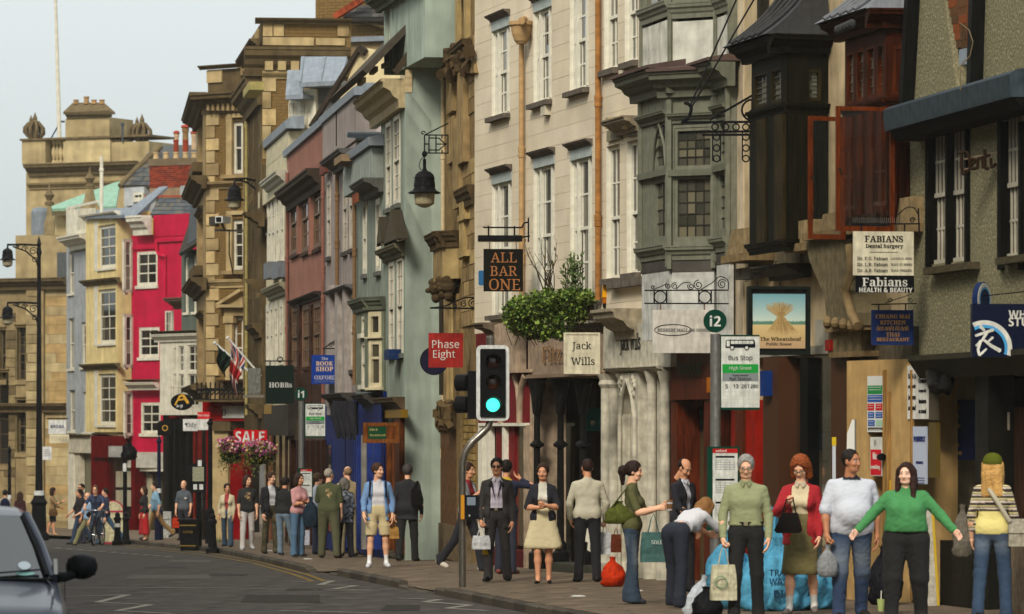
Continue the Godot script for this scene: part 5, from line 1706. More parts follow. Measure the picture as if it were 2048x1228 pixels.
	pxb(b,"grey_fascia",1720,660,1824,722,-.1,.12,M(98,90,74,.7,"stain",.8,.2))
	pxb(b,"white_fascia",1500,700,1660,716,-.1,.1,M(170,164,146,.6))
	pxb(b,"pale_wall_panel",1630,640,1660,712,-.1,.02,M(178,172,156,.8))
	# glazed coffee shop front: dim room behind glass
	pxb(b,"room_back",1500,716,1664,1190,-2.5,-2.4,M(40,36,30))
	pxb(b,"shop_glass",1556,716,1662,1180,-.05,-.044,clear(.1))
	pxb(b,"dark_mullion",1600,716,1616,1185,-.1,.05,M(22,22,22,.4))
	pxb(b,"dark_mullion",1558,716,1566,1185,-.1,.05,M(34,32,28,.4))
	pxb(b,"menu_board",1612,800,1662,834,-.5,-.46,M(96,92,78,.6))
	pxb(b,"hanging_banner",1622,718,1650,780,-.6,-.58,M(178,176,168,.7))
	pxb(b,"blue_box",1520,742,1530,792,.1,.3,M(24,60,130,.5))
	pxb(b,"lower_board",1622,862,1662,900,-.4,-.38,M(40,70,84,.5))
	pxb(b,"red_light_box",1650,680,1660,702,.02,.3,M(140,30,24,.4))
	# plywood hoarding with a dark doorway
	var ply:=M(200,164,108,.7,"streak",1.4,.1)
	var h:=building("plywood_hoarding","plywood hoarding round a boarded shop front with a deep wooden doorway",facade(1731,51.5,1862,49.85,-.3),"hoarding")
	hoard=h.f
	f=h.f
	h.holes.append([f.u(1775),f.v(1775,1200),f.u(1816),f.v(1775,785)])
	wall(h,"board_wall",0,0,f.u(1862),f.v(1731,722),ply,.25,.5,.6)
	pxb(h,"door",1780,786,1818,1200,-.3,-.2,M(166,116,62,.6,"streak",.9,.1))
	pxb(h,"door_frame",1769,783,1776,1200,.2,.29,M(190,146,84,.7,"wood",.8,.1))
	var kn:=MB.new()
	for q in [[1796,890],[1802,840],[1805,940]]: kn.ball(f.p(q[0],q[1],-.2),V(.03,.05,.006),8,5)
	put(h,"knot",kn,M(96,54,24))
	pxb(h,"door_plate",1789,868,1794,876,-.2,-.18,M(196,176,130))
	var lk:=MB.new()
	lk.ball(f.p(1763,914,.33),V(.06,.045,.06),10,8)
	put(h,"padlock",lk,M(24,24,26,.3))
	for q in [[1765,1769],[1820,1824]]: pxb(h,"batten",q[0],740,q[1],1200,.25,.28,M(184,140,80,.7,"wood",.8,.1))
	# roughcast house
	var rc:=M(178,170,134,.95,"cast",1.6,1.0)
	var tim:=M(20,20,18,.6,"wood",.8,.2)
	var a:=building("roughcast_gabled_house","olive roughcast house with black timber gables and a heavy lead gutter at the right",facade(1815,50.4,2100,44.6,-.3))
	f=a.f
	for q in [[1857,257,1890,530],[1894,250,1928,526]]:
		win(a,q[0],q[1],q[2],q[3],{"nx": 4,"ny": 2,"ft": .05,"dep": .06,"m": M(200,192,172,.5),"g": dark_panes,"bar": .03,"sill": 0,"mid": .5})
	for q in [[2002,228,2036,518],[2042,222,2080,514]]:
		win(a,q[0],q[1],q[2],q[3],{"nx": 4,"ny": 2,"ft": .05,"dep": .06,"m": M(200,192,172,.5),"g": dark_panes,"bar": .03,"sill": 0})
	var vtop:=f.v(1815,240)
	wall(a,"wall",0,f.v(1815,750),f.u(2100),vtop,rc,0,.3,5)
	for q in [[1850,1856],[1890,1894],[1928,1932],[1994,2001],[2036,2041]]: pxb(a,"window_timber",q[0],244,q[1],540,-.05,.05,tim)
	for q in [[1846,1936,536],[1990,2090,516]]: pxb(a,"window_ledge",q[0],q[2],q[1],q[2]+14,-.05,.14,M(90,82,62,.9,"stain",.6,.4))
	pxb(a,"dark_eaves_board",1812,222,2100,252,0,.04,tim)
	# the lead box gutter
	var gm:=M(62,72,78,.5,"stain",.8,.2)
	run(a,"box_gutter",[[.0,-.24],[.42,-.24],[.44,.0],[.36,.05],[.0,.12]],f.u(1772,.4),f.u(2100),f.v(1772,222,.4),gm,.0)
	run(a,"gutter_soffit",[[.0,-.36],[.3,-.36],[.38,-.25],[.0,-.25]],f.u(1776,.4),f.u(2100),f.v(1772,222,.4),tim,.0)
	# two gables over it with tile-hung valley
	var gv:=f.v(1772,222,.4)+.1
	var gz:=.05
	var g1:=MB.new()
	g1.prism(PackedVector2Array([Q(f.u(1826),gv),Q(f.u(1921),gv),Q(f.u(1921),gv+.05),Q(f.u(1893),f.v(1893,-30)),Q(f.u(1850),f.v(1843,-30))]),-3,gz)
	g1.prism(PackedVector2Array([Q(f.u(1966),gv),Q(f.u(2110),gv),Q(f.u(2110),f.v(1972,-30)+.4),Q(f.u(1978),f.v(1972,-30))]),-3,gz)
	put(a,"gable_wall",g1,rc)
	g1=MB.new()
	g1.bar(V(f.u(1800,.2),gv-.02,.12),V(f.u(1814,.2),f.v(1842,-40),.12),.16,.16,Vector3.BACK)
	put(a,"bargeboard",g1,M(28,28,26,.5,"wood",.8,.2))
	g1=MB.new()
	g1.bar(V(f.u(1936,.2),gv-.02,.12),V(f.u(1942,.2),f.v(1962,-40),.12),.16,.16,Vector3.BACK)
	put(a,"bargeboard",g1,M(28,28,26,.5,"wood",.8,.2))
	g1=MB.new()
	g1.bar(V(f.u(1803),gv-.05,.1),V(f.u(1812),f.v(1812,-40),.1),.1,.1)
	put(a,"gable_pipe",g1,M(60,54,44,.5))
	var tl:=[M(120,84,56,.85,"grain",.4,.2),M(104,78,54,.85,"grain",.4,.2),M(150,84,48,.85,"grain",.4,.2),M(96,76,58,.85,"grain",.4,.2)]
	for i in 8: # tile-hung strip between the gables
		var yy:=96.0-16.0*i
		var x0:=1912.0-3.2*i
		for k in 2:
			var w:=(1931.0-x0)/2
			var t:=pxb(a,"hung_tile",x0+w*k+.4,yy-15.2,x0+w*(k+1)-.4,yy+1.5,-.02,.06+.015*k+.004*(i % 2),tl[rng.randi() % 4])
	pxb(a,"tile_backing",1890,-40,1940,130,-.4,-.03,M(46,36,28))
	pxb(a,"valley_lead",1918,100,1931,132,.02,.08,M(150,160,170,.35,"streak",.4,.1))
	pxb(a,"timber_jamb",1933,-40,1937,90,0,.14,M(120,66,30,.5))
	var wr:=MB.new()
	wr.tube([f.p(1921,47,.1),f.p(1938,60,.3),f.p(1946,84,.32),f.p(1940,112,.3),f.p(1921,132,.46),f.p(1921,180,.5)],.008,5)
	put(a,"cable",wr,M(120,104,80))
	# ground floor: jettied ledge and a dark shop with the blue menu board
	run(a,"jetty_moulding",[[.0,-.26],[.12,-.26],[.26,-.06],[.26,.0],[.0,.02]],f.u(1826,.2),f.u(2100),f.v(1826,712,.2),M(62,58,46,.8,"streak",.6,.2),0)
	pxb(a,"shop_back",1862,760,2100,1230,-2,-1.0,M(22,20,18))
	pxb(a,"blue_menu_board",1888,800,1948,918,-.6,-.5,M(20,40,96,.5,"",1,0))
	var gd:=M(150,120,70,.5,"",1,0)
	for q in [["CHIANG",815],["MAI",832],["KITCHEN",852],["THAI",890],["RESTAURANT",906]]:
		text(a.n,q[0],f.u(1916,-.5),f.v(1916,q[1],-.5),-.49,.055*q[0].length()*.72,gd,"serif")
	pxb(a,"shop_post",1950,745,1976,1240,-.3,.0,M(30,28,24,.4))
	pxb(a,"green_window",1975,762,2014,810,-.3,-.25,glass(52,60,46))
	pxb(a,"tall_glass",1978,815,1996,1000,-.3,-.25,glass(36,50,56))
	pxb(a,"door_notice",2008,825,2016,860,-.24,-.22,M(180,170,150))
	pxb(a,"brown_door",2026,815,2090,1060,-.4,-.3,M(80,56,42,.6,"wood",.8,.1))
	pxb(a,"stone_base",2014,1060,2100,1260,-.3,.1,M(156,136,110,.85,"stain",.8,.3))
	pxb(a,"black_plinth",1880,1080,1960,1240,-.4,.02,M(30,28,22,.5))
	var bk:=MB.new()
	bk.tube([f.p(1866,745,.1),f.p(1872,775,.25),f.p(1890,778,.2),f.p(1896,760,.1)],.09,8)
	put(a,"scrolled_bracket",bk,M(26,24,22,.4))
	pxb(a,"brass_notice_frame",1857,845,1872,955,.05,.1,M(110,92,44,.4,"",1,0,.5))
	pxb(a,"pale_sign_panel",1830,740,1858,840,-.1,.02,M(90,84,70))


# ---------- people: smooth bodies meshed from joined capsules ----------
class Sdf:
	var lo: Vector3
	var h: float
	var nx: int
	var ny: int
	var nz: int
	var d:=PackedFloat32Array()
	func _init(a: Vector3,b: Vector3,cell: float)->void:
		lo=a; h=cell
		nx=int(ceil((b.x-a.x)/h))+1
		ny=int(ceil((b.y-a.y)/h))+1
		nz=int(ceil((b.z-a.z)/h))+1
		d.resize(nx*ny*nz)
		d.fill(1.0)
	# a capsule from a to b with radii ra, rb, joined smoothly; fz > 1 flattens it along z, cut = true carves it out instead
	func cone(a: Vector3,b: Vector3,ra: float,rb: float,k:=.03,fz:=1.0,cut:=false)->void:
		var m:=maxf(ra,rb)+k+h*2.0
		var i0:=maxi(0,int((minf(a.x,b.x)-m-lo.x)/h))
		var i1:=mini(nx-1,int((maxf(a.x,b.x)+m-lo.x)/h)+1)
		var j0:=maxi(0,int((minf(a.y,b.y)-m-lo.y)/h))
		var j1:=mini(ny-1,int((maxf(a.y,b.y)+m-lo.y)/h)+1)
		var k0:=maxi(0,int((minf(a.z,b.z)-m-lo.z)/h))
		var k1:=mini(nz-1,int((maxf(a.z,b.z)+m-lo.z)/h)+1)
		var ab:=b-a
		ab.z *= fz
		var il:=1.0/maxf(ab.length_squared(),1e-8)
		var dr:=rb-ra
		var ik:=1.0/k
		for z in range(k0,k1+1):
			for y in range(j0,j1+1):
				var p:=Vector3(lo.x+i0*h,lo.y+y*h,lo.z+z*h)-a
				p.z *= fz
				var at:=(z*ny+y)*nx+i0
				for x in range(i0,i1+1):
					var t:=clampf(p.dot(ab)*il,.0,1.0)
					var q:=(p-ab*t).length()-(ra+dr*t)
					p.x+=h
					if cut: q=-q
					var o:=d[at]
					var e:=maxf(k-absf(o-q),.0)*ik
					if cut: d[at]=maxf(o,q)+e*e*k*.25
					else: d[at]=minf(o,q)-e*e*k*.25
					at+=1
	func ball(c: Vector3,r: Vector3,k:=.02,cut:=false)->void: # an ellipsoid
		var m:=Vector3.ONE*(k+h*2.0)+r
		var i0:=maxi(0,int((c.x-m.x-lo.x)/h))
		var i1:=mini(nx-1,int((c.x+m.x-lo.x)/h)+1)
		var j0:=maxi(0,int((c.y-m.y-lo.y)/h))
		var j1:=mini(ny-1,int((c.y+m.y-lo.y)/h)+1)
		var k0:=maxi(0,int((c.z-m.z-lo.z)/h))
		var k1:=mini(nz-1,int((c.z+m.z-lo.z)/h)+1)
		var rm:=minf(r.x,minf(r.y,r.z))
		var ir:=Vector3.ONE/r
		for z in range(k0,k1+1):
			for y in range(j0,j1+1):
				for x in range(i0,i1+1):
					var p:=(Vector3(lo.x+x*h,lo.y+y*h,lo.z+z*h)-c)*ir
					var l:=p.length()
					var q:=(l-1.0)*(rm if l<1.0 else lerpf(rm,(r.x+r.y+r.z)/3.0,.4))
					if cut: q=-q
					var at:=(z*ny+y)*nx+x
					var o:=d[at]
					var e:=maxf(k-absf(o-q),.0)/k
					if cut: d[at]=maxf(o,q)+e*e*k*.25
					else: d[at]=minf(o,q)-e*e*k*.25
	func half(c: Vector3,n: Vector3)->void: # keeps only the side that n points away from
		for z in nz:
			for y in ny:
				for x in nx:
					var at:=(z*ny+y)*nx+x
					if d[at]<h*3: d[at]=maxf(d[at],(Vector3(lo.x+x*h,lo.y+y*h,lo.z+z*h)-c).dot(n))
	func wedge(c: Vector3,w0: float,w1: float,hh: float,rot: Basis)->void: # opens the front of a coat: half-widths at the bottom c and at the top c + hh
		var inv:=rot.inverse()
		for z in nz:
			for y in ny:
				for x in nx:
					var at:=(z*ny+y)*nx+x
					if d[at]<h*3:
						var p:=inv*(Vector3(lo.x+x*h,lo.y+y*h,lo.z+z*h)-c)
						var w:=lerpf(w0,w1,clampf(p.y/hh,.0,1.0))
						d[at]=maxf(d[at],minf(w-absf(p.x),p.z-.0))
	func mesh(mb: MB,color: Callable,folds:=.0,ff:=18.0,noise: FastNoiseLite=null)->void:
		var id:=PackedInt32Array()
		id.resize(d.size())
		id.fill(-1)
		var vs:=PackedVector3Array()
		var st:=[0,1,nx,nx+1,nx*ny,nx*ny+1,nx*ny+nx,nx*ny+nx+1]
		var ed:=[[0,1],[2,3],[4,5],[6,7],[0,2],[1,3],[4,6],[5,7],[0,4],[1,5],[2,6],[3,7]]
		var cp:=[]
		for i in 8: cp.append(Vector3(i & 1,(i >> 1) & 1,i >> 2))
		var lim:=h*2.2
		var quads:=PackedInt32Array()
		for z in nz-1:
			for y in ny-1:
				var at:=(z*ny+y)*nx-1
				for x in nx-1:
					at+=1
					if absf(d[at])>lim: continue
					var c:=[]
					var neg:=0
					for s in st:
						var q:=d[at+s]
						c.append(q)
						if q<0: neg+=1
					if neg==0 or neg==8: continue
					var sum:=Vector3.ZERO
					var cnt:=0
					for e in ed:
						var a: float=c[e[0]]
						var b: float=c[e[1]]
						if (a<0)!=(b<0):
							sum+=(cp[e[0]] as Vector3).lerp(cp[e[1]],a/(a-b))
							cnt+=1
					id[at]=vs.size()
					vs.append(lo+(Vector3(x,y,z)+sum/cnt)*h)
					# the three edges that meet at this cell's first corner
					var s0: float=c[0]
					if y>0 and z>0 and (s0<0)!=(c[1]<0): quads.append_array(_q(id,at,nx,nx*ny,s0<0))
					if x>0 and z>0 and (s0<0)!=(c[2]<0): quads.append_array(_q(id,at,nx*ny,1,s0<0))
					if x>0 and y>0 and (s0<0)!=(c[4]<0): quads.append_array(_q(id,at,1,nx,s0<0))
		var ns:=PackedVector3Array()
		ns.resize(vs.size())
		for pass_ in 2:
			ns.fill(Vector3.ZERO)
			for i in range(0,quads.size(),4):
				var a:=quads[i]
				var b:=quads[i+1]
				var c:=quads[i+2]
				var e:=quads[i+3]
				if a<0 or b<0 or c<0 or e<0: continue
				var n:=(vs[c]-vs[a]).cross(vs[e]-vs[b])
				ns[a]+=n; ns[b]+=n; ns[c]+=n; ns[e]+=n
			for i in ns.size(): ns[i]=ns[i].normalized()
			if pass_==1 or folds==.0 or noise==null: break
			for i in vs.size():
				var p:=vs[i]*ff
				vs[i]+=ns[i]*folds*(.5*noise.get_noise_3d(p.x,p.y*.5,p.z)+.45-1.6*absf(noise.get_noise_3d(p.x*.8+p.y*.5+7.0,p.y*1.2-p.x*.5,p.z*.8)))
		mb.use_c=true
		var cols:=PackedColorArray()
		cols.resize(vs.size())
		for i in vs.size(): cols[i]=color.call(vs[i],ns[i])
		for i in range(0,quads.size(),4):
			var a:=quads[i]
			var b:=quads[i+1]
			var c:=quads[i+2]
			var e:=quads[i+3]
			if a<0 or b<0 or c<0 or e<0: continue
			for q in [a,c,b,a,e,c]:
				mb.v.append(vs[q]); mb.n.append(ns[q]); mb.c.append(cols[q])
	func _q(id: PackedInt32Array,at: int,s1: int,s2: int,flip: bool)->PackedInt32Array:
		var a:=id[at]
		var b:=id[at-s1]
		var c:=id[at-s1-s2]
		var e:=id[at-s2]
		return PackedInt32Array([a,b,c,e]) if flip else PackedInt32Array([a,e,c,b])

func lin(r: float,g: float,b: float)->Color: return srgb(r,g,b).srgb_to_linear()
var fold_noise: FastNoiseLite
# heads, with colours: r marks skin 1, g lips, b eye parts; repainted for each person
func head_mesh(fem: bool)->MB:
	var key:="head%s" % fem
	if meshes.has(key): return meshes[key]
	var s:=Sdf.new(Vector3(-.11,-.19,-.14),Vector3(.11,.14,.15),.0075)
	s.ball(Vector3(0,.035,-.02),Vector3(.074,.088,.094),.02)
	s.ball(Vector3(0,-.02,.025),Vector3(.062 if fem else .066,.082,.064),.03)
	s.cone(Vector3(-.028,-.085,.04),Vector3(.028,-.085,.04),.026 if fem else .031,.026 if fem else .031,.03)
	s.ball(Vector3(0,-.092,.066),Vector3(.02,.016,.016),.02)
	s.cone(Vector3(-.04,.028,.07),Vector3(.04,.028,.07),.012,.012,.02)
	for x in [-1.0,1.0]:
		s.ball(Vector3(.033*x,.004,.098),Vector3(.02,.013,.018),.015,true)
		s.ball(Vector3(.033*x,.003,.072),Vector3(.014,.013,.014),.006)
		s.ball(Vector3(.045*x,-.03,.062),Vector3(.022,.018,.02),.02)
		s.ball(Vector3(.077*x,-.008,-.008),Vector3(.011,.032,.02),.008)
	s.cone(Vector3(0,.018,.082),Vector3(0,-.03,.1),.009,.014,.014)
	s.ball(Vector3(0,-.036,.094),Vector3(.019,.011,.013),.01)
	s.ball(Vector3(0,-.061,.08),Vector3(.026,.007,.012),.008)
	s.cone(Vector3(0,-.09,-.02),Vector3(0,-.19,-.035),.052,.055,.03)
	var mb:=MB.new()
	s.mesh(mb,func(p: Vector3,_n: Vector3)->Color:
		if p.z>.05:
			var e:=Vector2(absf(p.x)-.033,p.y-.003)
			if e.length()<.0085: return Color(0,0,1)
			if absf(e.x)<.016 and absf(e.y)<.0075: return Color(0,0,.5)
			if absf(e.x)<.024 and absf(p.y-.03)<.007: return Color(0,.5,0)
			if absf(p.x)<.026 and absf(p.y+.061)<.009 and p.z>.07: return Color(0,1,0)
		return Color(1,0,0))
	meshes[key]=mb
	return mb
func hand_mesh(grip: bool)->MB: # a right hand that hangs from the wrist: fingers down, thumb forward, palm to +x
	var key:="hand%s" % grip
	if meshes.has(key): return meshes[key]
	var s:=Sdf.new(Vector3(-.05,-.2,-.07),Vector3(.08,.03,.09),.0065)
	s.cone(Vector3(0,.01,0),Vector3(0,-.02,0),.026,.028,.01)
	s.cone(Vector3(0,-.03,-.022),Vector3(.002,-.08,-.026),.017,.015,.02)
	s.cone(Vector3(0,-.03,.02),Vector3(.002,-.08,.026),.018,.015,.02)
	s.cone(Vector3(0,-.03,0),Vector3(.002,-.085,0),.019,.016,.02)
	var bend:=1.25 if grip else .35
	for i in 4:
		var z:=.031-.0205*i
		var l: float=[.038,.043,.04,.031][i]
		var a:=Vector3(.002,-.086,z)
		var g:=bend*.8
		for k in 3:
			var b:=a+Vector3(sin(g),-cos(g),0)*l*(1.0-.2*k)
			s.cone(a,b,.0098-.0008*k,.009-.0008*k,.003)
			a=b
			g+=bend
	var t:=Vector3(.012,-.035,.036)
	s.cone(Vector3(.004,-.022,.02),t,.016,.013,.012)
	s.cone(t,t+Vector3(.014,-.03,.014),.0115,.0105,.006)
	s.cone(t+Vector3(.014,-.03,.014),t+Vector3(.03,-.054,.006),.0105,.009,.004)
	var mb:=MB.new()
	s.mesh(mb,func(_p: Vector3,_n: Vector3)->Color: return Color(1,0,0))
	meshes[key]=mb
	return mb
func shoe_mesh(kind: String)->Mesh:
	var key:="shoe"+kind
	if meshes.has(key): return meshes[key]
	var s:=Sdf.new(Vector3(-.08,-.1,-.1),Vector3(.08,.06,.24),.009)
	if kind=="pump":
		s.cone(Vector3(0,-.06,-.04),Vector3(0,-.066,.15),.03,.026,.02)
		s.cone(Vector3(0,-.066,.1),Vector3(0,-.07,.165),.036,.024,.02)
		s.ball(Vector3(0,-.02,.06),Vector3(.028,.03,.06),.01,true)
	else:
		s.cone(Vector3(0,-.04,-.03),Vector3(0,-.055,.14),.042,.036,.03)
		s.cone(Vector3(0,-.06,.08),Vector3(0,-.063,.17),.046,.036,.02)
		s.cone(Vector3(0,.0,-.01),Vector3(0,-.03,.0),.046,.046,.02)
	s.half(Vector3(0,-.086,0),Vector3(0,-1,0))
	var mb:=MB.new()
	s.mesh(mb,func(p: Vector3,_n: Vector3)->Color:
		if kind=="trainer":
			if p.y<-.062: return Color(.8,.8,.78)
			if absf(p.x)>.03 and absf(fposmod(p.z*1.0+p.y*.5,.032)-.016)<.006 and p.z>.0 and p.z<.11: return Color(3,3,3)
		elif p.y<-.072: return Color(.35,.32,.3)
		return Color(1,1,1))
	meshes[key]=mb.mesh()
	return meshes[key]
func hair_mesh(style: String)->Mesh:
	var key:="hair"+style
	if meshes.has(key): return meshes[key]
	var s:=Sdf.new(Vector3(-.17,-.36,-.24),Vector3(.17,.2,.15),.0085)
	var fat:=.008 if style in ["crop","bald"] else .018
	s.ball(Vector3(0,.035,-.022),Vector3(.074,.088,.094)+Vector3.ONE*fat,.02)
	if style in ["bob","long","curly"]:
		for x in [-1.0,1.0]: s.cone(Vector3(.075*x,.03,-.02),Vector3(.082*x,-.09,-.02),.045,.042 if style!="curly" else .046,.03)
		s.cone(Vector3(-.05,-.02,-.07),Vector3(-.045,-.11,-.075),.06,.05,.03); s.cone(Vector3(.05,-.02,-.07),Vector3(.045,-.11,-.075),.06,.05,.03)
	if style=="curly": s.ball(Vector3(0,.06,-.02),Vector3(.1,.1,.108),.03)
	if style=="long":
		for x in [-1.0,-.33,.33,1.0]: s.cone(Vector3(.06*x,-.08,-.08),Vector3(.085*x,-.3,-.09),.052,.035,.03)
		for x in [-1.0,1.0]: s.cone(Vector3(.08*x,-.06,.0),Vector3(.1*x,-.27,.04),.036,.026,.03)
	if style in ["pony","bun"]:
		s.ball(Vector3(0,.0,-.155),Vector3(.06,.066,.058),.02)
		if style=="pony": s.cone(Vector3(0,-.02,-.16),Vector3(.01,-.16,-.14),.042,.025,.02)
	s.ball(Vector3(0,-.026,.1),Vector3(.072,.12,.1),.01,true) # the face
	s.ball(Vector3(0,-.04,.05),Vector3(.2,.05,.04),.02,true) if style in ["short","crop","bald","pony","bun"] else null
	if style=="bald":
		s.ball(Vector3(0,.12,.03),Vector3(.11,.105,.12),.01,true)
	if style in ["short","crop","bald"]: s.half(Vector3(0,-.07,-.08),Vector3(0,-1,.1))
	var mb:=MB.new()
	s.mesh(mb,func(p: Vector3,_n: Vector3)->Color:
		var q:=.8+.35*fold_noise.get_noise_3d(p.x*260.0,p.y*40.0,p.z*260.0)
		return Color(q,q,q),.02 if style=="curly" else .011,330.0 if style=="curly" else 300.0,fold_noise)
	meshes[key]=mb.mesh()
	return meshes[key]
func hair_mat(c: Color)->StandardMaterial3D:
	var key:="hairm"+c.to_html()
	if not mats.has(key):
		var m:=StandardMaterial3D.new()
		m.vertex_color_use_as_albedo=true
		m.albedo_color=c.linear_to_srgb(); m.roughness=.65; m.metallic_specular=.3
		mats[key]=m
	return mats[key]

# px: where the figure stands in the picture, d: how far away, H: height, yaw: 0 faces the camera, 90 to the picture's right
# o: w build, fem, la ra [forward, out, elbow, inward], ll rl [forward, knee, out], lean, hy hp head turn and nod, skin, hair, hc,
#    top, sl sleeve 0..1, tl length below the hip, open under-shirt colour, pat pattern, bot, bc, bl, shoe, sc, sock
func person(label: String,px: float,d: float,H: float,yaw: float,o: Dictionary,road:=false)->Node3D:
	var k:=H/1.75
	var at:=stand(px,d)
	if road: at.y=CY-drop(d)-.12
	at.y+=o.get("up",.0)
	var n:=thing("person",label,"person",Transform3D(Basis(Vector3.UP,deg_to_rad(yaw)),at))
	var fem: bool=o.get("fem",false)
	var w: float=o.get("w",1.0)
	var cell:=clampf(d*.00028,.0125,.026)
	var skin: Color=[lin(226,172,138),lin(206,146,110),lin(176,116,80),lin(234,186,160)][o.get("skin",0)]
	# joints
	var hipc:=Vector3(0,.93,0)*k
	var lean:=deg_to_rad(o.get("lean",2.0))
	var R:=Basis(Vector3.RIGHT,lean)*Basis(Vector3.UP,deg_to_rad(o.get("twist",.0)))
	var up:=func(x: float,y: float,z: float)->Vector3: return hipc+R*(Vector3(x,y,z)*k-hipc)
	var J:={}
	var low:=9.0
	for s in [[-1.0,"r"],[1.0,"l"]]: # the person's right is at -x
		var q: Array=o.get(s[1]+"l",[3.0*s[0],4.0,3.0])
		var a:=deg_to_rad(q[0])
		var kn:=a-deg_to_rad(q[1])
		var sp:=deg_to_rad(q[2])
		var hip:=Vector3(s[0]*(.095 if fem else .09)*lerpf(1.0,w,.6),.9,0)*k
		var knee:=hip+Vector3(s[0]*sin(sp),-cos(sp)*cos(a),sin(a))*.42*k
		var ank:=knee+Vector3(s[0]*sin(sp)*.6,-cos(kn),sin(kn))*.40*k
		J[s[1]+"hip"]=hip; J[s[1]+"knee"]=knee; J[s[1]+"ank"]=ank
		J[s[1]+"pitch"]=kn
		low=minf(low,ank.y)
		var sh: Vector3=up.call(s[0]*(.152 if fem else .174)*lerpf(1.0,w,.6),1.392,-.015)
		var m: Array=o.get(s[1]+"a",[2.0,8.0,12.0,.0])
		var pa:=deg_to_rad(m[0])
		var ou:=deg_to_rad(m[1])
		var fo:=pa+deg_to_rad(m[2])
		var inn:=deg_to_rad(m[3])
		var el: Vector3=sh+Basis(Vector3.UP,deg_to_rad(o.get("twist",.0)))*Vector3(s[0]*sin(ou),-cos(ou)*cos(pa),cos(ou)*sin(pa))*.29*k
		var fd:=Vector3(-s[0]*sin(inn),-cos(inn)*cos(fo),cos(inn)*sin(fo))
		var wr: Vector3=el+Basis(Vector3.UP,deg_to_rad(o.get("twist",.0)))*fd*.25*k
		J[s[1]+"sh"]=sh; J[s[1]+"el"]=el; J[s[1]+"wr"]=wr
	var drop_:=Vector3(0,.086*k-low,0)
	for key in J: if J[key] is Vector3: J[key]+=drop_
	hipc+=drop_
	var U:=func(x: float,y: float,z: float)->Vector3: return hipc+R*(Vector3(x,y,z)*k-Vector3(0,.93,0)*k)
	var hb:=R*Basis(Vector3.UP,deg_to_rad(o.get("hy",.0)))*Basis(Vector3.RIGHT,deg_to_rad(o.get("hp",.0))-lean*o.get("level",.5))
	var neck: Vector3=U.call(0,1.49,-.015)
	var head: Vector3=neck+R*Vector3(0,.15,.022)*k
	var lo:=Vector3(9,9,9)
	var hi:=-lo
	for key in J:
		if J[key] is Vector3:
			lo=lo.min(J[key]); hi=hi.max(J[key])
	lo=lo.min(neck); hi=hi.max(neck)
	for q in [U.call(0,.93,-.1),U.call(0,1.3,.1)]:
		lo=lo.min(q); hi=hi.max(q)
	var pad:=Vector3(.2,.14,.2)*lerpf(1.0,w,.9)
	lo-=pad; hi+=pad
	# --- the body
	var b:=Sdf.new(lo,hi,maxf(cell,.017))
	var ls:=.74 if o.get("bot","trousers")=="trousers" else 1.0
	for s in ["r","l"]:
		b.cone(J[s+"hip"],J[s+"knee"],.07*k*ls,.05*k*ls,.03)
		b.cone(J[s+"knee"],J[s+"knee"].lerp(J[s+"ank"],.35)+Vector3(0,0,-.012),.05*k*ls,.053*k*ls,.03)
		b.cone(J[s+"knee"].lerp(J[s+"ank"],.35)+Vector3(0,0,-.012),J[s+"ank"],.053*k*ls,.034*k,.03)
		b.cone(J[s+"ank"],J[s+"ank"]+Vector3(0,-.04,.06),.034,.03,.03)
		b.cone(J[s+"sh"],J[s+"el"],.038*k*lerpf(1,w,.6),.036*k,.03)
		b.cone(J[s+"el"],J[s+"el"].lerp(J[s+"wr"],.3),.038*k,.04*k,.03)
		b.cone(J[s+"el"].lerp(J[s+"wr"],.3),J[s+"wr"],.04*k,.027*k,.03)
	b.cone(U.call(-.07,.95,0),U.call(.07,.95,0),.075*k,.075*k,.05)
	b.cone(U.call(0,1.0,0),U.call(0,1.27,0),.075*k,.08*k,.04,1.25)
	b.cone(U.call(-.11,1.37,-.015),U.call(.11,1.37,-.015),.046*k,.046*k,.05)
	b.cone(U.call(0,1.36,-.02),neck+R*Vector3(0,.04,.005),.056*k,.053*k,.04)
	var bm:=MB.new()
	var sockc: Color=o.get("sock",skin)
	b.mesh(bm,func(p: Vector3,_n: Vector3)->Color: return sockc if p.y<.22 and o.has("sock") else skin)
	var lips:=skin.lerp(lin(150,60,60),.55 if fem else .3)
	var brow: Color=skin.lerp(o.get("hc",lin(50,36,26)),.6)
	var add:=func(src: MB,x: Transform3D,mirror: bool)->void:
		for i in range(0,src.v.size(),3):
			for q in ([0,2,1] if mirror else [0,1,2]):
				var t:=src.c[i+q]
				bm.v.append(x*src.v[i+q]); bm.n.append((x.basis*src.n[i+q]).normalized())
				bm.c.append(skin if t.r>.5 else lips if t.g>.9 else brow if t.g>.4 else lin(40,30,26) if t.b>.9 else lin(190,180,170))
	add.call(head_mesh(fem),Transform3D(hb*Basis.from_scale(Vector3.ONE*k*.98),head),false)
	for s in [[-1.0,"r"],[1.0,"l"]]:
		var f: Vector3=(J[s[1]+"wr"]-J[s[1]+"el"]).normalized()
		var y:=-f
		var z: Vector3=Vector3(0,0,1) if absf(f.z)<.75 else Vector3(0,1,0)
		z=(z-y*z.dot(y)).normalized()
		var x:=y.cross(z)
		var palm: float=o.get("palm"+s[1],.0)
		var hbz:=Basis(x*-s[0],y,z)
		hbz=Basis(y,deg_to_rad(palm)*s[0])*hbz
		add.call(hand_mesh(o.get("grip"+s[1],false)),Transform3D(hbz*Basis.from_scale(Vector3.ONE*k*(.9 if fem else 1.0)),J[s[1]+"wr"]),s[0]>0)
	part(n,"body",bm.mesh(),tint_mat(.6))
	# --- trousers, shorts or skirt
	var bot: String=o.get("bot","trousers")
	var bc: Color=o.get("bc",lin(40,40,44))
	var belly: float=o.get("belly",.0)
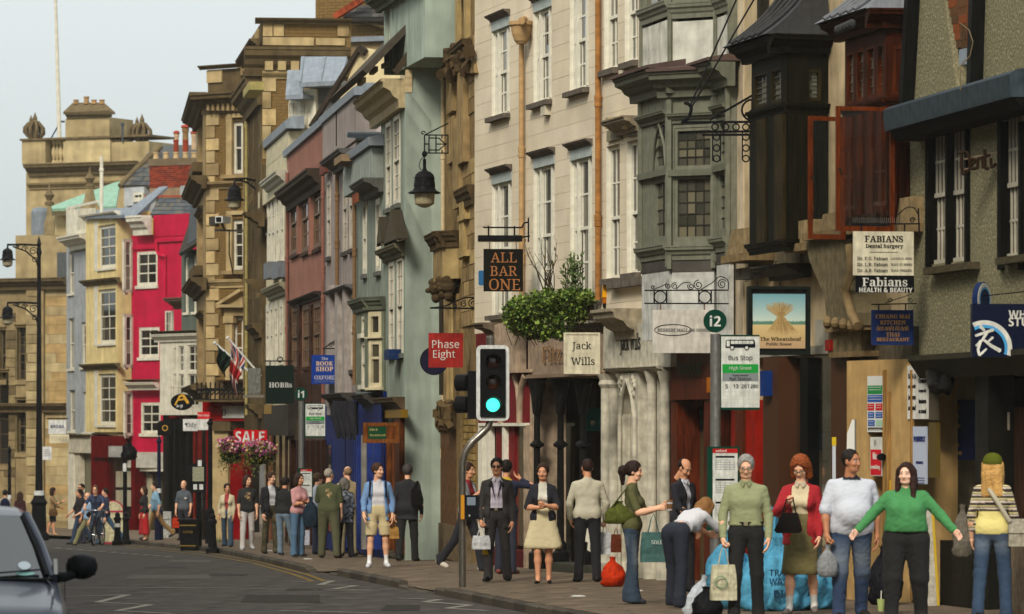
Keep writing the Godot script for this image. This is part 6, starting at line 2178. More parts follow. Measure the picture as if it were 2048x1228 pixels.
	var hx:=.075*lerpf(1.0,w,.8)
	var t:=Sdf.new(Vector3(lo.x,lo.y,lo.z),Vector3(hi.x,hipc.y+.2*k,hi.z),cell)
	if bot=="skirt":
		var bl: float=o.get("bl",.5)
		var wy:=hipc.y+.1*k
		var by:=bl*k
		var flare: float=o.get("flare",.2)
		for i in 5:
			var x:=-1.0+.5*i
			t.cone(U.call(x*.07,1.05,.0),Vector3(x*flare*.75,by+.05,(J.lknee.z+J.rknee.z)*.35+.02),.085*w*k,.1*w*k,.06)
		t.half(Vector3(0,by,0),Vector3(0,-1,0))
	else:
		var fit: float=o.get("fit",1.0)
		t.cone(U.call(-hx,.94,-.005),U.call(hx,.94,-.005),.102*w*k,.102*w*k,.05)
		t.cone(U.call(-hx*.8,1.02,.0),U.call(hx*.8,1.02,.0),.088*w*k,.088*w*k,.05)
		for s in ["r","l"]:
			t.cone(J[s+"hip"],J[s+"knee"],.092*w*k*fit,.066*w*k*fit,.035)
			if bot=="trousers":
				t.cone(J[s+"knee"],J[s+"ank"]+Vector3(0,-.02,0),.066*w*k*fit,.062*k*fit*o.get("hem",1.0),.03)
				t.cone(J[s+"ank"]+Vector3(0,.05,0),J[s+"ank"]+Vector3(0,-.035,.02),.06*k*fit*o.get("hem",1.0),.066*k*fit*o.get("hem",1.0),.02)
			else:
				t.cone(J[s+"hip"].lerp(J[s+"knee"],.5),J[s+"hip"].lerp(J[s+"knee"],o.get("bl",.8)),.1*w*k,.098*w*k,.03)
		t.half(U.call(0,1.06,0),R*Vector3(0,1,0))
		if bot=="shorts": t.half(Vector3(0,J.rknee.y+.42*k*(1.0-o.get("bl",.8)),0),Vector3(0,-1,0))
		else: t.half(Vector3(0,.022,0),Vector3(0,-1,0))
	var tm:=MB.new()
	var bp: String=o.get("bpat","")
	t.mesh(tm,func(p: Vector3,_n: Vector3)->Color:
		if bp=="fade":
			var q:=clampf(1.0-absf(p.y-.62*k)/.25,0,1)*.5*clampf(_n.z*1.4,0,1)+clampf(1.0-absf(p.y-.8*k)/.12,0,1)*.35*clampf(-_n.z*1.3,0,1)
			return bc.lerp(lin(150,160,168),q)
		if bp=="camo": return bc if fold_noise.get_noise_3d(p.x*60,p.y*60,p.z*60)>0 else bc*.5
		return bc,.007 if bot!="skirt" else .008,95.0 if bot!="skirt" else 90.0,fold_noise)
	part(n,"skirt" if bot=="skirt" else "shorts" if bot=="shorts" else "trousers",tm.mesh(),tint_mat(.9,"weave",.12))
	# --- top
	var layers:=[[o.get("top",lin(200,200,200)),o.get("sl",1.0),.0,o.get("tl",.02),o.get("topname","top")]]
	if o.has("open"): layers=[[o.open,.0,-.016,-.02,"shirt"],[o.top,o.get("sl",1.0),.0,o.get("tl",.12),"jacket"]]
	for ly in layers:
		var jacket: bool=ly[4]=="jacket"
		var g: float=ly[2]+(.004 if jacket else .0)
		var s0:=Sdf.new(Vector3(lo.x,minf(hipc.y-(ly[3]+.2)*k,minf(J.lwr.y,J.rwr.y)-.08),lo.z),hi,cell)
		if lean>.8: s0=Sdf.new(lo,hi+Vector3(0,.1,.1),cell)
		var ww:=lerpf(1.0,w,.85)
		var bx2:=(.1 if fem else .118)*ww
		s0.cone(U.call(-bx2,1.365,-.012),U.call(bx2,1.365,-.012),(.07+g)*k,(.07+g)*k,.06)
		for x in [-1.0,1.0]: s0.cone(U.call(.04*x,1.43,-.02),U.call(x*bx2*1.1,1.395,-.02),(.05+g)*k,(.05+g)*k,.05)
		s0.cone(U.call(-bx2*.72,1.27,.005),U.call(bx2*.72,1.27,.005),(.1*ww+g)*k,(.1*ww+g)*k,.06)
		if fem:
			for x in [-1.0,1.0]: s0.ball(U.call(x*.075*ww,1.255,.085*ww),Vector3.ONE*(.062*ww+g)*k,.05)
		s0.cone(U.call(-.06*ww,1.13,.0),U.call(.06*ww,1.13,.0),((.082 if fem else .098)*w+g)*k,((.082 if fem else .098)*w+g)*k,.06)
		if belly>0: s0.ball(U.call(0,1.1,.07+belly*.3),Vector3(.15*w,.15,.1+belly*.3)*k,.08)
		s0.cone(U.call(-hx,1.0,.0),U.call(hx,1.0,.0),(.104*w+g)*k,(.104*w+g)*k,.06)
		if ly[3]>0: s0.cone(U.call(-hx,.96,.0),U.call(hx,.96,.0),(.112*w+g)*k,(.112*w+g)*k,.06)
		if ly[3]>.1: s0.cone(U.call(-hx,.93-ly[3],.0),U.call(hx,.93-ly[3],.0),(.112*w+g)*k,(.112*w+g)*k,.06)
		s0.cone(U.call(0,1.40,-.02),neck+R*Vector3(0,-.02,-.002),.07*k,.062*k,.04)
		s0.half(U.call(0,.93-ly[3]+(.05 if ly[3]<0 else .0),0),R*Vector3(0,-1,0))
		var nk: float=o.get("neck",.0)
		if nk>0 and not jacket: s0.cone(U.call(0,1.5,.08),U.call(0,1.44-nk,.13),.05*k,.03*k,.01,1.0,true)
		if jacket: s0.wedge(U.call(0,.9-ly[3],.0),o.get("gap0",.02)*k,o.get("gap1",.075)*k,(.62+ly[3])*k,R)
		for s in ["r","l"]:
			if ly[1]<=0: continue
			var el: Vector3=J[s+"el"]
			var sh: Vector3=J[s+"sh"]
			var sw:=.05*k*lerpf(1.0,w,.7)+g
			var fl: float=o.get("loose",1.0)
			s0.cone(sh,sh.lerp(el,minf(1.0,ly[1]*2.0)),sw,sw*(.9 if ly[1]>.5 else 1.05)*fl,.022)
			if ly[1]>.5: s0.cone(el,el.lerp(J[s+"wr"],minf(1.0,ly[1]*2.0-1.0)),sw*.92*fl,sw*.7*fl,.015)
		var mb:=MB.new()
		var c: Color=ly[0]
		var pat: String="" if (jacket and not o.get("patj",false)) else o.get("pat","")
		var inv:=Transform3D(R,hipc).affine_inverse()
		s0.mesh(mb,func(p: Vector3,nn: Vector3)->Color:
			var q:=inv*p
			if pat=="hoops":
				var f:=fposmod(q.y*14.0,1.0)
				if q.y<.22 and absf(q.x)<.17: return lin(238,222,140)
				return lin(54,46,40) if f<.4 else lin(232,214,196) if f<.62 else lin(120,110,84) if f<.8 else lin(236,220,160)
			if pat=="pin": return c.lerp(lin(150,150,190),.5) if fposmod(q.x*32.0,1.0)<.4 else c
			if pat=="print": return c.lerp(lin(40,44,52),clampf(fold_noise.get_noise_3d(q.x*160,q.y*160,q.z*160)*3.0+.5,0,1))
			if pat=="motif" and nn.z*o.get("face",1.0)>.3 and Vector2(q.x*1.3,q.y-.34).length()<.1: return c.lerp(lin(220,180,130),clampf(fold_noise.get_noise_3d(q.x*220,q.y*220,3)*2.5+.2,0,1))
			if pat=="band": return c.lerp(lin(150,170,180),.4) if fposmod(q.y*22.0,1.0)<.3 else c
			if pat=="collar" and q.y>.525 and absf(q.x)<.1: return o.get("collar",lin(30,30,40))
			return c,o.get("folds",.0065),105.0,fold_noise)
		part(n,ly[4],mb.mesh(),tint_mat(.9,"weave",.12))
	# --- belt, collar, lapels
	if o.has("belt"):
		var m:=MB.new()
		var q:=Transform3D(R*Basis.from_scale(Vector3((hx+.1*w)*k,1,.104*w*k)),U.call(0,1.035,0))
		m.lathe([Vector2(1.0,-.02),Vector2(1.03,-.018),Vector2(1.03,.018),Vector2(1.0,.02)],20,q)
		var bl2:=part(n,"belt",m.mesh(),M(30,24,20,.5,"",1,0))
		pbox(bl2,"buckle",U.call(-.022,1.015,.108*w),U.call(.022,1.055,.118*w),M(176,164,130,.3,"",1,0,.8))
	if o.has("lapel"):
		for s in [-1.0,1.0]:
			var m:=MB.new()
			m.prism(PackedVector2Array([Vector2(.012*s,-.02),Vector2(.07*s,.2),Vector2(.115*s,.19),Vector2(.095*s,.24),Vector2(.06*s,.27)]),-.012,.004,Transform3D(R*Basis(Vector3.RIGHT,-.12)*Basis.from_scale(Vector3.ONE*k),U.call(0,1.18,.118*w)))
			part(n,"lapel",m.mesh(),tinted(o.lapel))
	if o.has("collar2"):
		for s in [-1.0,1.0]:
			var m:=MB.new()
			m.prism(PackedVector2Array([Vector2(.004*s,.0),Vector2(.02*s,-.055),Vector2(.06*s,-.02),Vector2(.062*s,.035)]),-.006,.008,Transform3D(R*Basis(Vector3.UP,.35*s)*Basis(Vector3.RIGHT,-.5)*Basis.from_scale(Vector3.ONE*k),U.call(0,1.475,.052)))
			part(n,"collar",m.mesh(),tinted(o.collar2))
	# --- shoes
	for s in ["r","l"]:
		var an: Vector3=J[s+"ank"]
		var lift: float=maxf(.0,an.y-.09*k)
		var pitch:=clampf(lift*3.0,.0,.9)
		if J[s+"pitch"]>.25: pitch=-minf(J[s+"pitch"]*.6,.45)
		var turn:=-.18 if s=="r" else .18
		part(n,"shoe",shoe_mesh(o.get("shoe","plain")),hair_mat(o.get("sc",lin(34,30,28))),Transform3D(Basis(Vector3.UP,turn)*Basis(Vector3.RIGHT,pitch)*Basis.from_scale(Vector3.ONE*k*(.88 if fem else 1.0)),an))
	# --- hair, glasses, cap
	if o.get("hair","short")!="none":
		part(n,"hair",hair_mesh(o.get("hair","short")),hair_mat(o.get("hc",lin(50,36,26))),Transform3D(hb*Basis.from_scale(Vector3.ONE*k*.98),head))
	if o.has("glasses"):
		var m:=MB.new()
		for x in [-1.0,1.0]:
			if o.glasses=="sun": m.ball(Vector3(.034*x,.004,.098),Vector3(.028,.018,.012),10,6)
			else: m.torus(Vector3(.034*x,.002,.1),Vector3(1,0,0),Vector3(0,.75,0),.024,.0035,14,5)
			m.bar(Vector3(.062*x,.008,.09),Vector3(.078*x,.01,-.01),.006,.006)
		m.bar(Vector3(-.012,.008,.106),Vector3(.012,.008,.106),.005,.005)
		part(n,"sunglasses" if o.glasses=="sun" else "glasses",m.mesh(),M(18,18,20,.15,"",1,0) if o.glasses=="sun" else M(120,110,96,.3,"",1,0,.6),Transform3D(hb*Basis.from_scale(Vector3.ONE*k*.98),head))
	if o.has("cap"):
		var m:=MB.new()
		m.lathe([Vector2(.108,.0),Vector2(.112,.03),Vector2(.1,.075),Vector2(.065,.112),Vector2(.02,.126),Vector2(0,.127)],18,Transform3D(Basis.from_scale(Vector3(1,1,1.15)),Vector3(0,.035,-.022)))
		m.prism(PackedVector2Array([Vector2(-.07,.07),Vector2(.07,.07),Vector2(.065,.13),Vector2(.03,.165),Vector2(-.03,.165),Vector2(-.065,.13)]),-.004,.004,Transform3D(Basis(Vector3.RIGHT,PI/2+.15),Vector3(0,.04,.0)))
		part(n,"cap",m.mesh(),tinted(o.cap),Transform3D(hb*Basis.from_scale(Vector3.ONE*k*.98),head))
	wr_pos[label]={"l": n.transform*(J.lwr+(J.lwr-J.lel).normalized()*.09*k),"r": n.transform*(J.rwr+(J.rwr-J.rel).normalized()*.09*k),"rel": n.transform*J.rel,"lel": n.transform*J.lel,"lsh": n.transform*J.lsh,"rsh": n.transform*J.rsh,"hip": n.transform*hipc,"basis": n.basis}
	return n
var wr_pos:={}
func tinted(c: Color,rough:=.85)->StandardMaterial3D:
	var q:=c.linear_to_srgb()
	return M(q.r*255,q.g*255,q.b*255,rough,"grain",.3,.1)


func people()->void:
	fold_noise=FastNoiseLite.new()
	fold_noise.noise_type=FastNoiseLite.TYPE_SIMPLEX_SMOOTH
	fold_noise.frequency=.08; fold_noise.seed=11
	var denim:=lin(52,74,102)
	var denim2:=lin(92,118,146)
	var black:=lin(26,26,30)
	var navy:=lin(30,34,52)
	var khaki:=lin(152,124,84)
	var brown:=lin(74,48,30)
	var dark:=lin(38,28,22)
	# near the camera, right to left
	person("blonde woman seen from behind in an olive cap and striped top with jeans",1985,44.5,1.69,168,{"fem": true,"skin": 0,"hair": "long","hc": lin(206,160,92),"cap": lin(98,104,34),"top": lin(236,220,150),"pat": "hoops","sl": .8,"bc": denim,"bpat": "fade","ra": [14,14,22,4],"la": [-4,14,18,0],"rl": [8,10,4],"ll": [-8,6,4],"w": 1.05})
	person("dark-haired woman in a green cardigan spreading both arms with palms open",1812,44.3,1.63,-6,{"fem": true,"w": 1.42,"belly": .05,"skin": 3,"hair": "long","hc": lin(52,28,22),"top": lin(72,146,84),"sl": .96,"tl": -.02,"neck": .06,"bc": lin(22,22,28),"ra": [10,42,22,-38],"la": [10,42,22,-38],"palmr": 70.0,"palml": 70.0,"rl": [4,6,4],"ll": [-6,12,4],"hy": -14.0,"fit": 1.12,"folds": .008,"sc": lin(40,40,40)})
	person("heavy man in a white v-neck t-shirt with navy trim and blue jeans",1702,45.2,1.79,8,{"w": 1.27,"belly": .12,"skin": 2,"hair": "crop","hc": lin(34,26,22),"top": lin(214,218,228),"pat": "collar","collar": lin(28,30,46),"sl": .46,"tl": .1,"neck": .04,"bc": lin(44,66,98),"bpat": "fade","ra": [6,16,14,0],"la": [-8,14,20,0],"gripr": true,"hy": 42.0,"rl": [10,8,4],"ll": [-10,8,4],"fit": .98,"loose": 1.1})
	person("red-haired woman in a red fleece and olive skirt looking down",1602,46.5,1.71,-12,{"fem": true,"w": 1.12,"skin": 0,"hair": "curly","hc": lin(150,76,34),"top": lin(176,26,36),"open": lin(222,206,168),"sl": .96,"tl": .14,"gap0": .08,"gap1": .1,"bot": "skirt","bc": lin(116,106,62),"bl": .46,"flare": .13,"ra": [30,18,92,38],"la": [4,12,20,0],"gripr": true,"hp": 26.0,"hy": -8.0,"glasses": "plain","sock": lin(220,218,212),"shoe": "trainer","sc": lin(120,110,104),"rl": [6,6,2],"ll": [-8,10,2],"collar2": lin(206,192,166)})
	person("grey-haired man with glasses in a sage green shirt and black trousers",1492,45.6,1.74,-4,{"w": 1.08,"skin": 0,"hair": "short","hc": lin(150,146,140),"top": lin(156,160,118),"sl": .98,"tl": -.03,"bc": lin(24,22,24),"belt": 1,"collar2": lin(150,154,114),"glasses": "plain","hp": 14.0,"ra": [4,14,16,2],"la": [0,12,22,0],"gripr": true,"rl": [4,4,3],"ll": [-6,8,3],"loose": 1.05,"folds": .008})
	person("woman in a short white top bending forward over bags in dark jeans",1350,49.6,1.66,142,{"fem": true,"skin": 0,"hair": "bob","hc": lin(140,98,54),"top": lin(224,222,226),"sl": .45,"tl": -.12,"bc": lin(30,38,52),"lean": 66.0,"level": .35,"ra": [52,10,18,6],"la": [60,6,10,8],"rl": [-4,6,4],"ll": [16,14,4],"fit": 1.08,"hem": 1.15})
	person("balding man in a black suit and white shirt looking down, behind the bending woman",1366,55.5,1.72,48,{"skin": 1,"hair": "bald","hc": lin(40,30,26),"top": lin(26,26,36),"open": lin(220,222,232),"tl": .16,"gap1": .06,"hp": 30.0,"bc": lin(24,24,30),"collar2": lin(220,222,230),"ra": [20,8,40,10]})
	person("woman in profile with a brown ponytail, olive t-shirt and flared jeans holding a coffee",1264,51.3,1.7,78,{"fem": true,"skin": 0,"hair": "pony","hc": lin(44,26,20),"top": lin(92,92,52),"sl": .4,"tl": .1,"bc": lin(48,66,84),"bpat": "fade","hem": 1.45,"ra": [24,10,78,6],"la": [26,8,82,8],"gripr": true,"gripl": true,"rl": [4,4,2],"ll": [-2,4,2],"shoe": "trainer","sc": lin(36,36,42),"w": .95,"hp": 4.0})
	person("man seen from behind in a cream zip jacket and black trousers",1175,61.2,1.75,186,{"w": 1.08,"skin": 1,"hair": "crop","hc": lin(50,30,22),"top": lin(206,200,176),"sl": .98,"tl": .06,"bc": lin(28,28,30),"la": [6,16,24,8],"ra": [2,18,22,0],"gripr": true,"loose": 1.12,"folds": .008,"hy": 6.0})
	person("young woman in a navy cardigan and flared cream skirt with clasped hands",1086,60.6,1.7,-4,{"fem": true,"w": .95,"skin": 1,"hair": "pony","hc": lin(60,40,28),"top": lin(26,26,38),"open": lin(224,220,204),"sl": .48,"tl": .2,"gap0": .1,"gap1": .055,"bot": "skirt","bc": lin(224,210,168),"bl": .52,"flare": .24,"ra": [14,16,76,52],"la": [16,16,84,50],"gripr": true,"gripl": true,"rl": [6,6,-2],"ll": [-4,4,-1],"shoe": "pump","sc": lin(20,18,18),"hp": 4.0,"hy": -6.0})
	person("man in a dark grey suit and sunglasses with an open striped shirt",994,62.4,1.79,-6,{"skin": 1,"hair": "short","hc": lin(26,22,22),"top": lin(48,46,46),"open": lin(216,204,214),"pat": "pin","sl": .99,"tl": .17,"gap0": .1,"gap1": .075,"bc": lin(44,42,42),"belt": 1,"glasses": "sun","ra": [4,10,18,2],"la": [-2,10,12,0],"gripr": true,"rl": [2,2,3],"ll": [-6,8,4],"lapel": lin(44,42,42),"collar2": lin(224,214,222),"sc": lin(18,16,16)})
	person("figure in a navy and yellow sports top with one arm raised, behind the suited man",1012,66.5,1.76,160,{"skin": 1,"hair": "short","hc": lin(34,26,22),"top": lin(28,30,60),"pat": "collar","collar": lin(210,176,40),"sl": .98,"bc": lin(40,46,62),"bot": "trousers","ra": [70,60,120,60],"la": [4,12,20,0],"shoe": "trainer","sc": lin(120,60,50)})
	person("man with a grey jumper over a red shirt walking behind the signal post",934,68.6,1.76,62,{"skin": 1,"hair": "short","hc": lin(48,30,22),"top": lin(150,152,158),"open": lin(150,26,34),"sl": .6,"tl": .0,"gap0": .12,"gap1": .08,"bc": lin(32,32,40),"ra": [30,12,100,16],"la": [4,10,18,0],"rl": [-24,16,3],"ll": [18,8,3],"shoe": "trainer","sc": lin(190,180,168)})
	person("man seen from behind in a black suit with a dark shoulder bag",815,78.4,1.77,172,{"skin": 0,"hair": "short","hc": lin(70,66,62),"top": lin(30,30,36),"sl": .99,"tl": .18,"bc": lin(24,24,26),"w": 1.08,"la": [-4,12,12,0],"ra": [4,12,14,0],"rl": [6,4,3],"ll": [-8,10,3]})
	person("man in an open pale blue shirt, white t-shirt and cream shorts looking sideways",756,72.6,1.76,4,{"skin": 0,"hair": "short","hc": lin(70,46,32),"top": lin(122,158,206),"open": lin(222,220,226),"sl": .84,"tl": .14,"gap0": .13,"gap1": .08,"bot": "shorts","bc": lin(216,198,152),"bl": .85,"sock": lin(232,232,232),"shoe": "trainer","sc": lin(200,200,206),"hy": 48.0,"ra": [4,14,24,0],"la": [-6,14,20,0],"loose": 1.1,"rl": [2,2,5],"ll": [-4,4,5],"folds": .008})
	person("bald man in a tan shirt standing by the blue shop",696,86.5,1.82,-158,{"skin": 0,"hair": "bald","hc": lin(150,120,90),"top": lin(178,158,118),"sl": .5,"tl": .08,"bc": lin(150,138,104),"w": 1.1,"la": [30,8,50,20]})
	person("short grey-haired woman in a patterned grey top and dark trousers",689,85.0,1.58,196,{"fem": true,"w": 1.12,"skin": 0,"hair": "bob","hc": lin(112,106,98),"top": lin(148,154,166),"pat": "print","sl": .5,"tl": .16,"bc": lin(26,26,34)})
	person("broad man seen from behind in a printed army green t-shirt",658,84.6,1.77,170,{"w": 1.2,"skin": 0,"hair": "crop","hc": lin(170,160,146),"top": lin(78,84,52),"sl": .46,"tl": .08,"bc": lin(92,92,66),"fit": 1.08,"rl": [-2,4,6],"ll": [10,8,6],"hy": -30.0,"la": [20,12,60,20],"pat": "motif","face": -1.0})
	person("person in a navy and white top waiting behind the bus stop case",634,91.0,1.72,120,{"skin": 0,"hair": "short","hc": lin(90,70,50),"top": lin(196,206,222),"open": lin(40,50,80),"sl": .9,"bc": lin(40,52,76),"la": [40,10,60,20]})
	person("woman in a pink t-shirt and jeans with folded arms beside the bus stop",597,87.2,1.7,40,{"fem": true,"w": 1.0,"skin": 1,"hair": "bob","hc": lin(54,38,30),"top": lin(212,156,156),"sl": .45,"tl": .02,"neck": .05,"bc": lin(86,120,150),"hem": 1.1,"ra": [20,6,84,60],"la": [24,6,78,56],"hy": 14.0,"rl": [0,2,2],"ll": [-4,4,2]})
	person("person in a black top and pale jeans leaning behind the woman in pink",566,90.5,1.66,150,{"fem": true,"skin": 1,"hair": "short","hc": dark,"top": lin(26,24,26),"bc": lin(124,146,166),"rl": [22,6,3],"ll": [8,4,3],"lean": 8.0})
	person("man in a black jacket over a white shirt looking to the right",541,94.0,1.78,30,{"skin": 0,"hair": "short","hc": lin(66,44,30),"top": black,"open": lin(222,222,222),"tl": .14,"gap0": .05,"gap1": .08,"bc": lin(88,80,54),"bpat": "camo","hy": 30.0,"ra": [2,10,14,0]})
	person("young man in a black printed t-shirt and white trousers",495,101.6,1.77,12,{"skin": 0,"hair": "bob","hc": lin(58,38,26),"top": lin(38,34,34),"pat": "motif","sl": .55,"tl": .08,"bc": lin(216,210,206),"hy": 30.0,"rl": [6,6,3],"ll": [-10,12,3],"shoe": "trainer","sc": lin(170,170,172)})
	person("woman in a cream cardigan and blue jeans walking past the flower baskets",455,109.0,1.62,-12,{"fem": true,"skin": 1,"hair": "pony","hc": lin(30,22,22),"top": lin(216,204,170),"open": lin(170,60,60),"sl": .9,"gap0": .02,"gap1": .06,"bc": lin(58,78,98),"hem": 1.2,"hy": 30.0,"ra": [-8,20,16,0],"rl": [-8,10,3],"ll": [12,6,3]})
	person("man in a white shirt and khaki trousers behind the litter bin",409,131.0,1.74,4,{"skin": 1,"hair": "short","hc": lin(50,34,26),"top": lin(220,222,232),"sl": .5,"bc": khaki})
	person("bald man in a dark grey polo shirt with a name badge",368,128.0,1.79,-14,{"skin": 0,"hair": "none","hc": lin(90,60,46),"top": lin(84,90,98),"sl": .48,"tl": .08,"bc": lin(36,38,50),"ra": [2,10,14,0],"la": [2,10,14,0]})
	person("man in a pale blue striped polo shirt and tan trousers striding left",311,130.0,1.8,-72,{"skin": 0,"hair": "short","hc": lin(40,30,26),"top": lin(136,178,206),"pat": "band","sl": .48,"tl": .08,"bc": lin(158,124,78),"rl": [20,4,2],"ll": [-30,20,2],"la": [-14,10,24,0],"ra": [14,8,20,0]})
	person("woman in a black cardigan and long red skirt",289,129.2,1.64,-66,{"fem": true,"w": 1.08,"skin": 0,"hair": "bob","hc": lin(66,42,30),"top": lin(26,24,26),"sl": .95,"bot": "skirt","bc": lin(176,16,22),"bl": .2,"flare": .26,"shoe": "pump","sc": lin(50,36,30)})
	person("person in dark top and blue jeans stepping across the road behind the cyclist",212,130.0,1.74,-70,{"skin": 0,"hair": "short","hc": dark,"top": lin(40,46,70),"bc": lin(66,94,122),"rl": [20,6,2],"ll": [-34,14,2]},true)
	person("bald man in sunglasses, pale blue shirt and khaki trousers striding left across the road",176,127.6,1.66,-62,{"skin": 0,"hair": "none","hc": lin(120,90,70),"glasses": "sun","top": lin(150,176,206),"sl": .5,"bc": lin(134,130,92),"ra": [24,10,44,10],"la": [-10,10,30,0],"rl": [34,12,2],"ll": [-24,20,2],"fit": 1.1},true)
	person("dark-haired man in a black t-shirt crossing the road at the front of the group",160,130.6,1.7,-56,{"skin": 1,"hair": "short","hc": dark,"top": lin(30,26,30),"sl": .5,"bc": lin(48,64,90),"ra": [20,8,30,0],"rl": [18,6,2],"ll": [-20,14,2]},true)
	person("man in sunglasses half hidden at the back of the crossing group",164,133.0,1.86,-40,{"skin": 1,"hair": "crop","hc": dark,"glasses": "sun","top": lin(36,36,44),"bc": lin(40,46,60)},true)
	person("woman in a tan jacket and black skirt walking beside the college wall",105,153.5,1.68,84,{"fem": true,"skin": 1,"hair": "curly","hc": lin(50,34,26),"top": lin(146,116,74),"sl": .95,"tl": .12,"bot": "skirt","bc": lin(26,24,26),"bl": .5,"flare": .14,"ra": [40,8,70,20],"la": [10,8,60,10],"shoe": "pump","sc": lin(170,140,100),"rl": [8,4,1],"ll": [-12,8,1]})
	person("man with a navy rucksack walking away behind the car",10,148.0,1.72,168,{"skin": 1,"hair": "short","hc": dark,"top": lin(170,160,146),"bc": navy},true)
	person("woman in a dark red coat beside the man with the rucksack",40,149.5,1.66,190,{"fem": true,"skin": 1,"hair": "long","hc": lin(60,38,28),"top": lin(70,28,34),"tl": .2,"bc": navy},true)
	cyclist()
	held()

func cyclist()->void:
	var xf:=Transform3D(Basis(Vector3.UP,deg_to_rad(-8)),V((196-CX)*126.5/F,CY-drop(126.5)-.12,-126.5))
	var b:=thing("bicycle","dark upright bicycle ridden towards us on the road","bicycle",xf)
	var blk:=M(24,24,26,.4,"",1,0)
	var steel:=M(180,182,184,.25,"",1,0,.9)
	for z in [.52,-.52]:
		var mb:=MB.new()
		mb.torus(V(0,.34,z),V(0,0,1),Vector3.UP,.315,.022,28,8)
		var w:=part(b,"wheel",mb.mesh(),blk)
		mb=MB.new()
		mb.torus(V(0,.34,z),V(0,0,1),Vector3.UP,.295,.009,28,6)
		for i in 14:
			var g:=TAU*i/14
			mb.tube([V(0,.34,z),V(0,.34+sin(g)*.295,z+cos(g)*.295)],.003,4)
		mb.tube([V(-.05,.34,z),V(.05,.34,z)],.022,8)
		part(w,"rim",mb.mesh(),steel)
	var f:=MB.new()
	var head:=V(0,.86,.36)
	var bb:=V(0,.3,-.05)
	var seat:=V(0,.84,-.2)
	f.tube([head,bb],.018,8); f.tube([head+V(0,-.04,.01),seat+V(0,-.08,.02)],.016,8); f.tube([bb,seat+V(0,.1,-.03)],.016,8)
	for s in [-1.0,1.0]:
		f.tube([bb+V(.03*s,0,0),V(.05*s,.34,-.52),seat+V(.02*s,-.06,0)],.01,6)
		f.tube([head+V(.03*s,-.12,.03),V(.05*s,.34,.52)],.013,6)
	f.tube([head+V(0,-.12,.03),head+V(0,.2,-.05)],.018,8)
	part(b,"frame",f.mesh(),M(30,34,46,.35,"",1,0))
	f=MB.new()
	f.tube([V(-.3,1.04,.16),V(-.2,1.06,.28),V(0,1.06,.32),V(.2,1.06,.28),V(.3,1.04,.16)],.014,8)
	part(b,"handlebar",f.mesh(),steel)
	f=MB.new()
	f.ball(V(0,.96,-.24),V(.09,.04,.13),12,8)
	part(b,"saddle",f.mesh(),blk)
	f=MB.new()
	f.tube([bb+V(-.1,0,0),bb+V(.1,0,0)],.012,6); f.tube([bb+V(.08,0,0),bb+V(.09,-.12,.12)],.01,6); f.tube([bb+V(-.08,0,0),bb+V(-.09,.12,-.12)],.01,6)
	f.box(bb+V(.07,-.13,.07),bb+V(.16,-.11,.16)); f.box(bb+V(-.16,.11,-.17),bb+V(-.07,.13,-.08))
	part(b,"pedals",f.mesh(),steel)
	f=MB.new()
	f.lathe([Q(.0,-.03),Q(.035,-.02),Q(.04,.02),Q(0,.02)],10,Transform3D(Basis(Vector3.RIGHT,PI/2),V(0,.94,.44)))
	part(b,"lamp",f.mesh(),steel)
	person("man in glasses and a denim shirt riding the bicycle",195,126.8,1.8,-8,{"skin": 0,"hair": "short","hc": lin(96,64,44),"glasses": "plain","top": lin(52,66,96),"open": lin(40,46,60),"gap0": .0,"gap1": .03,"sl": .7,"bc": lin(48,62,78),"lean": 22.0,"hp": -6.0,"ra": [46,18,16,4],"la": [46,18,16,4],"gripr": true,"gripl": true,"ll": [72,74,4],"rl": [34,44,4],"up": .12},true)

func sack(mb: MB,p: Vector3,r: Vector3,k:=10,lumps:=.15)->void: # a crumpled soft bag: its base at p
	var prof:=Curve2D.new()
	for q in [[.0,.0],[.75,.0],[1.0,.16],[1.0,.42],[.8,.68],[.5,.84],[.2,.96],[.16,1.02],[.3,1.14]]: prof.add_point(Q(q[0],q[1]))
	k=maxi(k,20)
	var nr:=18
	var g:=[]
	for i in nr+1:
		var q:=prof.sample_baked(prof.get_baked_length()*i/nr)
		var row:=[]
		for j in k+1:
			var a:=TAU*(j % k)/k
			var c:=V(cos(a),0,sin(a))
			var n:=fold_noise.get_noise_3d(p.x*40+c.x*22,q.y*26,p.z*10+c.z*22)*1.6+fold_noise.get_noise_3d(c.x*60,q.y*22+p.x*30,c.z*60)*.9
			var s: float=q.x*(1.0+lumps*n)
			row.append(p+V(c.x*s*r.x,maxf(.0,q.y*r.y+(lumps*.2*n*r.y if i>3 else .0)),c.z*s*r.z))
		g.append(row)
	var ns:=[]
	for i in nr+1:
		var row:=[]
		for j in k+1:
			var u: Vector3=g[i][(j+1) % k]-g[i][(j-1+k) % k]
			var w: Vector3=g[mini(i+1,nr)][j]-g[maxi(i-1,0)][j]
			row.append(w.cross(u).normalized())
		ns.append(row)
	for i in nr:
		for j in k: mb.nquad([g[i][j+1],g[i][j],g[i+1][j],g[i+1][j+1]],[ns[i][j+1],ns[i][j],ns[i+1][j],ns[i+1][j+1]])
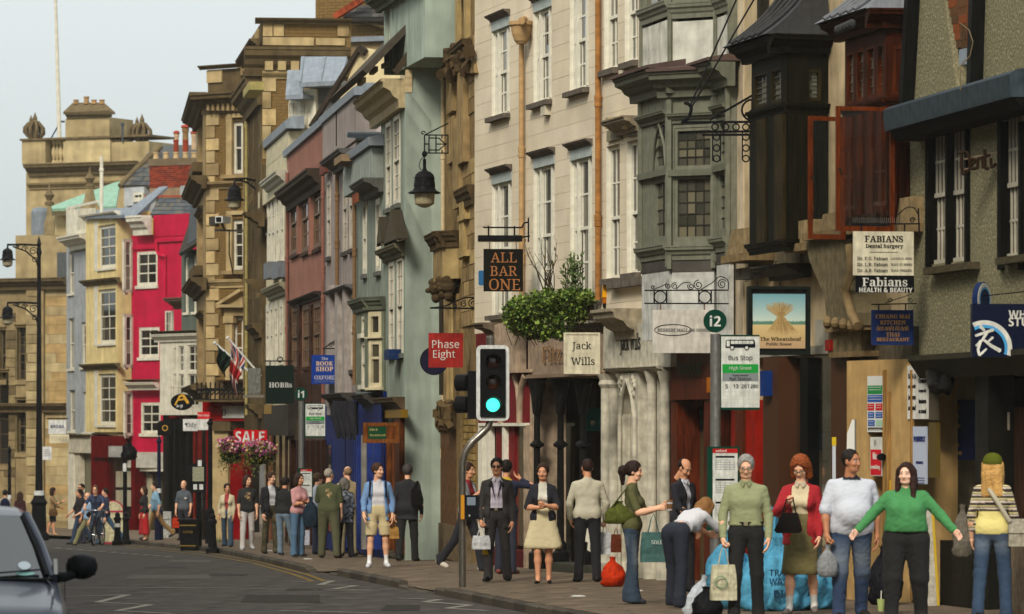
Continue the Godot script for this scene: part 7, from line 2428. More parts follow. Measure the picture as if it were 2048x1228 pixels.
func carrier(label: String,cat: String,p: Vector3,w: float,h: float,yaw: float,m: Material,called:="shopping_bag",handle:=.16,t:=.1)->Node3D: # hangs from p
	var n:=thing(called,label,cat,Transform3D(Basis(Vector3.UP,deg_to_rad(yaw)),p-V(0,handle+h,0)))
	var mb:=MB.new()
	var a:=[]
	for r in 5:
		var q:=r/4.0
		var ww:=w/2*(1.0+.08*sin(q*PI)-.1*q)
		var tt:=t/2*(1.0-.75*q)
		var row:=[]
		for s in [[-1,1],[-.3,1.15],[.35,1.1],[1,1],[1,-1],[.3,-1.1],[-.4,-1.15],[-1,-1]]:
			row.append(V(s[0]*ww,q*h,s[1]*tt+.008*sin(s[0]*9.0+r*2.0)))
		a.append(row)
	for r in 4:
		for j in 8: mb.quad(a[r][(j+1) % 8],a[r][j],a[r+1][j],a[r+1][(j+1) % 8])
	for j in range(1,7): mb.tri(a[0][0],a[0][j],a[0][j+1])
	part(n,"bag",mb.mesh(),m)
	mb=MB.new()
	for z in [-.015,.015]:
		mb.tube([V(-w*.22,h-.01,z),V(-w*.1,h+handle*.7,z*.5),V(0,h+handle,0),V(w*.1,h+handle*.7,z*.5),V(w*.22,h-.01,z)],.006,5)
	part(n,"handle",mb.mesh(),m)
	return n
func hand(label: String,side: String)->Vector3: return wr_pos[label][side]
func strap(n: Node3D,pts: Array,r: float,m: Material)->void:
	var mb:=MB.new()
	var inv:=n.transform.affine_inverse()
	var p:=[]
	for q in pts: p.append(inv*q)
	mb.tube(p,r,6)
	part(n,"strap",mb.mesh(),m)
func held()->void: # what people carry
	var wp:=M(214,214,216,.5,"stain",.3,.6)
	var leather:=M(26,22,22,.4,"grain",.2,.2)
	var q: Dictionary=wr_pos["man in a dark grey suit and sunglasses with an open striped shirt"]
	carrier("white plastic carrier bag held by the man in the grey suit","bag",q.r,.26,.2,10,wp,"carrier_bag",.14)
	carrier("small yellow bag beside the white carrier of the suited man","bag",q.r+V(.1,-.08,-.12),.14,.22,40,M(206,170,40,.6,"stain",.3,.3),"carrier_bag",.12)
	q=wr_pos["woman in profile with a brown ponytail, olive t-shirt and flared jeans holding a coffee"]
	var tealb:=carrier("teal paper shopping bag lettered SOLE hung on the arm of the woman with coffee","bag",q.rel.lerp(q.r,.3)+V(.08,-.03,.1),.3,.36,8,M(74,108,104,.7,"mottle",.3,.1),"shopping_bag",.22,.1)
	text(tealb,"SOLE",.03,.24,.06,.13,M(210,214,206,.8,"",1,0))
	var cup:=thing("coffee_cup","white paper coffee cup with a brown sleeve in the woman's hands","cup",Transform3D(Basis(),(q.r+q.l)/2+V(.03,-.01,0)))
	var mb:=MB.new()
	mb.lathe([Q(.0,-.05),Q(.03,-.05),Q(.04,.06),Q(.0,.06)],14)
	part(cup,"cup",mb.mesh(),wp)
	mb=MB.new()
	mb.lathe([Q(.034,-.03),Q(.0395,.03)],14); mb.lathe([Q(.043,.055),Q(.043,.066),Q(.038,.075),Q(0,.075)],14)
	part(cup,"sleeve",mb.mesh(),M(120,84,54,.8,"",1,0))
	var sb:=thing("shoulder_bag","olive green soft shoulder bag on the back of the woman with coffee","bag",Transform3D(Basis(),q.hip+V(-.16,.12,.1)))
	mb=MB.new()
	sack(mb,V(0,-.06,0),V(.19,.24,.07),14,.25)
	part(sb,"bag",mb.mesh(),M(90,96,40,.6,"stain",.3,.4))
	strap(sb,[q.hip+V(-.26,.24,.1),q.rsh+V(-.03,.06,.05),q.hip+V(.0,.26,.12)],.012,M(70,76,32,.6,"",1,0))
	q=wr_pos["man seen from behind in a cream zip jacket and black trousers"]
	carrier("white printed carrier bag held by the man in the cream jacket","bag",q.r,.17,.32,5,wp,"carrier_bag",.1)
	carrier("brown paper bag held by the man in the cream jacket","bag",q.r+V(.16,-.05,.02),.15,.26,0,M(104,50,30,.7,"stain",.3,.3),"carrier_bag",.08)
	q=wr_pos["grey-haired man with glasses in a sage green shirt and black trousers"]
	var cb:=carrier("cream canvas bag with faded green print held by the grey-haired man","bag",q.r,.27,.38,6,M(206,198,166,.85,"stain",.3,.5),"canvas_bag",.2,.14)
	mb=MB.new()
	mb.torus(V(-.04,.2,.085),Vector3.RIGHT,Vector3.UP,.06,.008,16,5)
	part(cb,"faded_print",mb.mesh(),M(130,156,120,.9,"",1,0))
	q=wr_pos["red-haired woman in a red fleece and olive skirt looking down"]
	var hb:=thing("handbag","black leather handbag on the arm of the woman in the red fleece","handbag",Transform3D(Basis(Vector3.UP,-.2),q.r+V(-.05,-.36,.06)))
	mb=MB.new()
	mb.prism(PackedVector2Array([Q(-.15,.03),Q(-.12,0),Q(.12,0),Q(.15,.03),Q(.1,.22),Q(-.06,.22)]),-.05,.05)
	part(hb,"bag",mb.mesh(),leather)
	mb=MB.new()
	mb.tube([V(-.06,.21,.03),V(-.02,.36,.0),V(.05,.38,0),V(.09,.21,.03)],.009,6)
	part(hb,"handle",mb.mesh(),leather)
	q=wr_pos["heavy man in a white v-neck t-shirt with navy trim and blue jeans"]
	mb=MB.new()
	sack(mb,q.r+V(0,-.36,.02),V(.11,.3,.08))
	solo("carrier_bag","crumpled grey plastic bag hanging from the wrist of the man in white","bag",mb.mesh(),M(150,152,154,.3,"stain",.2,.4))
	q=wr_pos["blonde woman seen from behind in an olive cap and striped top with jeans"]
	var cr:=thing("messenger_bag","pale canvas messenger bag slung across the blonde woman's back","bag",Transform3D(Basis(Vector3.UP,.1),q.hip+V(.24,.02,.06)))
	pbox(cr,"bag",V(-.09,-.16,-.07),V(.13,.12,.07),M(176,168,148,.9,"stain",.3,.4))
	pbox(cr,"flap",V(-.095,-.02,-.075),V(.135,.125,.085),M(190,182,162,.9,"stain",.3,.4))
	strap(cr,[q.hip+V(.16,.12,.16),q.hip+V(.02,.34,.185),q.lsh+V(.08,.05,.06),q.lsh+V(.1,.04,-.08)],.026,M(168,160,140,.9,"",1,0))
	q=wr_pos["man seen from behind in a black suit with a dark shoulder bag"]
	var kb:=thing("shoulder_bag","black leather shoulder bag of the man in the black suit","bag",Transform3D(Basis(),q.hip+V(.16,.24,.18)))
	pbox(kb,"bag",V(-.09,-.14,-.05),V(.09,.14,.05),leather)
	strap(kb,[kb.position+V(-.06,.14,0),q.rsh+V(0,.07,.06),q.rsh+V(.02,.05,-.06)],.014,leather)
	q=wr_pos["man in an open pale blue shirt, white t-shirt and cream shorts looking sideways"]
	carrier("tan bag held low behind the man in shorts","bag",q.l+V(.02,-.02,-.06),.16,.2,20,M(186,140,74,.7,"stain",.3,.3),"carrier_bag",.08)
	mb=MB.new()
	for s in ["l","r"]: mb.tube([q[s+"sh"]+V(-.05 if s=="l" else .05,.075,-.06),q[s+"sh"]+V(-.045 if s=="l" else .045,.06,.08),q[s+"sh"]+V(-.03 if s=="l" else .03,-.2,.12)],.018,6)
	var rk:=solo("rucksack","dark rucksack with shoulder straps worn by the man in shorts","rucksack",null,M(34,40,56,.8,"grain",.2,.1))
	mb.ball(q.hip+V(0,.34,-.2),V(.15,.22,.08),14,10)
	rk.mesh=mb.mesh()
	q=wr_pos["man in a black jacket over a white shirt looking to the right"]
	carrier("tan shoulder bag of the man in the black jacket","bag",q.l+V(.03,.42,.1),.36,.24,20,M(128,100,62,.8,"stain",.3,.3),"shoulder_bag",.25,.12)
	q=wr_pos["woman in a pink t-shirt and jeans with folded arms beside the bus stop"]
	mb=MB.new()
	sack(mb,(q.l+q.r)/2+V(.08,-.52,.0),V(.17,.55,.1))
	solo("folded_coat","dark blue coat hanging over the arms of the woman in pink","coat",mb.mesh(),M(40,54,66,.85,"stain",.3,.6))
	q=wr_pos["bald man in a dark grey polo shirt with a name badge"]
	carrier("orange carrier bag held by the bald man in grey","bag",q.r,.2,.3,10,M(196,60,30,.5,"stain",.3,.4),"carrier_bag",.12)
	solo("name_badge","white name badge on the grey polo shirt","badge",box_mesh,wp,Transform3D(Basis.from_scale(V(.08,.05,.01)),q.hip+V(.06,.32,.15)))
	q=wr_pos["man with a navy rucksack walking away behind the car"]
	mb=MB.new()
	mb.ball(q.hip+V(.02,.3,.16),V(.17,.24,.1),14,10)
	solo("rucksack","navy rucksack on the back of the man walking away","rucksack",mb.mesh(),M(34,38,60,.8,"grain",.2,.1))
	q=wr_pos["woman in a tan jacket and black skirt walking beside the college wall"]
	carrier("brown shoulder bag of the woman by the college wall","bag",q.rel+V(-.1,.1,.1),.3,.22,0,M(96,70,44,.6,"stain",.3,.3),"shoulder_bag",.3)
	q=wr_pos["bald man in sunglasses, pale blue shirt and khaki trousers striding left across the road"]
	mb=MB.new()
	mb.ball(q.hip+V(.12,.12,.12),V(.17,.13,.1),14,8)
	solo("waist_bag","black bag at the hip of the bald man crossing the road","bag",mb.mesh(),leather)


# ---------- street furniture ----------
func emit(r: float,g: float,b: float,e: float)->StandardMaterial3D:
	var key:="emit%d %d %d %.1f" % [r,g,b,e]
	if not mats.has(key):
		var m:=StandardMaterial3D.new()
		m.albedo_color=srgb(r*.5,g*.5,b*.5)
		m.emission_enabled=true; m.emission=srgb(r,g,b); m.emission_energy_multiplier=e
		m.roughness=.3
		mats[key]=m
	return mats[key]
func rounded(w: float,h: float,r: float,k:=5)->PackedVector2Array:
	var p:=PackedVector2Array()
	for c in [[w/2-r,h/2-r,0],[-w/2+r,h/2-r,1],[-w/2+r,-h/2+r,2],[w/2-r,-h/2+r,3]]:
		for i in k+1:
			var g: float=PI/2*(c[2]+float(i)/k)
			p.append(Q(c[0]+cos(g)*r,c[1]+sin(g)*r))
	return p
func tnode(called: String,label: String,cat: String,px: float,d: float,yaw:=.0,group:="")->Node3D:
	return thing(called,label,cat,Transform3D(Basis(Vector3.UP,deg_to_rad(yaw)),stand(px,d)),group)
func bus_stop(label: String,px: float,d: float,code: String,k: Dictionary)->void:
	var n:=tnode("bus_stop",label,"bus stop",px,d,k.get("yaw",4.0))
	var m:=d/F
	var base:=n.position
	var y:=func(py: float)->float: return CY-(py-YH)*m-base.y
	var x:=func(qx: float)->float: return (qx-px)*m
	var steel:=M(150,150,146,.35,"streak",.4,.05,.6)
	var gr:=M(14,58,44,.5,"",1,0)
	var wh:=M(226,228,220,.6,"streak",.6,0)
	var bk:=M(20,24,34,.6,"",1,0)
	var mb:=MB.new()
	mb.lathe([Q(.11,0),Q(.11,.03),Q(.07,.04),Q(.064,y.call(k.top)),Q(0,y.call(k.top))],16)
	part(n,"post",mb.mesh(),steel)
	mb=MB.new()
	mb.prism(rounded(k.cr*2*m,k.cr*2*m,k.cr*m,10),-.02,.02,Transform3D(Basis(),V(x.call(k.cx),y.call(k.cy),0)))
	var disc:=part(n,"stop_letter_disc",mb.mesh(),gr)
	text(disc,code,x.call(k.cx),y.call(k.cy),.024,k.cr*.95*m,wh,"sansbold")
	var f: Array=k.flag
	mb=MB.new()
	mb.box(V(x.call(f[0])-.02,y.call(f[3])-.03,-.025),V(x.call(f[2]),y.call(f[1])+.02,.025))
	var fl:=part(n,"flag_frame",mb.mesh(),gr)
	var w: float=x.call(f[2])-x.call(f[0])
	var h: float=y.call(f[1])-y.call(f[3])
	var o:=V(x.call(f[0]),y.call(f[3]),0)
	var at:=func(u: float,v: float)->Vector3: return o+V(u*w,v*h,.027)
	pbox(n,"flag_panel",o+V(0,0,.02),o+V(w,h,.027),wh)
	pbox(n,"green_band",at.call(.03,.485),at.call(.97,.61)+V(0,0,.002),M(36,150,62,.6,"",1,0))
	pbox(n,"grey_band",at.call(.03,.37),at.call(.97,.483)+V(0,0,.002),M(128,134,136,.6,"",1,0))
	# the bus pictogram
	mb=MB.new()
	var bus:=PackedVector2Array()
	for q in [[.11,.85],[.115,.94],[.16,.955],[.86,.955],[.88,.93],[.89,.86],[.88,.845],[.12,.84]]: bus.append(Q(o.x+q[0]*w,o.y+q[1]*h))
	mb.prism(bus,.026,.031)
	var pic:=part(n,"bus_symbol",mb.mesh(),bk)
	for i in 6: pbox(pic,"bus_window",at.call(.25+i*.1,.895)+V(0,0,.003),at.call(.34+i*.1,.94)+V(0,0,.006),wh)
	pbox(pic,"bus_door",at.call(.14,.86)+V(0,0,.003),at.call(.22,.94)+V(0,0,.006),wh)
	for u in [.28,.66]:
		mb=MB.new()
		mb.lathe([Q(.06*w,0),Q(.06*w,.006),Q(0,.006)],16,Transform3D(Basis(Vector3.RIGHT,PI/2),at.call(u,.84)+V(0,0,.002)))
		part(pic,"bus_wheel",mb.mesh(),bk)
		mb=MB.new()
		mb.lathe([Q(.042*w,0),Q(.042*w,.009),Q(0,.009)],16,Transform3D(Basis(Vector3.RIGHT,PI/2),at.call(u,.84)+V(0,0,.002)))
		part(pic,"bus_hub",mb.mesh(),wh)
	text(n,"Bus Stop",o.x+w*.5,o.y+h*.69,.031,w*.62,bk)
	text(n,"High Street",o.x+w*.5,o.y+h*.55,.031,w*.58,wh)
	text(n,"buses towards",o.x+w*.5,o.y+h*.455,.031,w*.4,bk)
	text(n,k.to,o.x+w*.5,o.y+h*.405,.031,w*.56,bk)
	var i:=0
	for s in k.routes:
		text(n,s,o.x+w*(.14+.24*i),o.y+h*.3,.031,w*.065*s.length(),bk)
		i+=1
	for u in [.26,.5,.74]: pbox(n,"table_rule",at.call(u,.03),at.call(u+.006,.35)+V(0,0,.0015),M(190,192,190,.6,"",1,0))
	for v in [.11,.22]: pbox(n,"table_rule",at.call(.03,v),at.call(.97,v+.004)+V(0,0,.0012),M(190,192,190,.6,"",1,0))
	# timetable case
	var c: Array=k.case
	var lo:=V(x.call(c[0]),y.call(c[3]),.06)
	var hi:=V(x.call(c[2]),y.call(c[1]),.16)
	pbox(n,"timetable_case",lo,hi,gr)
	var iw:=hi.x-lo.x
	var ih:=hi.y-lo.y
	pbox(n,"timetable_sheet",lo+V(iw*.16,ih*.02,.1),V(hi.x-iw*.06,hi.y-ih*.03,.166),wh)
	pbox(n,"red_header",V(lo.x+iw*.16,hi.y-ih*.075,.16),V(hi.x-iw*.06,hi.y-ih*.025,.17),M(176,28,30,.6,"",1,0))
	text(n,"oxford",lo.x+iw*.42,hi.y-ih*.05,.171,iw*.34,wh,"sansbold")
	for r in 3:
		var ty:=hi.y-ih*(.11+.27*r)
		pbox(n,"table_heading",V(lo.x+iw*.25,ty-ih*.022,.166),V(hi.x-iw*.16,ty,.168),bk)
		mb=MB.new()
		for q in 5:
			mb.box(V(lo.x+iw*.25,ty-ih*(.05+.028*q),.166),V(hi.x-iw*.16,ty-ih*(.046+.028*q),.1675))
			mb.box(V(lo.x+iw*(.25+.145*q),ty-ih*.17,.166),V(lo.x+iw*(.258+.145*q),ty-ih*.05,.1672))
		part(n,"timetable_grid",mb.mesh(),M(120,122,130,.7,"",1,0))
	if k.has("notice"):
		var q: Array=k.notice
		pbox(n,"paper_notice",V(x.call(q[0]),y.call(q[3]),.07),V(x.call(q[2]),y.call(q[1]),.08),M(190,192,204,.8,"streak",.3,0))

func lantern(n: Node3D,p: Vector3,s: float,blk: Material)->void: # a bell-shaped street lantern hanging from p
	var mb:=MB.new()
	var x:=Transform3D(Basis.from_scale(Vector3.ONE*s),p)
	mb.lathe([Q(.33,-.62),Q(.34,-.6),Q(.24,-.55),Q(.215,-.48),Q(.225,-.46),Q(.205,-.32),Q(.215,-.3),Q(.18,-.22),Q(.12,-.17),Q(.06,-.15),Q(.035,-.1),Q(.03,.0)],20,x)
	part(n,"lantern_hood",mb.mesh(),blk)
	mb=MB.new()
	mb.lathe([Q(.0,-.92),Q(.08,-.9),Q(.19,-.84),Q(.2,-.82),Q(.215,-.61),Q(.0,-.6)],20,x)
	part(n,"lantern_glass",mb.mesh(),M(170,160,128,.25,"streak",.3,0))

func bollard(label: String,px: float,d: float,bands:=false)->void:
	var n:=tnode("bollard",label,"bollard",px,d)
	var mb:=MB.new()
	mb.lathe([Q(.17,0),Q(.17,.12),Q(.12,.16),Q(.1,.3),Q(.085,.72),Q(.11,.75),Q(.12,.8),Q(.1,.84),Q(.07,.86),Q(.08,.92),Q(.05,.98),Q(0,1.0)],14)
	part(n,"post",mb.mesh(),M(24,24,26,.4,"",1,0))
	if bands:
		mb=MB.new()
		mb.lathe([Q(.1,.55),Q(.094,.66)],14)
		part(n,"white_band",mb.mesh(),M(216,214,206,.5,"",1,0))

func street_furniture()->void:
	fold_noise=FastNoiseLite.new()
	fold_noise.noise_type=FastNoiseLite.TYPE_SIMPLEX_SMOOTH
	fold_noise.frequency=.08; fold_noise.seed=11
	var blk:=M(22,22,24,.4,"",1,0)
	var wh:=M(226,228,224,.5,"streak",.5,0)
	var steel:=M(158,152,142,.28,"streak",.3,.05,.85)
	bus_stop("bus stop i2 post with white flag and timetable case before the red shop",1431,52.0,"i2",{"top": 668,"cx": 1430,"cy": 642,"cr": 23,"flag": [1442,673,1519,815],"case": [1412,893,1476,1062],"to": "Rail Station","routes": ["5","13","261","280"]})
	bus_stop("bus stop i1 post with white flag further along by the blue shop",603,90.2,"i1",{"top": 802,"cx": 602,"cy": 788,"cr": 13,"flag": [611,808,650,872],"case": [596,936,625,1024],"to": "Summertown","routes": ["4","7","12","18"],"notice": [597,1060,619,1090]})
	# signal post with a cranked stem
	var n:=tnode("traffic_light","traffic signal on a cranked steel post showing a green light","traffic light",925,61.0,3)
	var m:=61.0/F
	var y:=func(py: float)->float: return CY-(py-YH)*m-n.position.y
	var x:=func(px: float)->float: return (px-925)*m
	var mb:=MB.new()
	mb.tube([V(0,0,0),V(0,y.call(945),0),V(x.call(925.5),y.call(925),0),V(x.call(931),y.call(903),0),V(x.call(945),y.call(884),0),V(x.call(965),y.call(866),0),V(x.call(976),y.call(855),0),V(x.call(981),y.call(840),0),V(x.call(981),y.call(670),0)],.052,16)
	part(n,"post",mb.mesh(),steel)
	mb=MB.new()
	mb.lathe([Q(.09,0),Q(.09,.012),Q(.055,.016)],16)
	part(n,"foot_collar",mb.mesh(),M(90,76,60,.7,"grain",.3))
	mb=MB.new()
	mb.lathe([Q(.062,0),Q(.062,.14),Q(.05,.15),Q(0,.15)],16,Transform3D(Basis(),V(x.call(981),y.call(694),0)))
	part(n,"post_cap",mb.mesh(),steel)
	var cx: float=x.call(985)
	var cy: float=y.call(766)
	mb=MB.new()
	mb.prism(rounded(66*m,151*m,.075),.07,.1,Transform3D(Basis(),V(cx,cy,0)))
	part(n,"white_border",mb.mesh(),wh)
	mb=MB.new()
	mb.prism(rounded(51*m,136*m,.02),.09,.125,Transform3D(Basis(),V(cx,cy,0)))
	part(n,"backing_board",mb.mesh(),blk)
	mb=MB.new()
	mb.prism(rounded(44*m,128*m,.06),-.14,.07,Transform3D(Basis(),V(cx,cy,0)))
	part(n,"housing",mb.mesh(),blk)
	var i:=0
	for q in [[724,M(44,14,12,.15,"",1,0)],[766,M(60,26,8,.15,"",1,0)],[810,emit(70,245,205,1.15)]]:
		var c:=V(cx,y.call(q[0]),.13)
		mb=MB.new()
		var pr:=[]
		for k in 5: pr.append(Q(.098*cos(PI/2*k/4.0),.028*sin(PI/2*k/4.0)))
		mb.lathe(pr,20,Transform3D(Basis(Vector3.RIGHT,PI/2),c))
		var lens:=part(n,"signal_lens",mb.mesh(),q[1])
		mb=MB.new()
		var a:=[]
		for k in 17: # a hood over the lens
			var g:=PI*(-.12+1.24*k/16.0)
			a.append([V(cos(g)*.112,sin(g)*.112,0),V(cos(g)*.118,sin(g)*.118,.19*(.45+.55*sin(clampf(g,0,PI))))])
		for k in 16:
			mb.quad(c+a[k][0],c+a[k+1][0],c+a[k+1][1],c+a[k][1]); mb.quad(c+a[k][0]*.97,c+a[k][1]*.97,c+a[k+1][1]*.97,c+a[k+1][0]*.97)
		part(n,"lens_hood",mb.mesh(),blk)
		if i==2:
			var l:=OmniLight3D.new()
			l.name="green_light"; l.light_color=srgb(90,255,215); l.light_energy=.02; l.light_size=.1; l.omni_range=12.0; l.shadow_enabled=true
			l.position=c+V(0,0,.06)
			n.add_child(l)
		i+=1
	# second head turned to the crossing
	mb=MB.new()
	mb.box(V(x.call(936),y.call(838),-.3),V(x.call(958),y.call(742),.0))
	part(n,"side_housing",mb.mesh(),blk)
	for py in [765,809]:
		mb=MB.new()
		mb.lathe([Q(.1,0),Q(.12,.02),Q(.125,.17),Q(.115,.17),Q(.1,.03),Q(0,.03)],16,Transform3D(Basis(Vector3.UP,-.5)*Basis(Vector3.BACK,PI/2),V(x.call(937),y.call(py),-.08)))
		part(n,"side_hood",mb.mesh(),blk)
	mb=MB.new()
	mb.box(V(x.call(928),y.call(1038),-.02),V(x.call(958),y.call(990),.16))
	var pb:=part(n,"push_button_box",mb.mesh(),M(26,26,30,.4,"",1,0))
	pbox(pb,"button_panel",V(x.call(933),y.call(1010),.16),V(x.call(950),y.call(994),.165),M(120,132,146,.4,"",1,0))
	pbox(pb,"yellow_side",V(x.call(921),y.call(1038),.02),V(x.call(928),y.call(990),.15),M(196,136,40,.5,"",1,0))
	mb=MB.new()
	mb.ball(V(x.call(938),y.call(1031),.165),V(.015,.015,.01),8,6)
	part(pb,"button",mb.mesh(),wh)
	# wall lantern on the teal house
	n=thing("wall_lantern","black bell-shaped wall lantern on a geometric bracket before the teal wall","street lamp",Transform3D(Basis(Vector3.UP,.1),W(849,305,77.0)))
	m=77.0/F
	mb=MB.new()
	var P2:=func(px: float,py: float)->Vector3: return V((px-849)*m,(305-py)*m,0)
	for q in [[849,270,849,318],[849,270,897,270],[849,306,897,306],[896,270,896,306],[858,270,858,306],[872,270,872,306],[849,288,858,288],[858,276,878,276],[858,300,878,300],[878,276,893,290],[878,300,893,286],[884,270,884,277],[884,299,884,306],[849,270,897,246],[872,288,888,288]]:
		mb.bar(P2.call(q[0],q[1]),P2.call(q[2],q[3]),.022,.022,Vector3.BACK)
	mb.tube(scroll(P2.call(846,266),Vector3.RIGHT,Vector3.UP,.04,1.0),.012,6)
	part(n,"bracket",mb.mesh(),blk)
	mb=MB.new()
	mb.tube([P2.call(849,318),P2.call(849,334)],.03,8); mb.ball(P2.call(849,308),V(.05,.06,.05),10,8)
	mb.tube([P2.call(849,312),P2.call(841,320),P2.call(838,332),P2.call(842,340)],.008,5)
	part(n,"hanger",mb.mesh(),blk)
	lantern(n,P2.call(849,327),.88,blk)
	# lantern on a scrolled arm at the brick block
	n=thing("wall_lantern","black wall lantern on a scrolled iron arm at the brick block corner","street lamp",Transform3D(Basis(Vector3.UP,.1),W(469,362,121.0)))
	m=121.0/F
	mb=MB.new()
	mb.tube([V(0,0,0),V(.3,.08,0),V(.6,.02,0),V(.9,-.2,0)],.03,6)
	mb.tube([V(.1,.02,0),V(.35,-.02,0),V(.6,-.25,0),V(.8,-.6,0)],.024,6)
	for q in [[.35,.0,.1],[.58,-.1,.12],[.74,-.3,.1]]: mb.tube(scroll(V(q[0],q[1],0),Vector3.RIGHT,Vector3.UP,q[2],1.3),.016,5)
	mb.bar(V(.9,.05,0),V(.9,-1.9,0),.05,.05,Vector3.BACK)
	part(n,"bracket",mb.mesh(),blk)
	lantern(n,V(0,0,0),.9,blk)
	# tall lamp post
	n=tnode("lamp_post","tall black lamp post with ornamental arms beside the college","lamp post",78,146.0)
	m=146.0/F
	var top:=(1072-462)*m
	mb=MB.new()
	mb.lathe([Q(.34,0),Q(.34,.2),Q(.26,.3),Q(.24,1.2),Q(.3,1.3),Q(.2,1.45),Q(.13,1.7),Q(.1,4.0),Q(.075,top*.7),Q(.065,top-.7),Q(.1,top-.6),Q(.06,top-.4),Q(.08,top-.3),Q(0,top)],14)
	part(n,"column",mb.mesh(),blk)
	for py in [982,1026]:
		mb=MB.new()
		var yy: float=(1072-py)*m
		mb.lathe([Q(.2,yy),Q(.2,yy+.16)] if py>1000 else [Q(.178,yy),Q(.172,yy+.16)],14)
		part(n,"white_band",mb.mesh(),wh)
	for q in [[482,488,8],[598,588,14]]:
		var a:=V(0,(1072-q[0])*m,0)
		mb=MB.new()
		mb.tube([a,a+V(-.5,.03,0),a+V(-1.1,.02,0)],.04,6)
		mb.tube([a+V(0,-.9,0),a+V(-.1,-.5,0),a+V(-.45,-.2,0),a+V(-.9,-.04,0)],.03,6)
		for w in [[-.2,-.2,.15],[-.5,-.12,.11],[-.15,-.5,.1],[-.75,-.06,.07]]: mb.tube(scroll(a+V(w[0],w[1],0),Vector3.RIGHT,Vector3.UP,w[2],1.4),.018,5)
		part(n,"arm",mb.mesh(),blk)
		lantern(n,a+V(-1.08,.02,0),.85,blk)
	# posts, bollards, litter bin
	bollard("black bollard on the kerb between the couple and the litter bin",425,106.0)
	bollard("black bollard with a white band in front of the print shop board",235,127.5,true)
	bollard("thick black bollard beside the banded one at the print shop",252,130.0)
	for q in [[19,158.0,900,"striped black and white post at the far left edge"],[318,131.0,875,"slim dark blue finial post before the red house"],[420,118.0,830,"black pole carrying the red bus stop flag"]]:
		var pn:=tnode("post",q[3],"post",q[0],q[1])
		var hh: float=(1085-q[2])*q[1]/F
		mb=MB.new()
		mb.lathe([Q(.14,0),Q(.13,.9),Q(.07,1.0),Q(.055,hh-.25),Q(.1,hh-.2),Q(.05,hh-.12),Q(0,hh)],10)
		part(pn,"shaft",mb.mesh(),blk if q[0]!=318 else M(26,30,52,.4,"",1,0))
		for w in [1.05,1.45]:
			mb=MB.new()
			mb.lathe([Q(.076,w),Q(.074,w+.14)],10)
			if q[0]!=420: part(pn,"white_band",mb.mesh(),wh)
	n=tnode("litter_bin","square black litter bin with gold bands lettered LITTER","litter bin",379,112.5,-8)
	mb=MB.new()
	mb.prism(PackedVector2Array([Q(-.2,0),Q(.2,0),Q(.24,.78),Q(-.24,.78)]),-.2,.2)
	part(n,"body",mb.mesh(),blk)
	pbox(n,"lid",V(-.28,.78,-.25),V(.28,.84,.25),blk)
	for yy in [.12,.66]: pbox(n,"gold_band",V(-.22,yy,.19),V(.22,yy+.03,.207),M(150,124,60,.4,"",1,0,.5))
	text(n,"LITTER",0,.5,.205,.26,M(150,124,60,.4,"",1,0),"serif")
	# signal head wrapped in a black bag
	n=tnode("bagged_signal","signal head wrapped in a black plastic bag on a dark post by the print shop","traffic light",250,131.5)
	m=131.5/F
	mb=MB.new()
	mb.lathe([Q(.07,0),Q(.065,3.0),Q(0,3.0)],10)
	part(n,"post",mb.mesh(),blk)
	mb=MB.new()
	sack(mb,V(.12,(1080-912)*m,0),V(.22,.56,.2),12,.3)
	part(n,"plastic_bag",mb.mesh(),M(26,26,28,.3,"stain",.2,.8))
	pbox(n,"white_tag",V(-.06,2.25,.06),V(.05,2.5,.08),wh)
	# information case on a post
	n=tnode("notice_case","black notice case with a framed map on a post behind the litter bin","notice board",398,113.0)
	m=113.0/F
	mb=MB.new()
	mb.lathe([Q(.08,0),Q(.08,2.3),Q(0,2.32)],10)
	part(n,"post",mb.mesh(),blk)
	pbox(n,"case",V(-.24,1.42,.0),V(.2,2.2,.14),blk)
	pbox(n,"map",V(-.16,1.72,.14),V(.14,2.1,.145),M(168,168,142,.7,"stain",.2,0))
	for q in [-.14,.02]: pbox(n,"paper",V(q,1.5,.14),V(q+.1,1.64,.144),wh)
	pbox(n,"white_label",V(-.02,2.12,.14),V(.08,2.28,.146),wh)
	# pink-framed board on the pavement and bins by the red house
	n=tnode("pavement_board","white pavement board with a pink rounded frame before the print shop","sign board",226,131.8,6)
	mb=MB.new()
	var fr:=PackedVector2Array([Q(-.36,0),Q(.36,0),Q(.36,1.0)])
	for k in 9: fr.append(Q(.36*cos(PI*k/8.0),1.0+.36*sin(PI*k/8.0)))
	mb.prism(fr,-.02,.02)
	part(n,"frame",mb.mesh(),M(170,56,78,.5,"",1,0))
	mb=MB.new()
	var inn:=PackedVector2Array()
	for v in fr: inn.append(Q(v.x*.86,.06+v.y*.93))
	mb.prism(inn,.0,.026)
	part(n,"panel",mb.mesh(),M(226,216,176,.7,"stain",.6,0))
	mb=MB.new()
	mb.box(V(-.33,.98,.0),V(.33,1.04,.03))
	part(n,"cross_bar",mb.mesh(),M(170,56,78,.5,"",1,0))
	n=tnode("white_box","white plastic crate of papers standing in the doorway right of the red skirt","box",331,138.0)
	pbox(n,"body",V(-.18,0,-.15),V(.18,.85,.15),M(186,186,180,.7,"stain",.5,.1))
	for yy in [.3,.58]: pbox(n,"slot",V(-.16,yy,.14),V(.16,yy+.03,.155),M(90,90,86,.7,"",1,0))
	# camera on the brick block
	n=thing("security_camera","white security camera on an arm beside the lower brick block window","security camera",Transform3D(Basis(Vector3.UP,-.5),W(450,440,125.8)))
	pbox(n,"camera_body",V(-.12,-.1,-.1),V(.14,.1,.35),wh)
	pbox(n,"lens_front",V(-.08,-.07,.35),V(.1,.07,.37),blk)
	mb=MB.new()
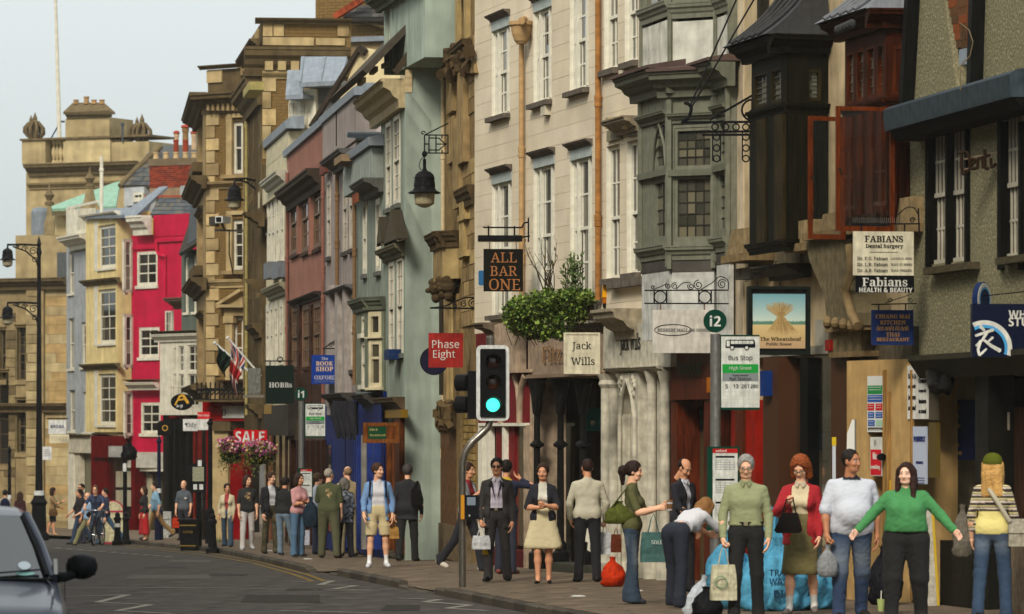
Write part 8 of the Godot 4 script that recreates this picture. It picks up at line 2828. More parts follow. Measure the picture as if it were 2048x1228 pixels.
	mb.bar(V(-.05,-.1,.1),V(.05,-.3,.1),.05,.05); mb.bar(V(-.3,-.3,.1),V(.5,-.32,-.2),.06,.06); mb.box(V(-.4,-.15,.0),V(-.2,.1,.25))
	part(n,"arm",mb.mesh(),M(60,58,54,.5,"",1,0))
	mb=MB.new()
	mb.tube([V(.15,-.3,.0),V(.18,-1.0,.05),V(.28,-1.6,.0),V(.55,-1.75,-.1)],.02,6)
	part(n,"cable",mb.mesh(),blk)
	# yellow alarm box with strobe
	n=thing("alarm_box","yellow alarm box with black base beside the orange drainpipe","alarm",Transform3D(Basis(Vector3.UP,.05),W(1211,595,65.2)))
	m=65.2/F
	mb=MB.new()
	mb.prism(PackedVector2Array([Q(-7*m,0),Q(7*m,0),Q(8*m,24*m),Q(-4*m,26*m)]),-.1,.1)
	part(n,"yellow_case",mb.mesh(),M(226,160,22,.5,"",1,0))
	pbox(n,"lower_case",V(-6*m,-12*m,-.08),V(6*m,0,.08),M(190,110,26,.6,"stain",.2,.1))
	pbox(n,"black_base",V(-5*m,-20*m,-.07),V(5*m,-12*m,.07),blk)
	plants()

func leaf_mesh(w: float,l: float)->ArrayMesh:
	var mb:=MB.new()
	var a:=V(0,0,0)
	var b:=V(-w/2,l*.45,.02*l)
	var c:=V(w/2,l*.45,.02*l)
	var e:=V(0,l,-.1*l)
	var f:=V(0,l*.5,-.08*l)
	for q in [[a,f,b],[a,c,f],[b,f,e],[f,c,e]]: mb.tri(q[0],q[1],q[2])
	return mb.mesh()
func leaf_mat(rough:=.5)->StandardMaterial3D:
	var key:="leaf%.1f" % rough
	if not mats.has(key):
		var m:=StandardMaterial3D.new()
		m.vertex_color_use_as_albedo=true; m.roughness=rough; m.metallic_specular=.3
		m.backlight_enabled=true; m.backlight=Color(.25,.3,.1)
		m.cull_mode=BaseMaterial3D.CULL_DISABLED
		mats[key]=m
	return mats[key]
func scatter(parent: Node3D,called: String,mesh: Mesh,pts: Array,size: Vector2,cols: Array,down:=.3)->void:
	var mm:=MultiMesh.new()
	mm.transform_format=MultiMesh.TRANSFORM_3D
	mm.use_colors=true
	mm.mesh=mesh
	mm.instance_count=pts.size()
	for i in pts.size():
		var b:=Basis.from_euler(V(rng.randf_range(-1.2,1.2)-down*2.0,rng.randf()*TAU,rng.randf_range(-.9,.9)))
		mm.set_instance_transform(i,Transform3D(b.scaled(Vector3.ONE*rng.randf_range(size.x,size.y)),pts[i]))
		var c: Color=cols[rng.randi() % cols.size()]
		mm.set_instance_color(i,c*rng.randf_range(.7,1.25))
	var o:=MultiMeshInstance3D.new()
	o.name=called; o.multimesh=mm; o.material_override=leaf_mat()
	o.set_meta("kind","stuff")
	parent.add_child(o,true)
func blob(c: Vector3,r: Vector3,n: int,shell:=.55)->Array: # points through the outer part of an uneven ellipsoid
	var p:=[]
	while p.size()<n:
		var v:=V(rng.randf_range(-1,1),rng.randf_range(-1,1),rng.randf_range(-1,1))
		var l:=v.length()
		if l>1 or l<shell: continue
		var q:=v*r
		if fold_noise.get_noise_3d(q.x*60,q.y*60,q.z*60)<-.28: continue
		p.append(c+q*(1.0+.25*fold_noise.get_noise_3d(q.x*30+9,q.y*30,q.z*30)))
	return p
func plants()->void:
	var d:=65.5
	var m:=d/F
	var n:=thing("ivy_window_box","big overflowing window box of green ivy over the bar entrance","plant",Transform3D(Basis(Vector3.UP,.08),W(1095,640,d)))
	var L:=func(px: float,py: float,z: float)->Vector3: return V((px-1095)*m,(640-py)*m,z)
	var pts:=[]
	for q in [[1030,632,26,38,300],[1050,625,38,40,380],[1080,612,44,34,420],[1110,602,40,28,420],[1145,598,36,24,380],[1172,598,22,20,200],[1060,655,30,28,300],[1092,645,36,42,420],[1125,635,34,40,360],[1150,625,28,34,260],[1085,672,14,16,120],[1125,670,22,16,120],[1036,655,20,24,120],[1022,640,18,24,100]]:
		pts.append_array(blob(L.call(q[0],q[1],.0),V(q[2]*m*1.06,q[3]*m*.85,.3),int(q[4]*2.6),.4))
	scatter(n,"ivy_leaves",leaf_mesh(.042,.05),pts,Q(.6,1.5),[lin(96,122,46),lin(76,102,38),lin(118,140,56),lin(58,82,32),lin(132,148,66)],.5)
	pbox(n,"planter_trough",L.call(1015,640,-.25),L.call(1188,610,.1),M(60,52,40,.8,"wood",.5,.1))
	var mb:=MB.new()
	for i in 40: # dark stems under the leaves
		var a: Vector3=L.call(1020+rng.randf()*160,600+rng.randf()*30,rng.randf()*.2)
		mb.tube([a,a+V(rng.randf_range(-.1,.1),-.25,.1),a+V(rng.randf_range(-.15,.15),-.5,.05)],.006,4)
	part(n,"stems",mb.mesh(),M(50,42,26)).set_meta("kind","stuff")
	n=thing("bare_twigs","thin bare twigs with a few leaves growing out of the ivy box on the left","plant",Transform3D(Basis(),W(1098,590,d)))
	mb=MB.new()
	var tips:=[]
	for i in 11:
		var p:=V(rng.randf_range(-.08,.08),0,0)
		var path:=[p]
		var dir:=V(rng.randf_range(-.75,.15),1.0,rng.randf_range(-.2,.2)).normalized()
		for k in 5:
			dir=(dir+V(rng.randf_range(-.3,.3),.1,rng.randf_range(-.2,.2))).normalized()
			p+=dir*rng.randf_range(.1,.2)
			path.append(p)
			if k>1: tips.append(p)
		mb.tube(path,[.01,.009,.008,.006,.005,.003],5)
	part(n,"twigs",mb.mesh(),M(70,54,36))
	scatter(n,"twig_leaves",leaf_mesh(.05,.08),tips,Q(.6,1.1),[lin(100,104,60),lin(130,110,70),lin(140,140,120)])
	n=thing("leafy_shrub","small upright leafy shrub growing out of the ivy box on the right","plant",Transform3D(Basis(),W(1145,590,d)))
	mb=MB.new()
	pts=[]
	for i in 9:
		var p:=V(rng.randf_range(-.1,.1),0,0)
		var path:=[p]
		var dir:=V(rng.randf_range(-.35,.25),1.0,rng.randf_range(-.2,.2)).normalized()
		var len:=rng.randf_range(.06,.1)
		for k in 6:
			p+=(dir+V(rng.randf_range(-.2,.2),0,0))*len
			path.append(p)
			for r in 7: pts.append(p+V(rng.randf_range(-.06,.06),rng.randf_range(-.04,.04),rng.randf_range(-.06,.06)))
		mb.tube(path,.006,4)
	part(n,"stems",mb.mesh(),M(60,56,34))
	scatter(n,"shrub_leaves",leaf_mesh(.035,.09),pts,Q(.7,1.2),[lin(92,112,62),lin(110,126,80),lin(76,96,52)],-.2)
	# flower baskets
	for q in [[462,893,26,40,106.0,"pink and green hanging flower basket left of the red banner"],[520,897,36,38,105.0,"wide hanging basket of pink and white flowers right of the red banner"]]:
		n=thing("flower_basket",q[5],"flower basket",Transform3D(Basis(),W(q[0],q[1]+9,q[4])),"hanging flower baskets over the pavement")
		m=q[4]/F
		var r:=V(q[2]*m,q[3]*m*.55,.3)
		scatter(n,"basket_leaves",leaf_mesh(.06,.08),blob(V(0,-.05,0),r,700,.3),Q(.7,1.3),[lin(74,92,40),lin(96,110,50),lin(60,74,32),lin(130,120,50)],.4)
		var tr:=[]
		for i in 260:
			var x2:=rng.randf_range(-1,1)
			tr.append(V(x2*r.x*.9,-r.y*.6-rng.randf()*rng.randf()*.55,rng.randf_range(-.2,.25)))
		scatter(n,"trailing_leaves",leaf_mesh(.035,.09),tr,Q(.6,1.1),[lin(80,96,44),lin(104,112,56),lin(116,100,50)],1.2)
		scatter(n,"flowers",leaf_mesh(.07,.07),blob(V(0,.08,.02),r*V(1,.95,1),420,.75),Q(.7,1.3),[lin(190,84,140),lin(170,66,122),lin(206,120,160),lin(150,70,130),lin(222,196,190),lin(206,170,110)])
		mb=MB.new()
		mb.lathe([Q(.0,-.3),Q(.16,-.24),Q(.26,-.05),Q(.0,-.05)],14)
		mb.tube([V(-.2,0,0),V(0,.6,0),V(.2,0,0)],.012,5)
		part(n,"basket",mb.mesh(),M(50,42,30,.9))
	n=solo("wall_weeds","little tuft of weeds at the foot of the stone pier","plant",null,leaf_mat(),Transform3D(Basis(),stand(440,121.0)))
	mb=MB.new()
	mb.use_c=true
	for i in 40:
		mb.col=[lin(70,90,40),lin(90,104,50)][i % 2]
		var g:=rng.randf()*TAU
		var a:=V(cos(g)*.2,0,sin(g)*.1)
		mb.tri(a,a+V(.02,0,0),a+V(cos(g)*.1,rng.randf_range(.1,.25),0))
	n.mesh=mb.mesh()


# ---------- hanging signs ----------
func iron(s: Sign,called: String,bars: Array,w: float,m: Material,z:=.0)->MeshInstance3D: # bars and scrolls by pixels
	var mb:=MB.new()
	for q in bars:
		if q.size()==4: mb.bar(V(s.x(q[0]),s.y(q[1]),z),V(s.x(q[2]),s.y(q[3]),z),w,w,Vector3.BACK)
		elif q.size()==3: mb.torus(V(s.x(q[0]),s.y(q[1]),z),Vector3.RIGHT,Vector3.UP,q[2]*s.k,w*.5,20,6)
		else: mb.tube(scroll(V(s.x(q[0]),s.y(q[1]),z),Vector3.RIGHT,Vector3.UP,q[2]*s.k,q[3],q[4],q[5] if q.size()>5 else 1.0),w*.5,6)
	return part(s.n,called,mb.mesh(),m)
func curve(s: Sign,called: String,pts: Array,w: float,m: Material,z:=.0)->MeshInstance3D:
	var c:=Curve3D.new()
	for i in pts.size():
		var p:=V(s.x(pts[i][0]),s.y(pts[i][1]),z)
		var a: Array=pts[maxi(i-1,0)]
		var b: Array=pts[mini(i+1,pts.size()-1)]
		var t:=V(s.x(b[0])-s.x(a[0]),s.y(b[1])-s.y(a[1]),0)/6.0
		c.add_point(p,-t,t)
	var mb:=MB.new()
	mb.tube(Array(c.tessellate(4,3)),w*.5,6)
	return part(s.n,called,mb.mesh(),m)
func stroke(s: Sign,called: String,pts: Array,w0: float,w1: float,m: Material,up:=.006)->void: # a brush stroke, flat on the board
	var mb:=MB.new()
	for i in pts.size()-1:
		var a:=Q(s.x(pts[i][0]),s.y(pts[i][1]))
		var b:=Q(s.x(pts[i+1][0]),s.y(pts[i+1][1]))
		var n:=(b-a).orthogonal().normalized()
		var ra:=lerpf(w0,w1,float(i)/(pts.size()-1))*s.k/2
		var rb:=lerpf(w0,w1,float(i+1)/(pts.size()-1))*s.k/2
		mb.prism(PackedVector2Array([a-n*ra,b-n*rb,b+(b-a).normalized()*rb*.5,b+n*rb,a+n*ra,a-(b-a).normalized()*ra*.5]),s.z-.001,s.z+up+.0004*i)
	part(s.n,called,mb.mesh(),m)
func ringm(s: Sign,called: String,cx: float,cy: float,r0: float,r1: float,a0: float,a1: float,m: Material,z: float)->void: # a flat arc between two radii
	var mb:=MB.new()
	var n:=36
	for i in n:
		var p:=[]
		for w in [[r0,i],[r1,i],[r1,i+1],[r0,i+1]]:
			var g: float=deg_to_rad(lerpf(a0,a1,w[1]/float(n)))
			p.append(V(s.x(cx)+cos(g)*w[0]*s.k,s.y(cy)+sin(g)*w[0]*s.k,z))
		mb.quad(p[0],p[1],p[2],p[3])
		mb.quad(p[1],p[1]-V(0,0,.005),p[2]-V(0,0,.005),p[2])
	part(s.n,called,mb.mesh(),m)
func disc(s: Sign,called: String,cx: float,cy: float,r: float,m: Material,t:=.05,flat:=1.0)->MeshInstance3D:
	var mb:=MB.new()
	var p:=PackedVector2Array()
	for i in 40: p.append(Q(s.x(cx)+cos(TAU*i/40)*r*s.k*flat,s.y(cy)+sin(TAU*i/40)*r*s.k))
	mb.prism(p,-t/2,t/2)
	return part(s.n,called,mb.mesh(),m)
func holder(called: String,label: String,px: float,py: float,d: float,yaw:=4.0,cat:="sign")->Sign: # a sign without a square board
	var s:=Sign.new()
	s.c=Q(px,py); s.k=d/F; s.kx=s.k; s.z=.025
	s.n=thing(called,label,cat,Transform3D(Basis(Vector3.UP,deg_to_rad(yaw)),W(px,py,d)))
	return s
func sheaf_picture()->ImageTexture: # the painted pub sign: sky, field and a sheaf of wheat
	var w:=240
	var h:=272
	var im:=Image.create(w,h,false,Image.FORMAT_RGB8)
	var r:=RandomNumberGenerator.new()
	r.seed=3
	for y in h:
		for x in w:
			var v:=y/float(h)
			var n:=fold_noise.get_noise_2d(x*1.4,y*5.0)*.12
			var c:=Color8(112,164,176).lerp(Color8(206,220,204),clampf(v*1.9+n,0,1))
			if v>.56: c=Color8(216,190,132).lerp(Color8(176,140,92),clampf((v-.56)*1.6+n*2.0,0,1))
			elif v>.5+.03*fold_noise.get_noise_2d(x*3.0,4): c=Color8(86,132,110)
			if v>.86: c=c.lerp(Color8(196,160,130),.5)
			im.set_pixel(x,y,c)
	for i in 900: # stalks
		var t:=r.randf()
		var side:=r.randf_range(-1,1)
		var x0:=128+side*38
		var y0:=36+absf(side)*16+r.randf()*30
		var c: Color=[Color8(150,116,60),Color8(190,156,92),Color8(96,70,40),Color8(214,186,124)][i % 4]
		for k in 26:
			var q:=k/25.0
			var w2:=absf(q*2.0-.75)*(1.5 if q<.375 else .9)+.16
			var x:=int(128+side*58.0*w2*(.85 if q<.4 else 1.0)+q*14-6)
			var y:=int(lerpf(y0,205-absf(side)*14,q))
			if t<.9 and x>0 and x<w and y>0 and y<h: im.set_pixel(x,y,c)
			if t<.9 and x>0 and x<w-1 and y>0 and y<h: im.set_pixel(x+1,y,c)
	for x in range(112,146):
		for y in range(92,104): im.set_pixel(x,y,Color8(190,150,84).darkened(.2*float((x+y) % 3)))
	return ImageTexture.create_from_image(im)
func flag_picture()->ImageTexture: # crossed red, white and blue stripes
	var im:=Image.create(120,72,false,Image.FORMAT_RGB8)
	for y in 72:
		for x in 120:
			var u:=x/120.0
			var v:=y/72.0
			var c:=Color8(36,44,96)
			var d1:=absf(u-v)*60
			var d2:=absf(u+v-1.0)*60
			if d1<7.0 or d2<7.0: c=Color8(214,206,196)
			if d1<2.8 or d2<2.8: c=Color8(176,34,40)
			if absf(u-.5)<.1 or absf(v-.5)<.17: c=Color8(214,206,196)
			if absf(u-.5)<.06 or absf(v-.5)<.1: c=Color8(176,34,40)
			im.set_pixel(x,y,c)
	return ImageTexture.create_from_image(im)
func pictured(t: Texture2D,rough:=.6)->StandardMaterial3D:
	var m:=StandardMaterial3D.new()
	m.albedo_texture=t; m.roughness=rough
	return m

func signs()->void:
	var blk:=M(22,22,24,.45,"",1,0)
	var ink:=M(24,22,24,.6,"",1,0)
	var wh:=M(226,224,214,.6,"streak",.8,0)
	var cream:=M(226,218,190,.6,"streak",.8,0)
	var gold:=M(196,148,84,.4,"",1,0,.3)
	# bar sign with a lamp trough over it
	var s:=board("bar_sign","black square bar sign lettered in copper capitals under an iron lamp trough",967,498,1046,583,69.0,M(30,30,26,.5,"grain",.4,.1),{"yaw": 5.0})
	var cop:=M(186,124,76,.35,"",1,0,.5)
	say(s,"ALL",1007,515,52,cop,"serif"); say(s,"BAR",1007,542,54,cop,"serif"); say(s,"ONE",1009,569,62,cop,"serif")
	iron(s,"bracket",[[966,455,1044,455],[977,452,977,474],[1029,452,1029,474],[1057,435,1057,484],[1030,476,1060,472],[1044,455,1048,446],[1048,446,1057,444]],.025,blk)
	iron(s,"hanging_chain",[[979,484,979,500],[1032,484,1033,500]],.012,blk)
	pbox(s.n,"lamp_trough",V(s.x(956),s.y(483),-.08),V(s.x(1044),s.y(471),.1),blk)
	pbox(s.n,"trough_glass",V(s.x(958),s.y(484),-.06),V(s.x(1040),s.y(482.6),.08),M(190,176,120,.3,"",1,0))
	var bb:=solo("blue_alarm_box","small blue alarm box behind the black bar sign","alarm",null,M(44,96,140,.5,"",1,0),Transform3D(Basis(),W(964,556,72.0)))
	var mb:=MB.new()
	mb.prism(rounded(.12,.25,.03),-.05,.05)
	bb.mesh=mb.mesh()
	# empty scrolled bracket
	s=holder("empty_bracket","empty black scrolled iron bracket over the red hanging sign",910,605,74.5,5,"bracket")
	iron(s,"bars",[[860,616,958,617],[959,590,959,640]],.03,blk)
	curve(s,"swept_bar",[[862,616],[890,612],[912,602],[935,595],[957,596]],.03,blk)
	iron(s,"scrolls",[[946,607,11,1.6,.0],[928,608,7,1.3,1.0],[910,611,5,1.2,2.0]],.022,blk)
	# red shop sign and the dark disc behind it
	s=board("red_shop_sign","square brick-red hanging sign lettered Phase Eight in thin white letters",857,666,926,735,75.0,M(166,46,42,.55,"streak",.8,0),{"yaw": 5.0})
	say(s,"Phase",891,688,54,wh); say(s,"Eight",888,710,44,wh)
	s=holder("dark_disc_sign","round dark navy sign half hidden behind the red square sign",868,722,76.2)
	disc(s,"board",868,722,28,M(30,28,50,.5,"",1,0))
	ringm(s,"rim",868,722,26,28.5,0,360,M(20,20,34,.4,"",1,0),.03)
	# cream sign
	s=board("cream_shop_sign","cream hanging sign with a moulded border lettered Jack Wills",1127,665,1200,748,63.0,cream,{"yaw": 5.0,"rim": cream,"rw": .03})
	say(s,"Jack",1163,693,38,ink,"serif"); say(s,"Wills",1165,722,48,ink,"serif")
	iron(s,"bracket",[[1126,653,1208,653],[1134,653,1134,666],[1194,653,1194,666]],.02,blk)
	# estate agent's sign on a wide scrolled bracket
	s=board("white_agent_sign","wide white hanging sign with an oval on a scrolled iron bracket",1304,620,1432,706,57.0,M(222,216,204,.6,"streak",.8,0),{"yaw": 6.0})
	say(s,"HERBERT MALLAM GOWERS",1370,660,112,M(70,70,74,.6,"",1,0),"serif")
	mb=MB.new()
	var path:=[]
	for i in 41: path.append(V(s.x(1345)+cos(TAU*i/40)*37*s.k,s.y(660)+sin(TAU*i/40)*11*s.k,s.z+.003))
	mb.tube(path,.005,5,false)
	part(s.n,"oval",mb.mesh(),ink)
	iron(s,"bracket",[[1288,581,1458,580],[1288,607,1458,607],[1308,581,1308,607],[1333,581,1333,607],[1398,581,1398,607],[1423,581,1423,607],[1320,594,12],[1410,594,12]],.018,blk)
	iron(s,"scrolls",[[1305,575,4,1.2,.0],[1336,572,6,1.4,2.0],[1349,572,7,1.5,1.0],[1382,573,7,1.5,2.5],[1397,570,10,1.6,1.5],[1445,568,10,1.7,.5]],.014,blk)
	curve(s,"scroll_bars",[[1306,579],[1320,574],[1334,567]],.014,blk); curve(s,"scroll_bars",[[1352,579],[1366,566],[1382,566]],.014,blk); curve(s,"scroll_bars",[[1402,579],[1424,566],[1440,553],[1456,560],[1458,578]],.014,blk)
	iron(s,"hanging_links",[[1321,607,1321,622],[1409,607,1409,622]],.014,M(110,70,40,.6))
	# painted pub sign
	s=board("pub_sign","black framed pub sign painted with a wheat sheaf hanging from a chain",1493,573,1620,710,53.0,blk,{"yaw": 8.0,"t": .09})
	mb=MB.new()
	mb.uvquad(V(s.x(1503),s.y(697),s.z+.004),V(s.x(1610),s.y(697),s.z+.004),V(s.x(1610),s.y(588),s.z+.004),V(s.x(1503),s.y(588),s.z+.004))
	part(s.n,"painting",mb.mesh(),pictured(sheaf_picture()))
	say(s,"The Wheatsheaf",1560,678,84,ink,"serifbold"); say(s,"Public House",1556,688,52,ink,"serifbold")
	mb=MB.new()
	for q in [[1493,573,1620,579],[1493,702,1620,710],[1493,579,1500,702],[1613,579,1620,702]]: mb.box(V(s.x(q[0]),s.y(q[3]),s.z),V(s.x(q[2]),s.y(q[1]),s.z+.025))
	part(s.n,"frame",mb.mesh(),M(28,32,28,.35,"",1,0))
	mb=MB.new()
	for i in 14: mb.torus(V(s.x(1492+i*4.7),s.y(561-i*2.9),0),V(.8,.5,0),V(0,.1,1) if i % 2 else V(-.5,.8,0),.018,.005,10,4)
	part(s.n,"chain",mb.mesh(),blk)
	iron(s,"top_bar",[[1515,562,1515,574],[1560,556,1560,574]],.015,blk)
	# round coffee sign behind it
	s=holder("round_coffee_sign","round black and green hanging sign with a white ring half hidden by the pub sign",1582,652,55.5)
	disc(s,"board",1582,652,62,blk,.06)
	ringm(s,"white_ring",1582,652,57,60,0,360,wh,.034)
	ringm(s,"inner_ring",1582,652,33,36,0,360,wh,.034)
	s.z=.034
	var star:=PackedVector2Array()
	for i in 10: star.append(Q(s.x(1626)+cos(PI/2+TAU*i/10)*(.04 if i % 2==0 else .017),s.y(675)+sin(PI/2+TAU*i/10)*(.04 if i % 2==0 else .017)))
	mb=MB.new()
	mb.prism(star,.03,.037)
	part(s.n,"star",mb.mesh(),wh)
	say(s,"S",1628,650,9,wh,"sansbold"); say(s,"T",1624,634,9,wh,"sansbold")
	for q in [[1566,707],[1578,709],[1590,708]]: panel(s,"letter_stroke",q[0],q[1]-5,q[0]+4,q[1],wh)
	# dentist's boards
	s=board("dental_surgery_sign","white dental surgery sign with black serif lettering over a black strip",1705,463,1828,551,49.0,cream,{"yaw": 7.0,"t": .03})
	say(s,"FABIANS",1767,478,78,ink,"serifbold"); say(s,"Dental Surgery",1768,493,76,ink,"serifbold")
	panel(s,"rule",1738,504,1796,505,ink)
	for q in [["Dr. F.G. Fabian",517,"L.D.S.R.C.S. (ENG)"],["Dr. L.R. Fabian",529,"B.D.S. (U. BIRM)"],["Dr. A.R. Fabian",541,"B.D.S. (WALES)"]]:
		say(s,q[0],1744,q[1],62,ink,"serif"); say(s,q[2],1803,q[1],42,M(90,86,80,.6,"",1,0),"serif")
	iron(s,"bracket",[[1700,449,1842,447],[1722,449,1722,464],[1810,449,1810,464],[1838,416,1840,470]],.016,blk)
	iron(s,"scrolls",[[1826,440,6,1.5,.0]],.014,blk)
	curve(s,"arch_bar",[[1796,430],[1812,416],[1828,415],[1838,428]],.014,blk)
	mb=MB.new()
	for i in 26: mb.bar(V(s.x(1706+i*4),s.y(446),0),V(s.x(1705+i*4),s.y(436-(i % 3)),.0),.003,.003,Vector3.BACK)
	part(s.n,"bird_spikes",mb.mesh(),M(150,146,136,.3,"",1,0,.6)).set_meta("kind","stuff")
	s=board("beauty_sign","black strip sign with white script lettering hung below the white dental sign",1710,551,1829,585,49.0,M(18,18,20,.4,"",1,0),{"yaw": 7.0,"t": .03})
	say(s,"Fabians",1769,564,92,wh,"serifbold"); say(s,"HEALTH & BEAUTY",1771,580,108,wh,"sansbold")
	# restaurant board
	s=board("thai_restaurant_sign","blue Thai restaurant hanging sign with gold serif lettering",1742,620,1827,690,49.6,M(36,56,110,.5,"streak",.8,0),{"yaw": 7.0,"t": .04})
	say(s,"CHIANG MAI",1785,633,70,gold,"serifbold"); say(s,"KITCHEN",1785,645,52,gold,"serifbold"); say(s,"THAI",1785,669,28,gold,"serifbold"); say(s,"RESTAURANT",1785,679,66,gold,"serifbold")
	var xx:=1753.0
	for g in "abcdbecafgde": # a line of rounded looped script
		var k:=g.unicode_at(0)-97
		var pts:=[[xx,661.0],[xx,655.5],[xx+3.2,655.0-(k % 2)],[xx+3.6,661.0]]
		if k in [2,5]: pts=[[xx+1.0,661.0],[xx+1.0,652.5-k % 2]]
		stroke(s,"script_stroke",pts,1.3,1.3,gold)
		if k in [0,4,6]: stroke(s,"script_mark",[[xx,652.8],[xx+3.5,652.2]],1.2,1.0,gold)
		xx+=5.4
	iron(s,"bracket",[[1742,609,1834,607],[1757,608,1757,620],[1812,608,1812,620]],.014,blk)
	iron(s,"scrolls",[[1780,601,5,1.4,.0],[1822,600,5,1.4,2.0]],.01,blk)
	curve(s,"swept_bar",[[1770,606],[1794,598],[1824,588]],.01,blk)
	# the big dark blue sign with a brush character
	s=board("dark_blue_shop_sign","large dark blue sign with a white brushed character in rings at the right edge",1942,608,2110,714,45.2,M(16,22,44,.4,"",1,0),{"yaw": 4.0,"t": .12})
	ringm(s,"white_ring",1966,697,47,56,-16,116,wh,s.z+.006)
	ringm(s,"blue_ring",1966,697,41,47,-16,117,M(70,150,200,.5,"",1,0),s.z+.0055)
	stroke(s,"brush_stroke",[[1958,653],[1966,661]],7,5,wh); stroke(s,"brush_stroke",[[1948,672],[1968,665],[1984,660]],5,6,wh,.007)
	stroke(s,"brush_stroke",[[1972,664],[1962,680],[1949,692]],6,4,wh,.008); stroke(s,"brush_stroke",[[1958,682],[1953,700],[1956,711],[1970,698]],6,4,wh,.009)
	stroke(s,"brush_stroke",[[1966,681],[1980,692],[1998,702]],5,8,wh,.010); stroke(s,"brush_stroke",[[1983,675],[1972,685]],5,3,wh,.011)
	say(s,"WHITE",2049,629,68,wh,"sansbold"); say(s,"STUFF",2048,644,66,wh,"sansbold")
	iron(s,"stay_wire",[[1966,592,2060,582]],.012,blk)
	s=holder("oval_projecting_sign","small blue and white oval sign edge-on above the dark blue sign",1964,600,45.6,60)
	disc(s,"board",1964,600,36,M(24,40,76,.4,"",1,0),.06)
	ringm(s,"white_ring",1964,600,26,34,0,360,wh,.035)
	ringm(s,"blue_ring",1964,600,22,26,0,360,M(70,150,200,.5,"",1,0),.0345)
	# bronze script on the roughcast
	s=holder("bronze_script_sign","rusty bronze handwritten script letters fixed between the roughcast windows",1961,322,46.6,-50)
	var br:=M(52,36,24,.6,"grain",.2,.1)
	s.kx=s.k*1.7
	iron(s,"rail",[[1926,318,1992,306],[1926,338,1992,328]],.016,M(120,104,84,.5,"",1,0))
	for q in [[[1934,302],[1936,345],[1948,335],[1944,305],[1930,304]],[[1950,330],[1957,322],[1952,318],[1950,336],[1960,336]],[[1960,338],[1962,318],[1968,320],[1969,338]],[[1972,300],[1973,336],[1978,338]],[[1968,315],[1980,312]],[[1982,318],[1983,336],[1990,330]]]:
		curve(s,"letter",q,.035,br,.04)
	# big iron sign bracket with a wheel, rings and stays
	s=holder("wheel_bracket","large black iron sign bracket with a spoked wheel, rows of rings and long stays",1450,262,55.5,3,"bracket")
	iron(s,"beams",[[1365,245,1560,243],[1398,264,1560,262],[1404,270,1520,269]],.03,blk)
	for px in [1430,1451,1472,1492]: iron(s,"ring",[[px,254,6.5]],.022,blk)
	for px in [1433,1492]:
		iron(s,"drop_bars",[[px-8,264,px-8,322],[px+8,264,px+8,322]] if px<1450 else [[px-7,262,px-7,320]],.016,blk)
		for py in [274,296,317]: iron(s,"ring",[[px,py,6.5]],.02,blk)
	iron(s,"wheel",[[1505,220,21],[1505,220,1505,241],[1505,220,1488,232],[1505,220,1522,232],[1505,220,1505,199]],.03,blk)
	iron(s,"stay_bar",[[1420,240,1523,180]],.03,blk)
	iron(s,"finial_bars",[[1363,247,1378,236],[1370,246,1374,238]],.04,blk)
	curve(s,"horn",[[1364,245],[1378,232],[1382,216],[1376,208],[1368,206]],.05,blk)
	mb=MB.new()
	for q in [[1380,212,1478,0],[1382,216,1512,0]]: mb.tube([V(s.x(q[0]),s.y(q[1]),0),V(s.x(q[2]),s.y(q[3]),-.6),V(s.x(q[2]+(q[2]-q[0])*.3),s.y(q[3]-64),-.78)],.012,6)
	part(s.n,"stay_rods",mb.mesh(),blk)
	# posters on the hoarding
	var poster:=func(label: String,px0: float,py0: float,px1: float,py1: float,d: float,m: Material)->Sign:
		return board("notice",label,px0,py0,px1,py1,.262,m,{"wall": hoard,"t": .02,"cat": "notice"})
	s=poster.call("column of small green, blue and red site safety notices on the plywood",1736,752,1767,864,51.05,M(206,206,200,.7,"",1,0))
	for q in [[1737,771,1766,788,40,130,70],[1737,790,1766,804,40,86,160],[1737,807,1750,821,190,36,40],[1753,807,1766,821,190,36,40],[1738,824,1750,836,40,86,160],[1753,824,1766,836,40,86,160],[1738,840,1751,852,40,86,160],[1754,840,1767,852,150,190,160],[1738,855,1767,860,40,40,44]]:
		panel(s,"notice_panel",q[0],q[1],q[2],q[3],M(q[4],q[5],q[6],.6,"",1,0))
		for k in 2: panel(s,"print_line",q[0]+2,q[1]+3+k*5,q[2]-2,q[1]+4+k*5,wh,.005)
	s=poster.call("white and red no smoking notice on the plywood",1742,874,1765,952,51.0,wh)
	panel(s,"red_panel",1743,899,1764,950,M(196,36,46,.6,"",1,0))
	say(s,"No",1752,912,8,wh,"sansbold",14); say(s,"smoking",1753,935,19,wh,"sansbold",11)
	iron(s,"paper_clip",[[1752,888,4],[1752,884,4]],.004,ink,.012)
	s=poster.call("tall white notice in two columns beside the hoarding door",1816,731,1856,838,50.0,wh)
	var yy:=752.0
	for q in ["Gill & Co","are open for","business","as usual"]:
		say(s,q,1826,yy,15,ink,"serif",10)
		yy+=21
	yy=742.0
	for q in ["The Indoor","Centre","is open for","business","as usual"]:
		say(s,q,1847,yy,15,ink,"serif",9)
		yy+=20
	s=poster.call("pale blue-grey contractor's notice under the tall white one",1827,853,1854,968,50.0,M(176,184,200,.7,"",1,0))
	say(s,"PENHURST",1841,878,23,M(40,46,96,.6,"",1,0),"sansbold",11); say(s,"PARTNERS",1841,925,14,M(40,46,96,.6,"",1,0),"sans",5)
	for k in 3: panel(s,"print_line",1833,955+k*5,1851,957+k*5,M(80,86,120,.6,"",1,0))
	s=poster.call("small white slip with red print beside the padlock",1770,916,1780,958,50.7,wh)
	for k in 4: panel(s,"print_line",1771.5,924+k*8,1778.5,926.5+k*8,M(190,70,80,.6,"",1,0))
	s=poster.call("yellow and blue warning slip low on the plywood",1770,960,1781,1000,50.7,M(196,156,40,.6,"",1,0))
